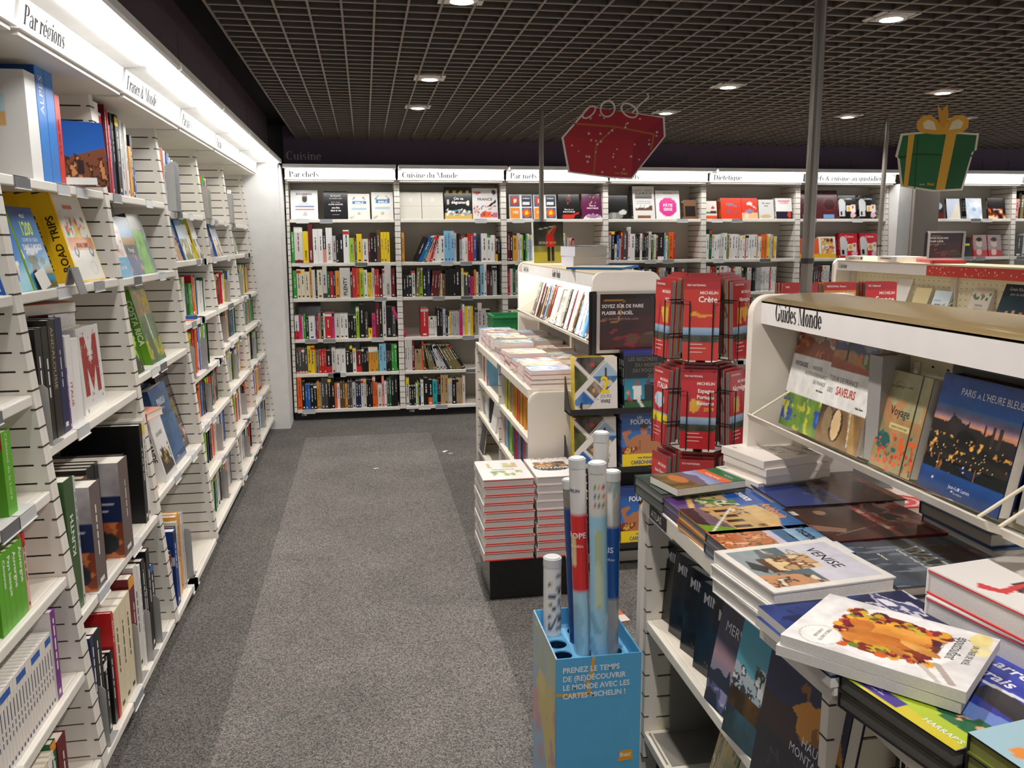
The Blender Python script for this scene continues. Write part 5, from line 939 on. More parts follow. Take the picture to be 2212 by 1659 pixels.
pile(2, 1.165, 1.775, 1, .235, .31, .024, f'dark red painted Japan photo book, inner row on {tt}', spine='8a2a30', pages='7a3034', front=jap, texts=[('LE JAPON', .2, .6, .06, 'b56a5a', False, 'l', .8)], res=(44, 60))
wat = [('bg', '3f4a58'), ('mix', 0, 0, 1, 1, (4, 5), '53606e', '343c48', 4), ('fbm', 0, 0, 1, 1, (12, 3), [(.62, '6f7a86')], 8), ('fbm', 0, .6, 1, 1, (7, 3), [(.6, '4a3434')], 10)]
pile(2, 1.165, 1.53, 0, .245, .32, .022, f'slate grey water photo book, inner row on {tt}', spine='3a4450', pages='a9a6a0', front=wat, texts=[('WATER', .2, .42, .19, 'cfcbbd', True, 'l', .86), ('A Journey Through the Element', .24, .37, .035, 'd8d4c8', True, 'l', .9), ('teNeues', .3, .2, .035, 'd8d4c8', True)], res=(44, 60))
jp = [('bg', 'eeebe8'), ('fbm', .38, .12, .62, .6, (7, 7), [(.53, '3a2c2a')], 4), ('ell', .5, .5, .06, .14, '40302c'), ('ell', .45, .3, .05, .12, '4a2a28'), ('poly', [(.3, .1), (.42, .14), (.4, .34), (.5, .42), (.44, .3), (.5, .12), (.36, .04)], 'd83a44'), ('rect', .62, .85, .92, .856, 'c9c6c2')]
for j in range(3):
    flat(1.125, 1.155, ZT+.0006+j*.0486, 8+2*(j == 1), .265, .3, .048, spine='efecea' if j else 'c0303a', back='efecea', pages='d8d5d2', front=jp, band=None, deco=False, vis='front' if j == 2 else 'edge', label=['lowest red edged thick book under the Japan art book', 'middle red edged thick book under the Japan art book', 'thick white Japan art book with red lettering, topmost of its stack'][j], texts=[('Japon', .22, .64, .16, 'd2404a', False, 'l', 1.0, True)] if j == 2 else (), res=(40, 50))
    MBx = MB(); s_ = SPECS[-1]; w_, h_, t_ = s_['w'], s_['h'], s_['t']
    s_['redlip'] = True
pile(6, 1.125, 2.175-.005, 12, .19, .215, .0205, 'plain white paperback with line drawing, topmost beside the upper end panel', jit=.012, spine='efe9e2', pages='e8e0d6', hard=False, front=[('bg', 'ebe3dc'), ('ring', .6, .5, .1, .08, '5a565a', .85), ('ring', .35, .55, .08, .07, '8a8688', .85), ('rect', .05, .9, .8, .95, '6a6668'), ('rect', .1, .1, .2, .13, '6a6668'), ('fbm', .3, .35, .9, .8, (8, 8), [(.68, 'a8a2a4')], 3)], texts=[('CARNETS', .3, .68, .09, '8a868a', False, 'l')])
flat(1.40, 1.99, ZT+.0006, -3, .2, .22, .03, spine='c93a40', front=[('bg', 'ecdcd8'), ('rect', 0, .8, 1, 1, 'c94a4c'), ('ring', .75, .4, .3, .3, 'd8504e', .7), ('ring', .75, .4, .18, .18, 'd8504e', .5)], label='red and white book beyond the Canada book under the sloping shelf', texts=[('EVOLU', .1, .12, .16, 'a83a44', False, 'l', .7), ('TION', .12, .45, .13, 'd87a78', False, 'l', .7)])
flat(1.385, 2.165, ZT+.0006, 75, .13, .22, .035, spine='55524f', front='d', back='d', pages='d8cfc0', label='grey thick paperback lying behind the white stack of the near gondola', hard=False)
for j in range(3):
    flat(1.42, 1.62+.012*j, ZT+.0006+j*.031, 0, .24, .24, .03, spine='2a4468', back='2a4468', pages='a9a6a2', front='2a4468', vis='front' if j == 2 else 'edge', label=f'blue hardback lying under the Paris book, {["lowest","middle","topmost"][j]} of three')
# under the table
UB = T((.79, 2.22, 0)) @ Rz(-90)
ul = 'upper shelf under the near table'
mi = [('bg', '17171b'), ('mix', 0, 0, 1, .7, (3, 4), '24222a', '121215', 4), ('dots', 10, 6, .012, ['7a4a34', '5a4a4a'], (.2, .12, .8, .32))]
for j, u in enumerate((.03, .13, .23, .33, .43)):
    face(UB, u+.085, .531, -.004*j+.02, .22, .235, .03, 2 if j < 4 else 1, 4, f'black military atlas with bold white letters, {["farthest","second","third","fourth","nearest"][j]} of five, {ul}', rot=13, step=.032, spine='2a3a46', pages='cfdad4', front=mi, texts=[('MINUIT', .08, .78, .16, 'dfe3e6', True, 'l', .9), ('L’ENFER', .5, .73, .05, 'b5b9bc', False, 'l')], group='black military atlases', res=(20, 24))
mer = [('vg', '343548', '3f4058', 1, .6), ('vg', '3f4058', 'b58f98', .6, .46), ('vg', 'b58f98', '8a8aa0', .46, .3), ('ridge', 0, 1, .3, .1, 7, '2a2a38', 4, 0), ('rect', .62, .2, .74, .5, '24242e'), ('poly', [(.28, .25), (.34, .42), (.4, .25)], '2a2a34'), ('fbm', 0, 0, 1, .2, (6, 6), [(.5, '5a5a84'), (.62, '9a9ac0')], 5)]
face(UB, .57, .531, -.022, .235, .27, .03, 1, 10, f'purple grey temple photo book, {ul}', rot=6, spine='3a3a4c', front=mer, res=(40, 48), texts=[('LES', .62, .82, .07, 'd0d0d8', False, 'c'), ('MERVEILLES', .12, .7, .13, 'd0d0d8', False, 'l', .9), ('DU MONDE', .5, .62, .06, 'c4c4cc', False, 'l'), ('LES TRÉSORS DE', .3, .08, .04, 'dcdce4', True, 'l')])
tib = [('vg', '3a94b0', '5fb0c4', 1, .55), ('ridge', 0, 1, .62, .1, 4, 'b5c4cc', 6, 0), ('fbm', 0, .4, 1, .7, (7, 7), [(.56, '3a464c'), (.64, 'dfe6e8')], 5), ('rect', 0, .24, 1, .42, '3f3018'), ('mix', 0, .24, 1, .42, (5, 5), '6a4c20', '1f1c12', 6), ('mix', 0, 0, 1, .25, (4, 4), '35606e', '1f3840', 8)]
face(UB, .695, .531, -.034, .225, .27, .04, 1, 10, f'light blue mountain lake photo book, {ul}', rot=8, spine='4fc0d0', front=tib, res=(40, 48), texts=[('TREK', .66, .72, .09, 'e4eef2', True, 'l'), ('SUR LE', .66, .64, .06, 'd0e0e6', False, 'l'), ('ROC', .64, .56, .08, 'e4eef2', True, 'l')])
hm = [('bg', '1c2440'), ('vg', '1d2748', '2a3354', 1, .5), ('poly', [(.3, .62), (.55, .8), (.62, .78), (.75, .86), (.9, .82), (1, .6), (.7, .55), (.6, .45)], 'c98a34'), ('fbm', .35, .5, 1, .88, (6, 6), [(.66, '8a5a24')], 4), ('ridge', 0, 1, .55, .12, 5, '262a40', 3, 0), ('ridge', 0, .45, .62, .08, 5, '3a2a2c', 8, .4), ('rect', 0, 0, 1, .4, '1f2230'), ('fbm', .2, .05, .6, .35, (7, 7), [(.6, '3a3c44'), (.68, '5a5c62')], 6)]
face(UB, .87, .531, -.042, .26, .3, .03, 1, 8, f'dark blue high mountain book with an orange peak, {ul}', rot=4, spine='1a2038', front=hm, res=(44, 54), texts=[('HAUTE', .55, .5, .09, 'dfe2e6', False, 'l', .9), ('MONTAGNE', .42, .41, .085, 'dfe2e6', False, 'l', .9), ('AGNÈS MUGNIER', .55, .2, .03, 'b9bcc4', False, 'l'), ('BERNARD VAUCHER', .52, .165, .03, 'b9bcc4', False, 'l')])
ll = 'lower shelf under the near table'
t_ = thing('bookend', 'big grey bookend with a wide foot, lower shelf under the near table', 'bookend', UB @ T((.045, .0, .18)))
mb = MB(); mb.box(0, .05, 0, .0025, .25, .23, 'a09c96', 'sheet_metal'); mb.build('plate', t_)
mb = MB(); mb.box(.0025, .0, .0005, .16, .25, .002, 'a8a49d', 'sheet_metal'); mb.box(.0, -.012, -.03, .15, -.008, .004, '9a9a98', 'sheet_metal'); mb.build('foot', t_)
cl = [('mix', 0, 0, 1, 1, (3, 3), '3a4a7a', '7a6a6a', 4), ('fbm', 0, 0, 1, 1, (8, 10), [(.54, 'a9b4cc'), (.64, '2f4080')], 5)]
face(UB, .36, .181, .08, .2, .29, .03, 1, 14, f'photo book of clouds seen from above, {ll}', rot=-22, spine='3a3a4a', front=cl)
face(UB, .44, .181, .03, .2, .25, .03, 1, 14, f'book of green and yellow brush strokes, {ll}', rot=-14, spine='3a4a24', front=[('mix', 0, 0, 1, 1, (3, 5), '6a7a3a', 'c9a24a', 4), ('fbm', 0, .4, 1, 1, (9, 3), [(.58, '3f5a2a')], 6), ('fbm', 0, 0, 1, .5, (9, 4), [(.62, 'f0e0a8')], 7)])
face(UB, .52, .181, .06, .19, .29, .03, 1, 10, f'dark atlas of ghost islands with orange lettering, {ll}', rot=-8, spine='2a2320', front=[('bg', '23263a')], texts=[('ATLAS', .3, .82, .11, 'eeeeee', True, 'l', .8), ('DES LIEUX', .3, .72, .08, 'd88a4a', True, 'l', .8), ('FANTÔMES', .3, .63, .08, 'd88a4a', True, 'l', .8)])
face(UB, .43, .181, .13, .2, .3, .03, 1, 6, f'dark brown book behind the cloud book, {ll}', spine='2a201c', front='2f241f')
row(UB, .18, .05, .63, "n30/260 k24/255*3 t26/240*2 k30/250 d22/240", ll, depth=.18)
row(UB, .53, .08, 1.02, "k24/260*2 z30/250", ul+' next bay', depth=.18); row(UB, .18, .05, 1.0, "l22/240*2 e28/250*2 d30/240*2", ll+' next bay', depth=.18)
# ---------------------------------------------------------------- middle gondola
GB = T((1.135, 5.90, 0)) @ Rz(-90) @ T((0, 0, 1.10)) @ Rx(-16)
sg = 'sloping shelf of the middle gondola'
row(GB, 0, 0, .06, "z22/250 d26/245*2 s12/240 c16/240 x15/245 k24/250*2 t18/240 k15/240 x18/235 u24/245 s14/240 k18/235 n30/230 h14/240 x16/235 v22/230 w26/225*2 d12/225 w24/220*2", sg+', far half', depth=.085, limit=.93, tsc=1.75)
row(GB, 0, 0, 1.02, "_10 k26/245^-5 w24/240*2 x12/245 v30/240*2 n20/240 k14/240 s16/245 w24/240 f14/240 w38/235 s24/225 b28/220 d20/235 x18/235", sg+', near half', depth=.085, limit=1.93, tsc=1.6)
for k in range(2):
    face(T((1.19, 5.9, 0)) @ Rz(-90), .42+k*.98, 1.27, .01, .26, .12, .01, 1, 4, f'picture fronted book standing high at the perforated back, {["far","near"][k]} half of the middle gondola', spine='m', front=[('bg', 'a9a498'), ('fbm', 0, 0, 1, 1, (5, 5), [(.5, '6a6a5a'), (.6, 'd8643a'), (.68, '3a3a3a')], 4+k)])
# paperback stacks on its table
pcols = ['3a6fb8', 'c96a3a', '4a8fb5', 'b5a05a', '8a3a34', '7a9ab0', 'c9b08a', '5a7a4a', '2a2a30']
def pstack(x, y, n, w, h, t, phi, lab, seed):
    rr = random.Random(seed); c = pcols[seed % len(pcols)]
    for i in range(n):
        last = i == n-1
        flat(x+rr.uniform(-.006, .006), y+rr.uniform(-.006, .006), ZT+.0004+i*(t+.0005), phi+rr.uniform(-2.5, 2.5), w, h, t, hard=False, spine='9a3a44', back='b58a8a', pages='e9dcd8',
             front=[('mix', 0, 0, 1, 1, (3, 3), c, 'd9d2c6', seed), ('fbm', 0, 0, 1, .7, (5, 5), [(.55, pcols[(seed+2) % 9]), (.66, 'f0ece4')], seed+3)], vis='front' if last else 'edge', res=(16, 20), name='paperback', cat='paperback', deco=False,
             label=(f'top paperback of {lab}' if last else f'paperback, {ordinal(i+1)} from the bottom of {lab}'))
for j, (n, t, dy) in enumerate(((4, .021, 0), (3, .027, 0), (3, .024, 0), (4, .022, 0), (3, .024, 0), (3, .034, 0), (3, .036, 0), (3, .034, 0), (3, .036, 0), (2, .05, 0))):
    pstack(.885, 4.055+j*.197, n, .165, .215, t, 0, f'the {ordinal(j+1)} aisle-side stack from the near end, middle gondola', j)
for j, (y, n, t) in enumerate(((4.08, 4, .018), (4.28, 4, .02), (4.5, 3, .026), (4.74, 2, .03), (4.98, 2, .035), (5.2, 3, .03), (5.44, 2, .04), (5.68, 3, .03))):
    pstack(1.11, y, n, .17, .2, t, 2, f'the {ordinal(j+1)} inner stack from the near end, middle gondola', j+20)
# things on its flat top
golf = [('bg', '3a3a34'), ('mix', 0, .3, 1, 1, (4, 4), '4a4a3e', '2c2c28', 4), ('rect', 0, 0, 1, .26, 'b5a83a'), ('mix', 0, .26, 1, .4, (5, 3), '6a6a3a', '8a8a4a', 6), ('rect', .46, .05, .56, .4, '1c1a1c'), ('rect', .58, .05, .68, .4, '1c1a1c'), ('poly', [(.42, .38), (.4, .66), (.52, .74), (.66, .7), (.72, .38)], 'c9302c'), ('ell', .52, .77, .06, .05, '8a5a44'), ('line', (.64, .7), (.74, .86), .035, 'c9302c'), ('line', (.5, .72), (.68, .88), .03, 'b57a5a'), ('ell', .7, .88, .05, .03, 'b57a5a'), ('line', (.68, .89), (.2, .82), .01, 'd0d0cc')]
for j in range(3):
    face(T((1.225, 5.62+j*.021, 0)), 0, 1.4595, 0, .205, .275, .019, 1, 8, f'golf annual with a player in a red shirt, {["front copy","middle copy","rear copy"][j]} on the middle gondola', spine='d8d6d0', back='c9c7c0', front=golf, deco=True, res=(40, 52), texts=[('GOLF', .16, .46, .085, 'e8e6da', False, 'l', 1.1), ('2019', .52, .46, .085, 'd8c23a', False, 'l')] if j == 0 else (), group='golf annuals')
for j in range(2):
    flat(1.30, 5.0, 1.4585+j*.0576, 92+j*3, .2, .27, .057, hard=False, spine='c9c9d6', pages='c9c4be', front=[('bg', '3a4a4c')], back='d8d8dc', deco=False, label=f'thick grey paper block, {["lower","upper"][j]} of two beside the golf books')
flat(1.285, 4.5, 1.4585, 60, .3, .42, .012, hard=False, spine='1d5a94', pages='2464a0', front=[('bg', 'd8d0bc'), ('rect', 0, .7, 1, 1, '2a6fae')], back='1d5a94', label='large thin blue edged booklet lying on the middle gondola top')
flat(1.33, 4.98, 1.4585+.0005+.1152, 85, .18, .25, .006, hard=False, spine='5a6a70', front='5a6a70', label='thin grey booklet on top of the paper blocks')
# shelves below the table on the aisle side
AB = T((.79, 5.90, 0)) @ Rz(-90)
row(AB, .64, 0, .06, "d14/180 w26/200 o18/190 l30/210 m20/200 w22/205*2 r12/200 w24/210 v30/215 s36/220!r30", 'upper shelf below the middle table, far half', depth=.14, limit=.9)
flat(.86, 5.42, .64+.222, 80, .15, .22, .02, hard=False, spine='w', front='w', label='white book lying across the books below the middle table')
row(AB, .40, 0, .06, "m60/160 c60/230 k10/215 w26/225*3 l20/220 w30/215*2 d46/190", 'middle shelf below the middle table, far half', depth=.16, limit=.92)
row(AB, .64, 0, 1.03, "k10/205 f9/200 a10/205*2 o10/200 j10/205 y9/200 k9/205*2 g10/205 o11/200*2 r9/205 j10/200*2 s9/205 k9/200 o10/205*2 a11/205 r9/200*2 b10/205 w9/205 o10/205*2 j9/200 k9/205*2 r10/205 o10/200*3 e9/205 y10/205 a10/200*3 k9/205*2 o10/205*3 f9/200 r9/205*3 j10/205*3 w10/200*2 o10/205*3 b9/205*3 a10/205*3", 'upper shelf below the middle table, near half', depth=.13, limit=1.96)
row(AB, .40, 0, 1.03, "r10/200*2 s9/205*3 b10/200*2 y9/205 q10/200*2 o9/205*2 b9/200*3 f10/205 j18/200*2 j12/195*3 e30/215 r9/200*2 o10/205 f11/200*4 r9/205*3 f10/200*3 b10/205*4 o9/200*3 q9/205*3 x10/200*4 b10/205*4 r9/200*4 y9/200*3 s10/205*4 o10/200*3", 'middle shelf below the middle table, near half', depth=.13, limit=1.96)
row(AB, .13, 0, 1.03, "w10/200*8 b12/205*6 r10/200*6 k12/205*8 o10/200*6 s10/205*8", 'lowest shelf below the middle table', depth=.13, limit=1.9)
face(AB, .12, .131, -.02, .2, .24, .01, 1, 8, 'grey board with white capitals standing low at the far end of the middle gondola', spine='d', front=[('bg', '55585a')], texts=[('EN VOYAGE', .08, .8, .13, 'd8d8d6', True), ('D', .08, .62, .13, 'd8d8d6', True)])
face(AB, .62, .401, -.01, .2, .2, .02, 3, 10, 'black and white photo book below the middle table', spine='w', front=[('bg', 'ecebe9'), ('rect', .08, .56, .92, .9, '6a6a6a'), ('fbm', .08, .56, .92, .9, (5, 5), [(.5, '2a2a2a'), (.62, 'b5b5b5')], 4), ('rect', .08, .1, .92, .5, '8a8f94'), ('fbm', .08, .1, .92, .5, (4, 6), [(.55, '4a4f54')], 5)])
# end rack with a poster, books in black pockets
t = thing('end_display_rack', 'black end rack with three book pockets under the Christmas poster', 'display rack', T((0, 3.925, 0)))
mb = MB(); mb.box(1.05, -.012, .06, 1.44, 0, 1.37, '161516', 'painted'); mb.build('back_plate', t)
pockets = ((.795, 1.19), (.505, 1.19), (.12, 1.19))
for z, _ in pockets:
    mb = MB(); mb.box(.93, -.125, z, 1.45, -.012, z+.008, '201f20', 'painted'); mb.box(.93, -.131, z, 1.45, -.125, z+.028, '2a292a', 'painted')
    mb.prism([(.93, -.131, z), (.93, -.012, z), (.93, -.012, z+.17)], (.006, 0, 0), '2a292a', 'painted'); mb.prism([(1.444, -.131, z), (1.444, -.012, z), (1.444, -.012, z+.17)], (.006, 0, 0), '2a292a', 'painted'); mb.build('book_pocket', t)
def rackbook(x, z, w, h, n, lab, **kw):
    for i in range(n):
        face(T((x, 3.80+i*.026, 0)), 0, z+.0085, .0, w, h, .024, 1, 6, f'{lab}, {["front copy","second copy","third copy"][i]}', **{**kw, 'texts': kw.get('texts', ()) if i == 0 else ()})
def dia(cx, cy, ru, rv): return [(cx-ru, cy), (cx, cy+rv), (cx+ru, cy), (cx, cy-rv)]
deux = [('bg', 'e4ddd6'), ('mp', dia(-.04, .62, .36, .29), (6, 6), '2f3626', '5a5f3a', 4), ('mp', dia(.38, .96, .36, .29), (6, 6), '2a2624', '5f564c', 6), ('ell', .42, .86, .06, .04, 'b5463a'), ('mp', dia(.74, .66, .32, .26), (3, 3), '9fb8cc', 'c9d6e0', 5), ('mp', [(.42, .66), (1.06, .66), (.74, .4)], (6, 4), '2f5a8a', '4a74a8', 7), ('ell', .74, .53, .15, .06, 'd8c9a8'), ('poly', [(.7, .56), (.71, .8), (.76, .8), (.77, .56)], '2a2a2c'), ('mp', dia(.47, .42, .2, .16), (8, 8), '3a302c', 'b5a08a', 4), ('ell', .44, .41, .04, .04, 'd8a04a'), ('mp', dia(.2, .2, .25, .2), (4, 4), '2f66a8', '5a8ac0', 8), ('poly', [(.02, .14), (.38, .16), (.2, .0)], 'c9bba8'), ('ell', .15, .12, .035, .075, '2a2c34'), ('line', (.28, .62), (.72, .97), .007, 'f2eee8')]
for k, z in enumerate((.795, .505)):
    rackbook(1.06, z, .208, .265, 3, f'yellow spined motorcycle book with a big yellow 2, {["upper","middle"][k]} pocket', spine='f0d22c', back='e0c428', deco=True, front=deux, res=(52, 66), texts=[('2', .6, .36, .42, 'f0cf24', True, 'l', .8), ('JOURS', .6, .27, .085, '6a6a72', False, 'l', .82), ('POUR', .44, .235, .035, '8a8a8a', False), ('VIVRE', .6, .175, .09, '1f2a4a', True, 'l', .78)])
rec = [('bg', '14161c'), ('vg', '2a2f8a', '14161c', 1, .86), ('rect', .05, .5, .95, .9, '121216'), ('vg', '1f6a8a', '2f9ab0', .55, .2), ('rect', 0, 0, 1, .17, '1f5a2c'), ('ell', .3, .46, .05, .05, '8a6048'), ('poly', [(.22, .2), (.2, .42), (.4, .42), (.38, .2)], 'e8e8ea'), ('ell', .56, .48, .05, .05, '5a4034'), ('poly', [(.48, .16), (.46, .44), (.68, .44), (.66, .16)], '20222c'), ('line', (.3, .22), (.44, .05), .03, 'e0dcd8'), ('poly', [(.02, .3), (.1, .36), (.14, .28)], 'e88a2c'), ('poly', [(.04, .2), (.12, .28), (.2, .16)], 'b53a34')]
rackbook(1.305, .795, .215, .29, 3, 'dark football records book with grey capitals, upper pocket', spine='16161c', front=rec, res=(44, 58), texts=[('LES RECORDS', .1, .83, .085, '6f655a', True, 'l', .95), ('DU MONDE', .26, .735, .085, '6f655a', True, 'l'), ('DU FOOT', .2, .645, .085, '6f655a', True, 'l'), ('2019', .55, .555, .085, '6f655a', True, 'l')])
fou = [('vg', '23489a', '2f7ac0', 1, .4), ('rect', 0, 0, 1, .27, 'f2cf1f'), ('poly', [(.1, .27), (.14, .5), (.3, .58), (.5, .62), (.75, .56), (.95, .42), (.98, .27)], 'b5744a'), ('ell', .52, .68, .08, .1, 'b87a52'), ('ell', .52, .76, .1, .05, '3a2418'), ('line', (.14, .44), (.06, .62), .045, 'b5744a'), ('line', (.06, .62), (.18, .66), .04, 'b5744a'), ('line', (.42, .5), (.42, .34), .012, '8a5030'), ('fbm', 0, .27, .4, .4, (8, 8), [(.5, '8a2f2a'), (.6, 'd8b04a')], 5)]
for k, z in enumerate((.505, .12)):
    rackbook(1.30, z, .215, .285, 3, f'blue and yellow comic body builder book, {["middle","lowest"][k]} pocket', spine='2a4a94', front=fou, res=(44, 58), texts=[('LES', .36, .88, .06, 'e8ecf4', True), ('FOUFOUS', .2, .78, .12, 'f2f0ee', True, 'l', .82), ('OU X', .62, .7, .06, 'f2f0ee', True), ('PAR ÉTIENNE', .36, .19, .045, '1f3a7a', True), ('CARBONNEAU', .2, .1, .09, '1f4a8a', True, 'l', .78), ('CONSERVATEUR DU MUSÉE', .2, .05, .035, '2a2a2a', True, 'l', .8)])
def poster(x0, x1, y, z0, z1, lab, M=None):
    t = thing('framed_poster', lab, 'poster', T((x0, y, z0)))
    w, h = x1-x0, z1-z0; f = .014
    mb = MB()
    for a in ((0, 0, f, h), (w-f, 0, w, h), (f, 0, w-f, f), (f, h-f, w-f, h)): mb.box(a[0], -.012, a[1], a[2], .004, a[3], 'b9b3ac', 'sheet_metal')
    mb.build('frame', t)
    mb = MB(); A = art([('vg', '231a1a', '3f181a', 1, .1), ('mix', 0, 0, 1, .6, (3, 3), '4a1a1c', '2c1214', 3), ('fbm', 0, 0, 1, .4, (4, 5), [(.58, '7a1f24'), (.66, '5a3a24')], 5), ('ell', .75, .22, .12, .1, '5a4a2c'), ('rect', .6, .1, .95, .26, '4a3020')]+[('poly', p, 'a8742f') for p in ([(0, .905), (.36, .885), (.36, .87), (0, .89)], [(.34, .88), (.36, .885), (.27, .5), (.25, .5)], [(0, .53), (.27, .505), (.27, .49), (0, .515)])], 40, 44)
    mb.grid((f, -.0004, f), (w-2*f, 0, 0), (0, 0, h-2*f), A, 'gloss')
    mb.box(f, 0, f, w-f, .003, h-f, '221a1a', 'painted')
    s = h*.078
    mb.text('SOYEZ SÛR DE FAIRE', (.03*w+f, -.0012, h*.73), (1, 0, 0), (0, 0, 1), s, 'd8d4d0', 'print', True, xs=.86*w/h*1.05 if w < h else .95)
    mb.text('PLAISIR À NOËL', (.03*w+f, -.0012, h*.62), (1, 0, 0), (0, 0, 1), s, 'd8d4d0', 'print', True, xs=.86*w/h*1.05 if w < h else .95)
    mb.text('AVEC NOTRE SÉLECTION LIVRES', (.03*w+f, -.0012, h*.53), (1, 0, 0), (0, 0, 1), s*.6, '9a8a86', 'print', xs=.9)
    mb.build('printed_sheet', t)
    mb = MB(); mb.box(-.02, -.002, -.02 if z0 < 1.2 else 0, 0, .006, h*.96, '232022', 'painted'); mb.build('backing_edge', t)
    return t
poster(1.083, 1.46, 3.905, 1.075, 1.372, 'framed dark red Christmas poster with white capitals above the black end rack')
tp = poster(4.02, 4.32, 5.6, 1.4535, 1.66, 'small dark Christmas sign standing on the far right gondola')
# plinth with two piles of thick white books in front of the rack
t = thing('display_plinth', 'black wrapped plinth carrying the white red-edged book piles', 'plinth', T((.70, 3.74, 0)))
mb = MB(); mb.box(-.19, -.155, 0, .21, .16, .198, '131213', 'gloss'); mb.build('body', t, bevel=.004)
fra = [('bg', 'f0edea'), ('rect', .05, .05, .95, .055, '3a3a3c'), ('rect', .05, .945, .95, .95, '3a3a3c'), ('rect', .05, .05, .056, .95, '3a3a3c'), ('rect', .944, .05, .95, .95, '3a3a3c'), ('rect', 0, .93, .01, 1, 'd8503a'), ('fbm', .2, .58, .82, .84, (5, 5), [(.5, 'cfd0a0'), (.58, 'b5c48a'), (.66, 'e0b5a0')], 4), ('fbm', .2, .16, .86, .42, (5, 5), [(.48, 'b5c48a'), (.58, '8aa870'), (.66, 'd8dcb8')], 6)]
voyb = [('bg', 'efecea'), ('dots', 30, 3, .02, ['c9443a', '2f4a7a'], (0, .94, 1, 1)), ('ell', .45, .5, .38, .2, '33373c'), ('fbm', .12, .5, .8, .78, (5, 5), [(.48, '8a5a34'), (.58, 'c99a5a'), (.66, '4a3424')], 5)]
for j in range(10):
    z = .1985+j*.0377
    flat(.597+.003*((j*7) % 3-1), 3.715, z, 90, .228, .325, .037, spine='e9e4df', back='d8443c', pages='cfc8c4', front=fra, vis='front' if j == 9 else 'edge', res=(44, 50), label=f'thick red-edged France book, {"topmost of the left pile" if j == 9 else ordinal(j+1)+" from the bottom of the left pile"} on the plinth', texts=[('FRANCE', .5, .46, .08, '6a6a6a', False, 'c', 1.1)] if j == 9 else ())
    SPECS[-1]['redlip'] = True
    flat(.838+.003*((j*5) % 3-1), 3.715, z, 90, .228, .325, .037, spine='e9e4df', back='d8443c' if j < 6 else 'd8c9c8', pages='cfc8c4', front=voyb, vis='front' if j == 9 else 'edge', res=(40, 46), label=f'thick white travel book, {"topmost of the right pile" if j == 9 else ordinal(j+1)+" from the bottom of the right pile"} behind the map tubes', texts=[('VOYAGES', .5, .42, .11, 'e8e4de', True, 'c', 1.05)] if j == 9 else ())
    if j < 6: SPECS[-1]['redlip'] = True
# ---------------------------------------------------------------- map spinner and maps
def map_mesh(lab, M, cover, title, extra, sub=None, group=None, back=None):
    t = thing('folded_map', lab, 'map', M, group)
    w, h, th = .112, .25, .013
    mb = MB(); V = []; F = []
    # concertina of folded paper: wavy edges
    n = 6
    for i in range(n):
        y = -.001+i*(th/n); mb.box(0.0012, y, .0012, w-.0012, y+th/n*.62, h-.002-.0015*(i % 2), ['8a8580', 'a39d96', '76716c'][i % 3], 'paper')
    mb.build('folded_paper', t)
    mb = MB(); top = cover
    ops = [('bg', cover), ('rect', 0, .9, 1, 1, back or 'a82428'), ('vg', '9fb8d0', '6f8fb0', .42, .32), ('rect', 0, .24, 1, .33, '4a4a40'), ('mix', 0, .24, 1, .33, (5, 4), '5a5a4a', '33352c', 4), ('rect', 0, 0, 1, .24, cover)]+list(extra)
    mb.grid((0, -.0035, 0), (w, 0, 0), (0, 0, h), art(ops, 26, 54), 'gloss'); mb.box(0, -.003, 0, w, -.0018, h, cover, 'print'); mb.box(0, th, 0, w, th+.001, h, cover, 'print')
    mb.text('MICHELIN', (w*.94, -.0042, h*.84), (1, 0, 0), (0, 0, 1), .0125, 'f0e8e0', 'print', True, 'r', xs=1.0)
    for k, s in enumerate(title):
        sz = .026 if len(title) == 1 and len(s) < 8 else .017
        mb.text(s, (w*.93, -.0042, h*.74-k*.02), (1, 0, 0), (0, 0, 1), sz, 'f2ece6' if s != '2019' else 'e8b43a', 'print', True, 'r', xs=.95)
    if sub: mb.text(sub, (w*.08, -.0042, h*.94), (1, 0, 0), (0, 0, 1), .0085, 'f0dcd8', 'print', True)
    for k in range(3): mb.poly([(w*.2, -.0042, h*(.2-.05*k)), (w*(.55+.1*(k % 2)), -.0042, h*(.2-.05*k)), (w*(.55+.1*(k % 2)), -.0042, h*(.2-.05*k)+.003), (w*.2, -.0042, h*(.2-.05*k)+.003)], 'e0b8b0')
    mb.build('cover', t); return t
SPX, SPY = 1.10, 2.66
t = thing('map_spinner', 'black wire spinner rack full of red folded road maps', 'map rack', T((SPX, SPY, 0)))
mb = MB(); mb.tube([(0, 0, .03), (0, 0, 1.5)], .016, '1a1a1b', 'black_wire', 12); mb.build('centre_pole', t)
mb = MB(); mb.tube([(0, 0, 0), (0, 0, .03)], .2, '1a1a1b', 'black_wire', 28); mb.build('base', t)
tiers = (1.235, .945, .655, .365)
angs = {0: -23, -1: -23-60, 1: -23+60}
def pocket_frame(k): return Rz(angs[k])     # local -y of the frame faces outwards
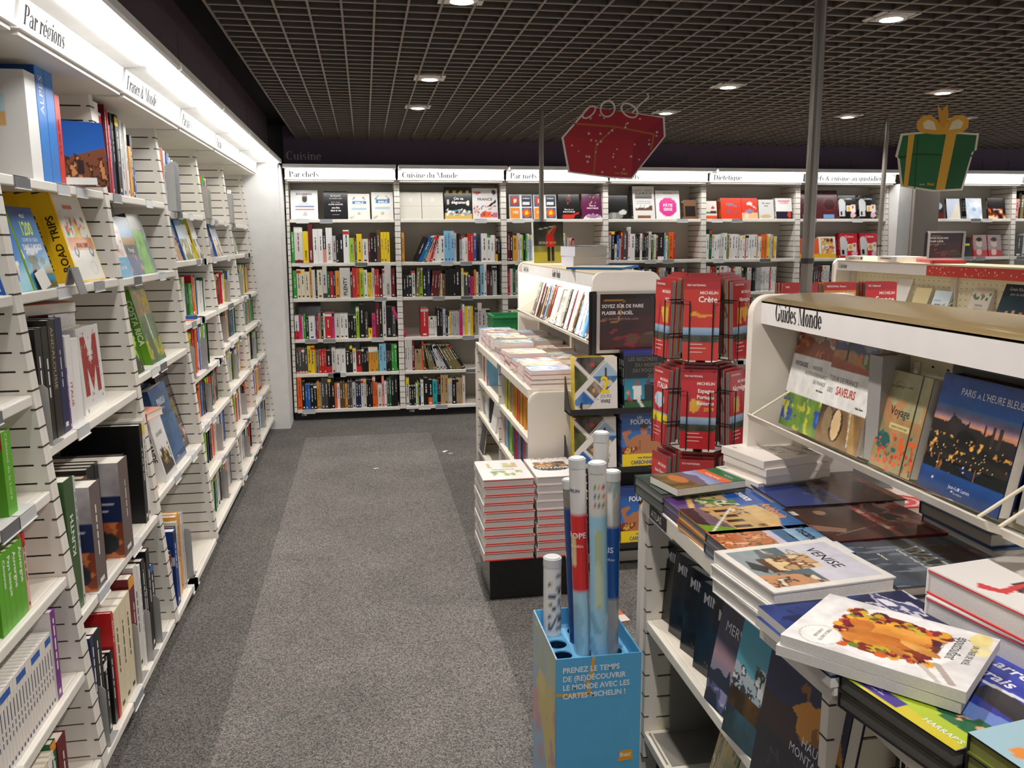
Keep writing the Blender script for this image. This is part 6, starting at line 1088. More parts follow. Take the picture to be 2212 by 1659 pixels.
maps = {(0, 0): ('c2352a', ['Crète'], 'e09a34', '759 NATIONAL'), (-1, 0): ('c02c30', ['Italie', '2019'], 'e0a83a', '735 NATIONAL'), (1, 0): ('b5262c', ['Allemagne', '2019'], 'd8a03a', '718 NATIONAL'),
        (0, 1): ('be2830', ['Espagne', 'Portugal', 'Baléares', '2019'], 'e0a83a', '734 NATIONAL'), (-1, 1): ('c02830', ['ITALIA'], 'e8e4e0', '735 NATIONAL'), (1, 1): ('b0242c', ['Norvège'], 'c99a3a', '752 NATIONAL'),
        (0, 2): ('a8202c', ['MONDE'], 'a8202c', '715 NATIONAL'), (-1, 2): ('c92a34', ['1ère France'], 'e8dcd8', ''), (1, 2): ('b0242c', ['Suisse'], 'c99a3a', '729'),
        (0, 3): ('b5262c', ['Grèce'], 'd8a03a', '737'), (-1, 3): ('b5262c', ['Belgique'], 'd8a03a', '716'), (1, 3): ('b5262c', ['Pologne'], 'd8a03a', '720')}
say_k = {-1: 'left', 0: 'front', 1: 'right'}; say_t = ['top', 'second', 'third', 'lowest']
for ti, z in enumerate(tiers):
    for k in (-1, 0, 1):
        B = Rz(angs[k]) @ T((0, -.135, z)); Bw = T((SPX, SPY, 0)) @ B
        mb = MB(); r = .0022; w = .13
        for sx in (-1, 1):
            xa, xb_ = sx*.062, sx*.036
            mb.tube([(xa, .02, .19), (xa, -.02, .19), (xb_, -.02, .188), (xb_, -.02, -.004), (xb_, .07, -.004)], r, '171718', M=B, n=6)
            mb.tube([(xa*1.02, .075, .19), (xa*1.02, -.0, .19)], r, '171718', M=B, n=6)
            mb.tube([(xa, .075, .08), (xa, -.02, .08), (xb_, -.02, .08)], r, '171718', M=B, n=6)
            mb.tube([(xa, .08, .2), (xa, .08, -.004)], r, '171718', M=B, n=6)
        mb.tube([(-.062, .08, -.004), (.062, .08, -.004)], r, '171718', M=B, n=6); mb.tube([(0, .08, .06), (0, .13, .06)], r*1.3, '171718', M=B, n=6)
        mb.build('wire_pocket', t)
        c, tl, blob, sub = maps[(k, ti)]
        pos = [('fbm', .25, .46, .85, .66, (3, 3), [(.5, blob)], 11+ti*3+k)] if tl[0] != 'MONDE' else []
        if tl[0] == 'Crète': pos = [('poly', [(.15, .6), (.3, .62), (.5, .585), (.82, .59), (.84, .565), (.5, .55), (.18, .57)], blob)]
        if tl[0] == 'Espagne': pos = [('poly', [(.25, .6), (.3, .66), (.62, .62), (.56, .56), (.5, .5), (.34, .47), (.26, .5)], blob)]
        if tl[0] == 'ITALIA': pos = [('ell', .45, .58, .3, .1, 'c9d8e8'), ('rect', 0, .28, 1, .4, 'f0dc1f'), ('rect', 0, .24, 1, .28, c), ('dots', 8, 4, .05, ['8a8a3a'], (.2, .3, .8, .37))]
        n = 4 if ti != 2 else 3
        for i in range(n):
            first = i == 0
            lab = f'red folded road map, {["frontmost","second","third","rear"][i]} in the {say_k[k]} pocket of the {say_t[ti]} tier'
            cc = c if first else ['b5262c', 'cf6a28', 'a8222a'][(i+ti) % 3]
            map_mesh(lab.replace('red folded', 'orange folded') if cc == 'cf6a28' else lab, Bw @ T((-.056, -.012+i*.0185, 0)) @ Rx(-2) @ T((0, 0, .008*i if not first else 0)), cc, tl if first else ['Europe'][:0], pos if first else [], sub if first else None, group='folded maps on the spinner')
# counter rack behind the brass top
t = thing('map_rack', 'small black wire rack of maps behind the brass top', 'map rack', T((1.36, 2.52, 0)))
mb = MB()
for x in (-.03, .33): mb.tube([(x, .07, 0), (x, .07, 1.3)], .006, '19191a'); 
mb.tube([(-.06, .07, .01), (.36, .07, .01)], .01, '19191a'); mb.tube([(-.03, .0, .01), (-.03, .16, .01)], .01, '19191a'); mb.tube([(.33, .0, .01), (.33, .16, .01)], .01, '19191a')
mb.build('stand', t)
for k, x in enumerate((-.05, .095, .24)):
    mb = MB()
    for sx in (0, .118): mb.tube([(x+sx, .075, 1.36), (x+sx, -.01, 1.36), (x+sx, -.01, 1.222), (x+sx, .075, 1.222)], .0025, '171718', n=6)
    mb.tube([(x, -.01, 1.36), (x+.118, -.01, 1.36)], .0025, '171718', n=6); mb.tube([(x, .075, 1.222), (x+.118, .075, 1.222)], .0025, '171718', n=6); mb.tube([(x, -.01, 1.222), (x+.118, -.01, 1.222)], .0025, '171718', n=6); mb.build('wire_pocket', t)
    c, tl, sub = (('b5262c', ['Corse'], '345'), ('d8842a', ['Nouvelle-', 'Aquitaine'], 'RÉGIONAL France'), ('c92a2c', ['France'], '721 National'))[k]
    for i in range(3):
        cc = c if i == 0 else [['cf6a28', 'd8642a'], ['d8842a', 'c9442a'], ['cf3a28', 'd8a03a']][k][i-1]
        map_mesh(f'{["red","orange","bright red"][k]} folded map, {["front","middle","rear"][i]} in the {["left","middle","right"][k]} pocket behind the brass top', T((1.36+x+.003, 2.52+i*.02, 1.2255)) @ Rz(-8 if k == 0 else 0) @ Rx(-2), cc, tl if i == 0 else [], [('ell', .28, .68, .12, .05, '55585c')] if k == 2 and i == 0 else [], sub if i == 0 else None, group='folded maps on the wire rack')
# ---------------------------------------------------------------- cardboard box with rolled maps
bx0, bx1, by0, by1, bz = .457, .690, 2.0, 2.305, .537; dk = .487
t = thing('map_tube_box', 'light blue cardboard box with white capitals holding rolled map tubes', 'cardboard box', T((bx0, by0, 0)))
w, d = bx1-bx0, by1-by0; th = .004; blue = '62b6e6'
mb = MB(); mb.box(0, 0, 0, w, th, bz, '58aee0', 'cardboard')
s = .0215; lines = ['PRENEZ LE TEMPS', 'DE (RE)DÉCOUVRIR', 'LE MONDE AVEC LES', 'CARTES MICHELIN !']
def band(P): mb.poly([(x, -.0006, z) for x, z in P], 'e8a63a')
band([(0, .44), (.09, .434), (.09, .427), (0, .432)]); band([(.098, bz), (.106, bz), (.096, .47), (.088, .47)]); band([(.089, .47), (.094, .436), (.086, .43), (.081, .47)])
for i, l in enumerate(lines): mb.text(l, (.018, -.0012, .497-i*.0245), (1, 0, 0), (0, 0, 1), s, 'eef3f6', 'print', True, xs=.9)
for i in range(14): mb.poly([(.18+.0026*i, -.0006, .4-.009*i), (.1812+.0026*i, -.0006, .4-.009*i), (.1812+.0026*i, -.0006, .4012-.009*i), (.18+.0026*i, -.0006, .4012-.009*i)], 'c9e4f4')
mb.poly([(.172, -.0006, .225), (.214, -.0006, .229), (.211, -.0006, .258), (.177, -.0006, .256)][::1], 'eba32f'); mb.text('fnac', (.193, -.0012, .239), (1, 0, .05), (0, 0, 1), .019, 'f4f0ea', 'print', True, 'c')
mb.build('front_wall', t)
mb = MB(); A = art([('bg', '9fbfda'), ('mix', 0, .72, 1, 1, (4, 4), 'c3c9a8', 'a8bcc9', 3), ('poly', [(.3, .75), (.95, .82), (1, .5), (.9, .2), (.72, .05), (.62, .3), (.45, .45), (.2, .5), (.15, .64)], 'd8c87a'), ('fbm', .15, .05, 1, .8, (5, 7), [(.6, 'c9a0a8')], 6), ('poly', [(.3, .75), (.6, .78), (.5, .62), (.25, .64)], 'e0d08a'), ('poly', [(.0, .55), (.25, .6), (.28, .5), (.1, .36), (0, .36)], 'd8a8b0'), ('ell', .56, .16, .06, .05, 'c99aa8'), ('fbm', .1, .76, .95, .98, (6, 6), [(.52, 'b5c49a'), (.64, 'e0dcc4')], 7), ('rect', 0, 0, .0, 0, 'w')], 44, 60)
mb.box(0, th, 0, th, d, bz, 'a9c6de', 'cardboard'); mb.grid((-.0006, d, 0), (0, -d, 0), (0, 0, bz), A, 'print'); mb.build('side_wall', t)
mb = MB(); mb.box(w-th, th, 0, w, d, bz, blue, 'cardboard'); mb.build('side_wall', t)
mb = MB(); mb.box(th, d-th, 0, w-th, d, bz, blue, 'cardboard'); mb.build('back_wall', t)
# deck with round holes
mb = MB(); hx = [.045, .117, .188]; hy = [.055, .115, .18, .25]; R_ = .0265; n = 20
xs_ = [th]+[v for a in hx for v in (a-.031, a+.031)]+[w-th]; ys_ = [th]+[v for a in hy for v in (a-.0295, a+.0295)]+[d-th]
for i in range(len(xs_)-1):
    for j in range(len(ys_)-1):
        if i % 2 == 1 and j % 2 == 1:
            cx, cy = hx[i//2], hy[j//2]; V = []; F = []
            for k in range(n):
                a = 2*math.pi*(k+.5)/n; c_, s_ = math.cos(a), math.sin(a); q = min((xs_[i+1]-xs_[i])/2/abs(c_) if c_ else 9, (ys_[j+1]-ys_[j])/2/abs(s_) if s_ else 9)
                V += [(cx+R_*c_, cy+R_*s_, dk), (cx+q*c_, cy+q*s_, dk), (cx+R_*c_, cy+R_*s_, dk-.004)]
            for k in range(n):
                k2 = (k+1) % n; F += [(3*k, 3*k+1, 3*k2+1, 3*k2), (3*k2, 3*k2+2, 3*k+2, 3*k)]
            mb.add(V, F, pc('6db8e6'), 'cardboard')
            for (ax, ay) in ((0, 0), (1, 0), (1, 1), (0, 1)):
                X_, Y_ = xs_[i+ax], ys_[j+ay]; V2 = sorted(((x, y) for x, y, z in V[1::3]), key=lambda p: (p[0]-X_)**2+(p[1]-Y_)**2)[:2]
                P = [(X_, Y_, dk)]+[(x, y, dk) for x, y in V2]
                cr_z = (P[1][0]-P[0][0])*(P[2][1]-P[0][1])-(P[1][1]-P[0][1])*(P[2][0]-P[0][0])
                mb.poly(P if cr_z > 0 else P[::-1], '7cc2ea', 'cardboard')
        else: mb.poly([(xs_[i], ys_[j], dk), (xs_[i+1], ys_[j], dk), (xs_[i+1], ys_[j+1], dk), (xs_[i], ys_[j+1], dk)], '7cc2ea', 'cardboard')
mb.build('perforated_deck', t)
mb = MB(); mb.box(th, th, .012, w-th, d-th, .02, '6a5038', 'cardboard'); mb.build('bottom', t)
def tube(x, y, z0, z1, r, lab, base, bands, tilt=(0, 0), cap='d8dadb', capc=None, texts=()):
    t = thing('map_tube', lab, 'map tube', T((x, y, z0)) @ Matrix.Rotation(tilt[0], 4, 'X') @ Matrix.Rotation(tilt[1], 4, 'Y'), 'rolled maps in the blue box')
    Hh = z1-z0; n = 28; mb = MB()
    nz = max(12, int(Hh/.012)); U, V = np.meshgrid(np.linspace(0, 1, n+1), np.linspace(0, 1, nz+1)); A = art(base+bands, n, nz)
    pts = []; F = []
    for j in range(nz+1):
        for i in range(n+1):
            a = 2*math.pi*i/n-3.715; pts.append((r*math.cos(a), r*math.sin(a), Hh*j/nz))
    cols = []
    b = len(mb.v); mi = mb.m('gloss'); mb.v += pts
    for j in range(nz):
        for i in range(n):
            q = [(i, j), (i+1, j), (i+1, j+1), (i, j+1)]; mb.f.append(tuple(yy*(n+1)+xx for xx, yy in q)); mb.c += [tuple(A[yy, xx]) for xx, yy in q]; mb.mi.append(mi)
    for (s_, zf, sz, c, bold, a0) in texts:   # short words bent round the tube, letter by letter
        x_ = 0
        for ch in s_:
            adv, GV, GF = glyph(ch, bold)
            P = []
            for px, py in GV:
                an = a0+(x_+px*sz)/r; P.append(((r+.0006)*math.cos(an), (r+.0006)*math.sin(an), Hh*zf+py*sz))
            if GV: mb.add(P, GF, pc(c), 'print')
            x_ += adv*sz
    mb.build('rolled_map', t, smooth=True)
    mb = MB(); mb.tube([(0, 0, Hh), (0, 0, Hh+.024)], r*1.03, capc or 'd3d5d6', 'gloss', 24); mb.tube([(0, 0, Hh+.024), (0, 0, Hh+.027)], r*.85, 'dcdedf', 'painted', 24); mb.build('plastic_cap', t)
    return t
fl = [('rect', 0, .0, .28, 1, 'eceae8')]+[('rect', .06+.07*k, .08+.1*j, .11+.07*k, .13+.1*j, ['b53a3a', '2f3f7a', 'd8b03a', '3a6a4a', 'e0e0e0'][(j*3+k) % 5]) for j in range(9) for k in range(2)]
tube(.457+.045, 2.25, .4875, .695, .026, 'short white map tube with small flags and animal drawings', [('bg', 'e9e8e6')], [('fbm', .3, .05, .6, .9, (9, 12), [(.66, '3a3a3a')], 4)]+[('rect', .22+.045*k, .08+.095*j, .255+.045*k, .12+.095*j, ['8a2f34', '2f3f7a', 'd8b03a', '3a6a4a', 'c9c9c9'][(j*3+k) % 5]) for j in range(9) for k in range(2)]+[('ell', .45, .1+.2*j, .07, .035, '8a8a8a') for j in range(5)])
tube(.457+.117, 2.18, .1, .94, .017, 'slim navy blue map tube, leftmost tall tube in the box', [('bg', '2a4a8a')], [('rect', 0, .93, 1, 1, '8a8680'), ('line', (.2, .5), (.2, .9), .01, 'd0d8e4')], tilt=(-.02, -.045))
tube(.457+.117, 2.118, .1, 1.018, .0225, 'Europe map tube with a red label band', [('bg', 'a9cfe0')], [('rect', 0, .86, 1, 1, 'e0dfdb'), ('rect', 0, .62, 1, .86, 'd8302f'), ('fbm', 0, 0, 1, .6, (4, 8), [(.62, '94bcd0')], 4), ('rect', .1, .7, .22, .8, 'e8cc9a')], tilt=(-.01, -.035), texts=(('EUROPE', .79, .022, 'f2ece8', True, -4.5), ('plastifiée', .762, .012, 'f2dcd8', False, -3.2), ('MICHELIN', .93, .012, '24407f', True, -4.0)))
tube(.457+.145, 2.058, .1, 1.022, .0235, 'pale blue world map tube in front of the others', [('bg', '9fd0ea')], [('rect', 0, .88, 1, 1, 'dddcd8'), ('rect', 0, .872, 1, .88, 'f4f4f2'), ('fbm', 0, 0, 1, .6, (6, 16), [(.66, '7fb4d0')], 5), ('rect', .24, .6, .36, .84, 'c9d4b8'), ('fbm', .24, .6, .36, .84, (9, 9), [(.55, 'b5c4a0')], 6)]+[('rect', .24+.06*k, .9+.026*j, .28+.06*k, .915+.026*j, ['c9483a', '2f4a8a', '4a8a5a', 'e0a03a'][(j+k) % 4]) for j in range(3) for k in range(4)], tilt=(.0, -.026))
tube(.457+.17, 2.25, .1, 1.06, .0215, 'white capped map tube at the back of the box', [('bg', 'd0d4d6')], [('rect', 0, .8, 1, 1, 'dfdedb'), ('rect', .3, .86, .36, .87, '3a8a6a'), ('rect', .3, .82, .44, .84, '4a4a4a')], tilt=(.02, .01))
tube(.457+.183, 2.115, .1, .98, .0215, 'silver grey Paris map tube with a blue label band', [('mix', 0, 0, 1, 1, (5, 14), 'b5aaa8', '9aa4a8', 4)], [('fbm', 0, 0, 1, 1, (7, 22), [(.6, 'c9b0a4'), (.68, '8aa8a8')], 5), ('rect', 0, .62, 1, .85, '1f56a0'), ('rect', .2, .86, .3, .96, 'e0dedb')], tilt=(.0, -.004), cap='c9c9c9', capc='c4c8ca', texts=(('PARIS', .775, .022, 'f0f2f6', True, -4.2), ('plastifiée', .748, .012, 'd8e0ec', False, -3.4), ('Plan de', .81, .012, 'd8e0ec', False, -4.2)))
# ---------------------------------------------------------------- hanging gift signs
def hang(t, pts, ztop):
    for (x, z) in pts:
        mb = MB(); mb.tube([(x, 0.0015, z), (x, .0015, ztop)], .0006, '8a8784', 'clear_plastic', 5); mb.build('thread', t)
def gift_red():
    t = thing('gift_sign', 'red starred gift box sign hanging from the ceiling', 'hanging sign', T((1.19, 4.0, 1.905)) @ Rz(-8), 'hanging gift signs')
    mb = MB(); P = [(-.215, .03), (-.245, .185), (-.12, .325), (-.02, .305), (.225, .275), (.232, .19), (.08, -.0), (-.02, .005)]
    def off(P, s): return [(x*(1+s)+.0, (z-.16)*(1+s)+.16) for x, z in P]
    mb.prism([(x, 0, z) for x, z in off(P, .04)], (0, .004, 0), 'ece6de', 'cardboard')
    y = -.0008
    def pl(Q, c, dy=0): mb.poly([(x, y-dy, z) for x, z in Q], c)
    def orient(Q):
        a = sum(Q[i][0]*Q[(i+1) % len(Q)][1]-Q[(i+1) % len(Q)][0]*Q[i][1] for i in range(len(Q))); return Q if a > 0 else Q[::-1]
    pl(orient(P), 'b5202c'); pl(orient([(-.12, .325), (.225, .275), (.09, .17), (-.24, .19)]), 'a81d29', .0004); pl(orient([(.225, .275), (.232, .19), (.08, 0), (.09, .17)]), '98182a', .0006)
    for a, b in (((-.2, .25), (.0, .235)), ((.0, .235), (.185, .2)), ((.185, .2), (.172, .13)), ((.0, .235), (-.09, .15)), ((-.09, .15), (-.1, .015))):
        dx_, dz_ = b[0]-a[0], b[1]-a[1]; L = math.hypot(dx_, dz_); nx, nz = -dz_/L*.004, dx_/L*.004
        pl(orient([(a[0]+nx, a[1]+nz), (b[0]+nx, b[1]+nz), (b[0]-nx, b[1]-nz), (a[0]-nx, a[1]-nz)]), 'b5652a', .001)
    rr = random.Random(5)
    for _ in range(46):
        x, z = rr.uniform(-.22, .21), rr.uniform(.01, .31)
        if inpoly(np.array([[x]]), np.array([[z]]), off(P, -.1))[0, 0]:
            s = rr.uniform(.005, .009); Q = []
            for k in range(10):
                a = math.pi*k/5+rr.random()*.05; r_ = s if k % 2 == 0 else s*.42; Q.append((x+r_*math.sin(a), z+r_*math.cos(a)))
            pl(orient(Q), 'e8c8c4', .0014)
    mb.text('tout', (.0, -.003, .018), (1, -0, -.04), (0, 0, 1), .014, 'd8a05a', 'print'); mb.text('fnac', (.03, -.003, .015), (1, 0, -.04), (0, 0, 1), .02, 'd8a05a', 'print', True)
    mb.build('printed_board', t)
    mb = MB()
    for (cx, rx, rz, an) in ((-.035, .034, .036, 10), (.06, .042, .03, -25), (-.12, .036, .022, 35)):
        P = []
        for k in range(25):
            a = 2*math.pi*k/24; px, pz = rx*math.cos(a), rz*math.sin(a)+rz*.9; c_, s_ = math.cos(math.radians(an)), math.sin(math.radians(an)); P.append((cx+px*c_-pz*s_*.5, .0, .285+px*s_+pz*c_))
        mb.tube(P, .0045, 'ddd3c4', 'cardboard', 6)
    mb.tube([(.08, 0, .3), (.12, 0, .34), (.155, 0, .37), (.15, 0, .385)], .004, 'ddd3c4', 'cardboard', 6)
    mb.build('ribbon_bow', t); hang(t, ((-.1, .34), (.15, .3)), 2.5-1.905)
def gift_green():
    t = thing('gift_sign', 'green gift box sign with yellow bow hanging from the ceiling', 'hanging sign', T((2.885, 4.0, 1.862)) @ Rz(-14), 'hanging gift signs')
    mb = MB(); P = [(-.155, .02), (-.18, .155), (-.19, .16), (-.172, .265), (-.03, .277), (.19, .262), (.185, .185), (.172, .18), (.135, -.0), (-.0, -.005)]
    mb.prism([(x*1.06, 0, (z-.13)*1.07+.13) for x, z in P], (0, .004, 0), 'eee4cc', 'cardboard'); y = -.0008
    def pl(Q, c, dy=0):
        a = sum(Q[i][0]*Q[(i+1) % len(Q)][1]-Q[(i+1) % len(Q)][0]*Q[i][1] for i in range(len(Q))); Q = Q if a > 0 else Q[::-1]; mb.poly([(x, y-dy, z) for x, z in Q], c)
    pl(P, '1f6a34'); pl([(-.19, .16), (-.1, .178), (-.1, .17), (-.18, .15)], '123f20', .0004); pl([(-.1, .178), (.185, .165), (.185, .157), (-.1, .17)], '123f20', .0004); pl([(-.1, .27), (-.094, .27), (-.092, .0), (-.098, .0)], '154a26', .0004)
    pl([(-.145, .27), (-.115, .272), (-.13, .008), (-.152, .015)], 'e8b033', .001); pl([(.04, .274), (.09, .27), (.055, -.003), (.01, -.004)], 'e8b033', .001); pl([(.09, .27), (.19, .262), (.135, 0), (.055, -.003)], '1a5c2c', .0006)
    mb.text('tout', (-.075, -.003, .018), (1, 0, 0), (0, 0, 1), .016, 'f0e4c8', 'print'); mb.text('fnac', (-.035, -.003, .017), (1, 0, 0), (0, 0, 1), .022, 'e8b033', 'print', True)
    mb.build('printed_board', t)
    mb = MB()
    for sx in (-1, 1):
        P = [(0, .268), (sx*.05, .27), (sx*.1, .278), (sx*.125, .3), (sx*.125, .335), (sx*.1, .36), (sx*.06, .362), (sx*.025, .335), (0, .3)]
        if sx > 0: P = P[::-1]
        mb.prism([(x+.02, -.002, z) for x, z in P], (0, .007, 0), 'e8ab33', 'cardboard'); Q = [(.02+sx*.03, -.003, .29), (.02+sx*.09, -.003, .296), (.02+sx*.1, -.003, .325), (.02+sx*.075, -.003, .343), (.02+sx*.045, -.003, .33)]; mb.poly(Q if sx > 0 else Q[::-1], 'f3e2b8')
    mb.prism([(.01, -.001, .3), (-.01, -.001, .41), (.012, -.001, .385), (.035, -.001, .415), (.045, -.001, .36), (.035, -.001, .3)], (0, .005, 0), 'e0a030', 'cardboard'); mb.build('ribbon_bow', t)
    hang(t, ((-.06, .36), (.1, .36)), 2.5-1.862)
gift_red(); gift_green()
# ---------------------------------------------------------------- far right gondola: covers above the brass top
GB2 = T((3.565, 5.9, 0)) @ Rz(-90); s2 = 'on the far right gondola'
def g2(u, w, h, t_, lab, **kw): face(GB2, u, 1.10, 0, w, h, t_, kw.pop('n', 1), 18, f'{lab} {s2}', **kw)
g2(.64, .15, .25, .05, 'white spined small print book', spine='w', front=[('bg', 'e9e6e2')]+[('rect', .15, .8-.08*k, .8, .81-.08*k, '9a9894') for k in range(8)])
g2(.86, .155, .2, .035, 'navy book with pink capitals', spine='e9d8a0', front=[('bg', '2a2460'), ('ell', .25, .2, .14, .11, '2f9ab5')], texts=[('RIEN', .12, .68, .2, 'ee4a6a', True, 'l', .8), ('À F**TRE', .05, .46, .16, 'ee4a6a', True, 'l', .74), ('DES', .38, .2, .18, 'ee4a6a', True, 'l', .8)])
g2(1.06, .16, .19, .02, 'light blue book with dark capitals', spine='q', front=[('bg', 'c3d4de')], texts=[('FAITES LES', .1, .62, .09, '3a4a50', False, 'l', .8), ('MOINS', .2, .46, .12, '2a2a2e', True, 'l', .8), ('PIRES ?', .2, .32, .12, '2a2a2e', True, 'l', .8)])
g2(1.40, .165, .215, .06, 'white vegetable detox book', spine='w', front=[('bg', 'ece6da'), ('dots', 26, 5, .06, ['d88a3a', '6a8a4a', '7a2f44', 'e0a85a', '3a4a34'], (.02, .02, .98, .3)), ('dots', 12, 7, .06, ['6a8a4a', 'd8a03a', '4a6a4a'], (.05, .72, .95, .98)), ('ell', .5, .5, .34, .16, 'efe4da')], texts=[('PERMA', .5, .52, .1, '3a3a34', False, 'c'), ('DÉTOX', .5, .41, .1, '8a9a5a', False, 'c')], res=(30, 36))
g2(1.67, .225, .275, .04, 'dark teal kitchen book with painted cooks', n=2, spine='5a2a24', back='a89a84', front=[('bg', '24404c'), ('rect', 0, 0, 1, .34, '4f86a0'), ('mix', 0, 0, 1, .2, (4, 4), '3a6a80', '2a4450', 4), ('ell', .1, .12, .13, .1, 'e89a4a'), ('ell', .34, .16, .1, .16, 'e4ded8'), ('ell', .34, .32, .06, .06, 'e8a884'), ('ell', .56, .24, .08, .14, 'b56a3a'), ('ell', .56, .36, .06, .05, 'e8b08a'), ('ell', .82, .2, .1, .16, 'e8953a'), ('ell', .82, .34, .06, .05, 'e89a6a'), ('dots', 14, 4, .05, ['e8c04a', 'd8603a', '4a7a3a', 'f0e4d0'], (.1, .02, .9, .12))], texts=[('Green Kitchen', .5, .82, .1, 'c9d4d8', False, 'c', .86), ('pour les kids', .5, .72, .08, 'c9d4d8', False, 'c', .9)], res=(36, 44))
g2(2.02, .2, .235, .04, 'red canteen cookbook with white capitals', spine='d', back='c9a884', front=[('bg', '8a2a20'), ('mix', 0, 0, 1, 1, (4, 4), '9a3424', '6a1f1a', 3), ('dots', 50, 6, .07, ['d8452f', 'e8643a', 'd8a03a', '7a9a3a', 'c93a34'], (0, 0, 1, .42)), ('rect', .2, .14, .9, .2, 'd84a3a')], texts=[('IMA', .26, .46, .26, 'e8dcd4', True, 'l', .9), ('CANTINE', .2, .28, .13, 'f0e8e0', True, 'l', .9)], res=(34, 40))
g2(2.22, .14, .16, .03, 'yellow book at the right edge', spine='y', front=[('bg', 'e8c22a'), ('dots', 6, 4, .1, ['c9863a'], (.1, .1, .9, .9))])
flat(3.62, 5.3, 1.4535, 80, .2, .3, .035, hard=False, spine='efe8e0', pages='efe4d4', front=[('bg', 'efe6dc'), ('rect', .3, .3, .6, .5, 'c9843a')], label='cream paperback lying on the far right gondola top')
flat(3.66, 4.95, 1.4535, 70, .2, .34, .022, spine='d85a5a', pages='c94a4e', front='c9484c', label='red and grey book lying on the far right gondola top')
flat(3.6, 5.72, 1.4535, 95, .16, .2, .03, hard=False, spine='efe9e0', pages='efe4d4', front='efe8e0', label='small cream paperback at the far end of the far right gondola top')
face(T((3.2, 5.75, 0)), 0, .9, 0, .2, .3, .03, 1, 8, 'white book with a red stripe standing at the far gondola table', spine='w', front=[('bg', 'dcd8d6'), ('poly', [(0, .8), (1, .95), (1, .9), (0, .74)], '8a2f44')])
for j in range(2): flat(3.42, 5.3-.02*j, ZT+.0006+j*.031, 5, .3, .4, .03, spine='9a2434', front='b5303f', pages='d8b8b8', label=f'maroon edged large book on the far right table, {["lower","upper"][j]}')
# green plastic crate on a stand at the far end of the middle gondola
t = thing('plastic_crate', 'green plastic crate behind the paperback stacks', 'crate', T((1.14, 6.42, 0)))
mb = MB()
for a in ((-.2, -.14, .2, -.13), (-.2, .13, .2, .14), (-.2, -.13, -.19, .13), (.19, -.13, .2, .13)): mb.box(a[0], a[1], .92, a[2], a[3], 1.045, '1f7a44', 'print')
mb.box(-.21, -.15, 1.03, .21, -.128, 1.048, '23864b', 'print'); mb.box(-.21, .128, 1.03, .21, .15, 1.048, '23864b', 'print'); mb.box(-.21, -.128, 1.03, -.188, .128, 1.048, '23864b', 'print'); mb.box(.188, -.128, 1.03, .21, .128, 1.048, '23864b', 'print'); mb.box(-.19, -.13, .915, .19, .13, .925, '1a6a3a', 'print'); mb.build('body', t)
t = thing('stock_trolley', 'grey stand under the green crate', 'trolley', T((1.14, 6.42, 0)))
mb = MB(); mb.box(-.22, -.15, .885, .22, .15, .914, '8a8784', 'sheet_metal'); mb.build('tray', t)
for sx in (-.2, .2):
    for sy in (-.13, .13):
        mb = MB(); mb.tube([(sx, sy, 0), (sx, sy, .886)], .012, '6a6866', 'steel'); mb.build('leg', t)
# scraps of paper on the carpet
for j, (x, y, a, s) in enumerate(((.03, 5.95, 20, .02), (.56, 6.35, 60, .03), (.60, 6.28, 10, .018))):
    mb = MB(); mb.poly([(-s, -s*.4, .0012), (s, -s*.5, .003), (s*.9, s*.3, .0012), (-s*.6, s*.5, .002)], 'efeeea', 'paper'); mb.poly([(-s*.6, s*.5, .0018), (s*.9, s*.3, .001), (s, -s*.5, .0028), (-s, -s*.4, .001)], 'efeeea', 'paper')
    tag(mb.build('paper_scrap', M=T((x, y, 0)) @ Rz(a)), ['small white paper scrap lying in the middle of the aisle', 'larger white paper scrap near the middle gondola', 'tiny white scrap beside the larger scrap'][j], 'paper scrap')
# orange leaflet on the floor below the end rack
mb = MB(); mb.box(-.03, -.09, .0005, .03, .09, .004, 'd87a4a', 'print'); mb.poly([(-.03, -.09, .0046), (.03, -.09, .0046), (.03, -.03, .0046), (-.03, -.03, .0046)], 'f0e4dc'); tag(mb.build('leaflet', M=T((1.03, 3.35, 0)) @ Rz(8)), 'orange and white leaflet on the floor left of the near gondola end', 'leaflet')

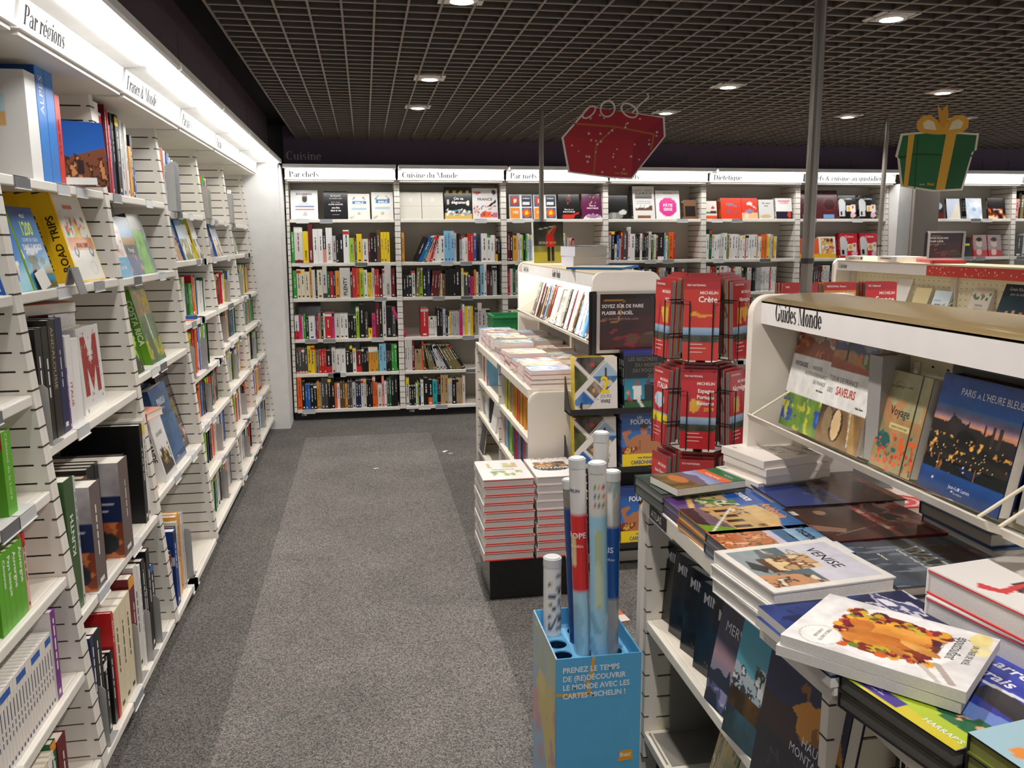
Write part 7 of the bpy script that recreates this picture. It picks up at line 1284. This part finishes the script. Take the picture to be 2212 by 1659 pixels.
# ---------------------------------------------------------------- turn the book list into objects
OCC = [([(1113, 570), (1395, 592), (1395, 1000), (1010, 1000), (1020, 722), (1113, 700)], 4.2), ([(1395, 595), (1632, 595), (1610, 1010), (1395, 1010)], 2.9),
       ([(1605, 650), (1700, 640), (2212, 720), (2212, 1659), (1380, 1659), (1375, 1050), (1600, 960)], 2.7), ([(1225, 240), (1430, 240), (1430, 384), (1225, 384)], 4.5), ([(1950, 255), (2110, 255), (2110, 410), (1950, 410)], 4.8), ([(1790, 562), (2212, 580), (2212, 700), (1790, 650)], 5.6)]
def visible_area(s):
    w, h, t = s['w'], s['h'], s['t']; e = t/2; M = s['M']
    faces = [[(-e, 0, 0), (e, 0, 0), (e, 0, h), (-e, 0, h)]]
    if s['vis'] == 'front': faces.append([(e, 0, 0), (e, w, 0), (e, w, h), (e, 0, h)])
    if s['vis'] in ('front', 'edge'): faces += [[(-e, w, 0), (-e, w, h), (e, w, h), (e, w, 0)], [(-e, 0, 0), (-e, w, 0), (e, w, 0), (e, 0, 0)]]
    if s['bart']: faces.append([(-e, 0, 0), (-e, 0, h), (-e, w, h), (-e, w, 0)])
    tot = 0; cx = []
    for f in faces:
        P = [M @ Vector(p) for p in f]
        nrm = (P[1]-P[0]).cross(P[2]-P[0])
        if nrm.dot(CAM-P[0]) <= 0: continue
        q = [proj(p) for p in P]
        if min(z for x, y, z in q) < .1: continue
        cl_ = [(min(max(x, 0), W), min(max(y, 0), H)) for x, y, z in q]
        tot += abs(sum(cl_[i][0]*cl_[(i+1) % 4][1]-cl_[(i+1) % 4][0]*cl_[i][1] for i in range(4)))/2
    c = proj(M @ Vector((0, 0, h/2)))
    for pts, dep in OCC:
        if c[2] > dep and inpoly(np.array([[c[0]]]), np.array([[c[1]]]), pts)[0, 0]: tot *= .02
    return tot
for i, s in enumerate(SPECS): s['area'] = visible_area(s); s['i'] = i
NIND = 300
books_ = sorted((s for s in SPECS if s['name'] != 'paperback'), key=lambda s: -s['area'])
keep = set(s['i'] for s in books_[:NIND])
rest_c, rest_p = MB(), MB(); n_out = 0
for s in SPECS:
    if s['area'] < 1 and s['where'] is None and s['vis'] != 'edge' and s['vis'] != 'back': pass
    if s['kind'] and s['label'] is None:
        k, n = s['kind']; s['label'] = f'{k}, {ordinal(n)} from left, {s["where"]}'
    if s['i'] in keep or (s['name'] == 'paperback' and s['area'] > 20):
        r = thing(s['name'], s['label'] or 'book', s['cat'], s['M'], s['group'] or (f'books on the {s["where"]}' if s['where'] else None))
        c_, p_ = MB(), MB(); book_mesh(s, c_, p_, None, True)
        c_.build('cover', r); p_.build('page_block', r)
        if s.get('redlip'):
            pass
    else:
        n_out += 1; book_mesh(s, rest_c, rest_p, s['M'], s['vis'] == 'front' and s['area'] > 150)
b = len(rest_c.v); rest_c.v += rest_p.v; off_ = len(rest_c.mats)
rest_c.f += [tuple(i+b for i in f) for f in rest_p.f]; rest_c.c += rest_p.c
mm = [rest_c.m(n) for n in rest_p.mats]; rest_c.mi += [mm[i] for i in rest_p.mi]
o = rest_c.build('shelved_books'); tag(o, 'all the smaller books filling the shelves of the wall bookcases and gondolas', 'books'); o['kind'] = 'stuff'
print('BOOKS', len(SPECS), 'individual', len(keep), 'rest', n_out, 'smallest kept area', books_[min(NIND, len(books_))-1]['area'])
